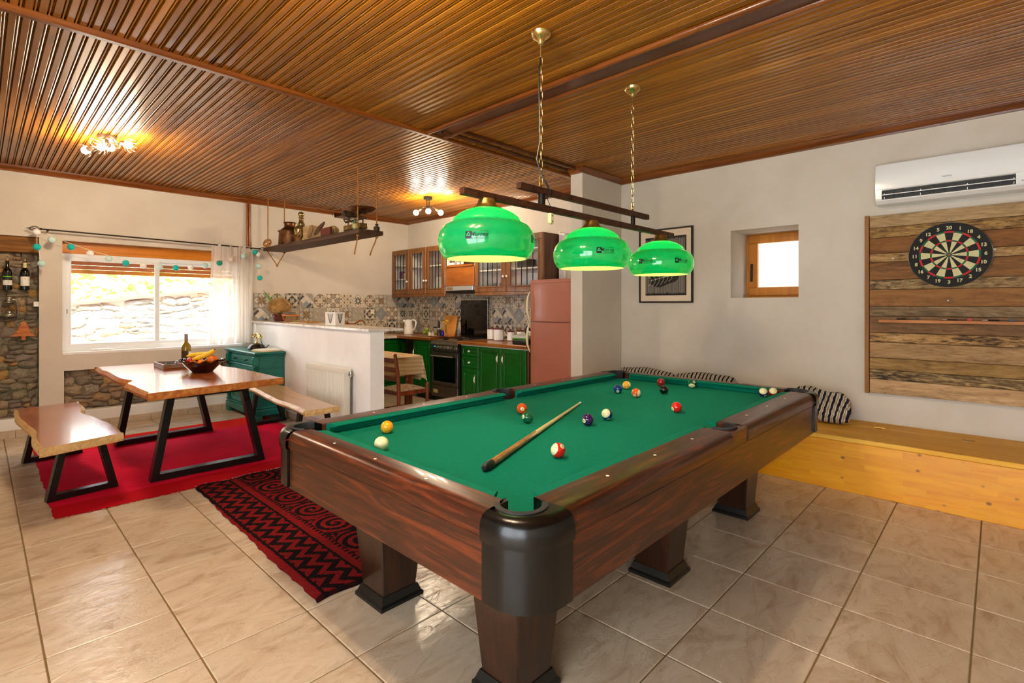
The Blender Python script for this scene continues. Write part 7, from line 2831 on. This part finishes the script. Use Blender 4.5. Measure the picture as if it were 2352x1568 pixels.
acop = mottle('aged_copper', ['#3a2212', '#5e3a1e', '#7d5430'], 14, .38, .15, metal=.75)
cpot = thing('copper_pot', 'aged copper pot with a sloping lid on the hanging shelf', 'pot', (2.75, 6.55, SZ))
MB().lathe([(.001, 0), (.135, 0), (.138, .01), (.128, .16), (.130, .165)], (2.75, 6.55, SZ), 32).build('body', acop, cpot)
MB().lathe([(.140, .165), (.142, .172), (.110, .190), (.070, .225), (.062, .24), (.066, .275), (.080, .285), (.076, .287), (.058, .27), (.001, .25)], (2.75, 6.55, SZ), 32).build('lid', acop, cpot)
brs = mottle('old_silver_brass', ['#7a6a3a', '#a3925c', '#c7b98a'], 12, .25, .05, metal=.9)
urn = thing('brass_urn', 'brass urn with a ball finial on the hanging shelf', 'urn', (2.74, 6.20, SZ))
MB().lathe([(.001, 0), (.055, 0), (.055, .02), (.030, .035), (.030, .05), (.075, .09), (.082, .15), (.070, .19), (.040, .21), (.045, .23), (.028, .25), (.024, .29), (.036, .30), (.020, .315)], (2.74, 6.20, SZ), 28).build('body', brs, urn)
MB().ball((2.74, 6.20, SZ + .345), .036, 20, 12).build('finial', brs, urn)
wd_l = wood('pale_box_wood', ['#8a6a42', '#b39468', '#c8ad84'], 'y', 8, 8, .6)
o = MB().box(2.66, 2.80, 5.80, 5.97, SZ, SZ + .165, .004).build('wooden_crate', wd_l); tag(o, 'pale wooden block box in the middle of the hanging shelf', 'box')
rg = MB().tube([(2.645 + .012 * math.sin(a), 6.03 + .045 * math.cos(a), SZ + .070 + .062 * math.sin(a)) for a in [2 * PI * i / 24 for i in range(24)]], .010, 8, True).build('wooden_ring', wood('ring_wood', ['#5a3a1a', '#7d5428', '#94693a'], 'z', 10, 5, .6)); tag(rg, 'oval wooden ring leaning in front of the pale box', 'ring')
pl1 = MB().lathe([(.001, .010), (.075, .006), (.105, 0), (.107, .006), (.075, .016), (.001, .020)], (2.70, 5.62, SZ + .107), 28, axis=(-.55, .35, .45), sx=1.0, sy=.9).build('copper_plate', acop); tag(pl1, 'tilted round copper plate on the hanging shelf', 'plate')
pl2 = MB().lathe([(.001, .0), (.060, .004), (.080, .014), (.080, .018), (.060, .008), (.001, .005)], (2.655, 5.74, SZ + .080), 24, axis=(-.95, .1, .25)).build('wooden_plate', wood('plate_wood', ['#6a4e2c', '#8a6a40', '#a08050'], 'z', 8, 5, .6)); tag(pl2, 'small wooden plate leaning beside the copper plate', 'plate')
lg = MB().tube([(2.73, 5.53, SZ + .059), (2.73, 5.48, SZ + .059), (2.73, 5.34, SZ + .059), (2.73, 5.28, SZ + .059)], [.045, .056, .058, .030], 14).build('wicker_roll', mottle('wicker_roll', ['#6a5028', '#a08450', '#c4aa74'], 40, .8, .5)); tag(lg, 'woven straw roll on the hanging shelf', 'basket')
bk2 = MB().box(2.635, 2.665, 5.25, 5.47, SZ, SZ + .085, .004).build('book', mat('red_brown_book', '#5e2212', .5)); tag(bk2, 'dark red-brown book standing in front of the straw roll', 'book')
# old balance scale
bs = thing('balance_scale', 'old cast balance scale with a round pan on the hanging shelf', 'scale', (2.76, 4.92, SZ))
old_iron = mottle('old_iron', ['#2a2018', '#4a3a28', '#6a5638'], 18, .5, .15, metal=.6)
MB().box(2.71, 2.81, 4.76, 5.10, SZ + .03, SZ + .085, .008).build('body', mottle('cast_gold', ['#4a3a1c', '#7d6434', '#96803f'], 16, .45, .2, metal=.6), bs)
for k in range(8):
    MB().box(2.712, 2.73, 4.77 + k * .042, 4.79 + k * .042, SZ, SZ + .031, .003).build('foot', old_iron, bs)
MB().box(2.75, 2.77, 4.72, 5.14, SZ + .125, SZ + .145, .004).build('beam', old_iron, bs)
for y in (4.78, 5.08):
    MB().tube([(2.76, y, SZ + .08), (2.76, y, SZ + .19)], .008, 8).build('post', old_iron, bs)
    MB().tube([(2.72, y, SZ + .13), (2.72, y + .03, SZ + .16), (2.80, y + .03, SZ + .16), (2.80, y, SZ + .13)], .006, 6).build('hook', old_iron, bs)
MB().lathe([(.050, .195), (.085, .20), (.135, .235), (.140, .245), (.132, .243), (.080, .207), (.001, .203)], (2.76, 4.79, SZ), 32).build('pan', acop, bs)
MB().prism([(2.68, .185), (2.84, .185), (2.86, .235), (2.66, .235)], 5.0, 5.06, lambda u, v, w: (u, w, SZ + v)).build('weight_plate', old_iron, bs)
mb = MB()
mb.box(2.67, 2.85, 5.02, 5.22, SZ + .185, SZ + .192, .002).box(2.67, 2.85, 5.215, 5.222, SZ + .192, SZ + .24, .002)
mb.build('plate_tray', acop, bs)
MB().tube([(2.66, 5.02, SZ + .20), (2.66, 5.02, SZ + .275), (2.66, 5.235, SZ + .285), (2.66, 5.235, SZ + .20)], .003, 6).build('wire_guard', old_iron, bs)
wgt = MB().lathe([(.001, 0), (.032, 0), (.032, .045), (.014, .052), (.014, .066), (.020, .074), (.001, .080)], (2.86, 4.675, SZ), 18).build('scale_weight', old_iron); tag(wgt, 'small iron weight at the rope end of the hanging shelf', 'weight')
gbt = thing('small_bottle', 'small green glass bottle by the rope on the hanging shelf', 'bottle', (2.645, 4.72, SZ))
MB().lathe([(.001, .002), (.022, 0), (.024, .01), (.024, .075), (.012, .095), (.010, .115), (.013, .12), (.001, .12)], (2.66, 4.76, SZ), 16).build('glass', mat('green_flask', '#5a6a4a', .12, coat=.4), gbt)
MB().grid(8, 2, lambda u, v: (2.66 + .0246 * math.cos(2.6 + 2.6 * u), 4.76 + .0246 * math.sin(2.6 + 2.6 * u), SZ + .02 + .045 * v)).build('label', mat('old_label', '#b8b078', .7), gbt)

# ceiling lights --------------------------------------------------------------------------------------------------
bulb_gl = glow('bulb_glow', '#ffe2b0', 90.0)
BULB_W = 25.0


def bulb(par, base, d, r, power, cage=False):
    """socket at base pointing along d, glowing globe at its end"""
    d = Vector(d).normalized()
    base = Vector(base)
    s_ = MB().tube([base, base + d * .012, base + d * .050], [.010, .017, .020], 12).build('socket', mat('socket_brown', '#5a4a3c', .4, .4) if 'socket_brown' not in bpy.data.materials else bpy.data.materials['socket_brown'], par)
    c = base + d * (.050 + r * .9)
    MB().ball(c, r, 16, 10).build('bulb', bulb_gl, s_)
    if cage:
        mb = MB()
        u = d.cross(Vector((0, 0, 1)) if abs(d.z) < .9 else Vector((1, 0, 0))).normalized()
        w = d.cross(u)
        for k in range(10):
            a = 2 * PI * k / 10
            pts_ = []
            for i in range(7):
                f = i / 6
                R = .020 + (r * 1.25) * math.sin(min(1, f * 1.1) * PI * .55)
                pts_.append(base + d * (.045 + r * 2.0 * f) + (u * math.cos(a) + w * math.sin(a)) * R)
            mb.tube(pts_, .0012, 4, caps=False)
        mb.build('cage', chrome, s_, weld=False)
    l = bpy.data.lights.new('bulb_light', 'POINT')
    l.energy = power
    l.color = (1.0, .83, .60)
    l.shadow_soft_size = r
    lo = bpy.data.objects.new('bulb_light', l)
    lo.location = c + Vector((0, 0, -.0))
    COL.objects.link(lo)


cl1 = thing('ceiling_light', 'four-bulb ceiling light with looping arms above the dining table', 'ceiling light', (.727, 5.394, 2.62), 'ceiling lights')
c0 = Vector((.745, 5.41, ZC))
bronze = mat('bronze_plate', '#5a4a38', .4, .6)
MB().lathe([(.001, -.034), (.062, -.034), (.066, -.028), (.066, 0)], c0, 28).build('canopy', bronze, cl1)
MB().box(c0.x - .012, c0.x + .012, c0.y - .012, c0.y + .012, ZC - .085, ZC - .034, .002).build('stem', bronze, cl1)
for q, f, dz, loopdir in ((-.205, .02, -.118, 1), (.205, -.02, -.085, -1), (.03, -.10, -.125, 1), (-.01, .06, -.085, -1)):
    tip = c0 + CRv * q + CFv * f + Vector((0, 0, dz))
    dr_ = (CRv * q + CFv * f)
    dn = dr_.normalized()
    sd = Vector((-dn.y, dn.x, 0)) * loopdir
    b = c0 + Vector((0, 0, -.034)) + dn * .045
    base = tip - (dn + Vector((0, 0, -.35))).normalized() * .085
    MB().tube([b, b + Vector((0, 0, -.02)) + dn * .02, b + dn * .05 + sd * .05 + Vector((0, 0, .010)), b + dn * .08 + sd * .03 + Vector((0, 0, -.03)), base.lerp(b, .35) + Vector((0, 0, -.03)), base], .005, 8).build('arm', chrome, cl1)
    bulb(cl1, base, dn + Vector((0, 0, -.35)), .030, BULB_W, True)
cl2 = thing('ceiling_light', 'three-bulb black ceiling light on stems above the kitchen', 'ceiling light', (4.068, 5.406, 2.55), 'ceiling lights')
c0 = Vector((4.068, 5.406, ZC))
MB().lathe([(.001, -.036), (.056, -.036), (.058, -.032), (.058, 0)], c0, 28).build('canopy', black_plastic, cl2)
for k, (q, f) in enumerate(((-.155, 0.0), (.165, 0.0), (.02, -.10))):
    dn = (CRv * q + CFv * f).normalized()
    sd = Vector((-dn.y, dn.x, 0)) * (1 if k % 2 else -1)
    b = c0 + CRv * ((-.02, .02, 0)[k]) + Vector((0, 0, -.036))
    MB().cyl(b, b + Vector((0, 0, -.10)), .005, k=8).build('stem', dark_iron, cl2)
    b2_ = b + Vector((0, 0, -.10))
    tip = c0 + CRv * q + CFv * f + Vector((0, 0, -.205))
    base = tip - (dn + Vector((0, 0, -.7))).normalized() * .080
    MB().tube([b2_, b2_ + Vector((0, 0, -.03)) - dn * .04 + sd * .03, b2_ - dn * .07 + sd * .05 + Vector((0, 0, .01)), b2_ - dn * .02 + sd * .02 + Vector((0, 0, .012)), b2_.lerp(base, .55) + Vector((0, 0, .012)), base], .004, 8).build('arm', dark_iron, cl2)
    bulb(cl2, base, dn + Vector((0, 0, -.7)), .036, BULB_W)



cl3 = thing('ceiling_light', 'ceiling light above the near end of the room, outside the view', 'ceiling light', (.73, 1.50, 2.62), 'ceiling lights')
c0 = Vector((.73, 1.50, ZC))
MB().lathe([(.001, -.034), (.062, -.034), (.066, -.028), (.066, 0)], c0, 28).build('canopy', bronze, cl3)
for q, f, dz in ((-.17, .02, -.10), (.17, -.02, -.10), (.02, -.16, -.10), (-.02, .16, -.10)):
    dn = (CRv * q + CFv * f).normalized()
    b = c0 + Vector((0, 0, -.034)) + dn * .045
    base = c0 + CRv * q * .6 + CFv * f * .6 + Vector((0, 0, -.075))
    MB().tube([b, b + dn * .03 + Vector((0, 0, -.04)), base], .005, 8).build('arm', chrome, cl3)
    bulb(cl3, base, dn + Vector((0, 0, -.35)), .030, BULB_W * 1.35)
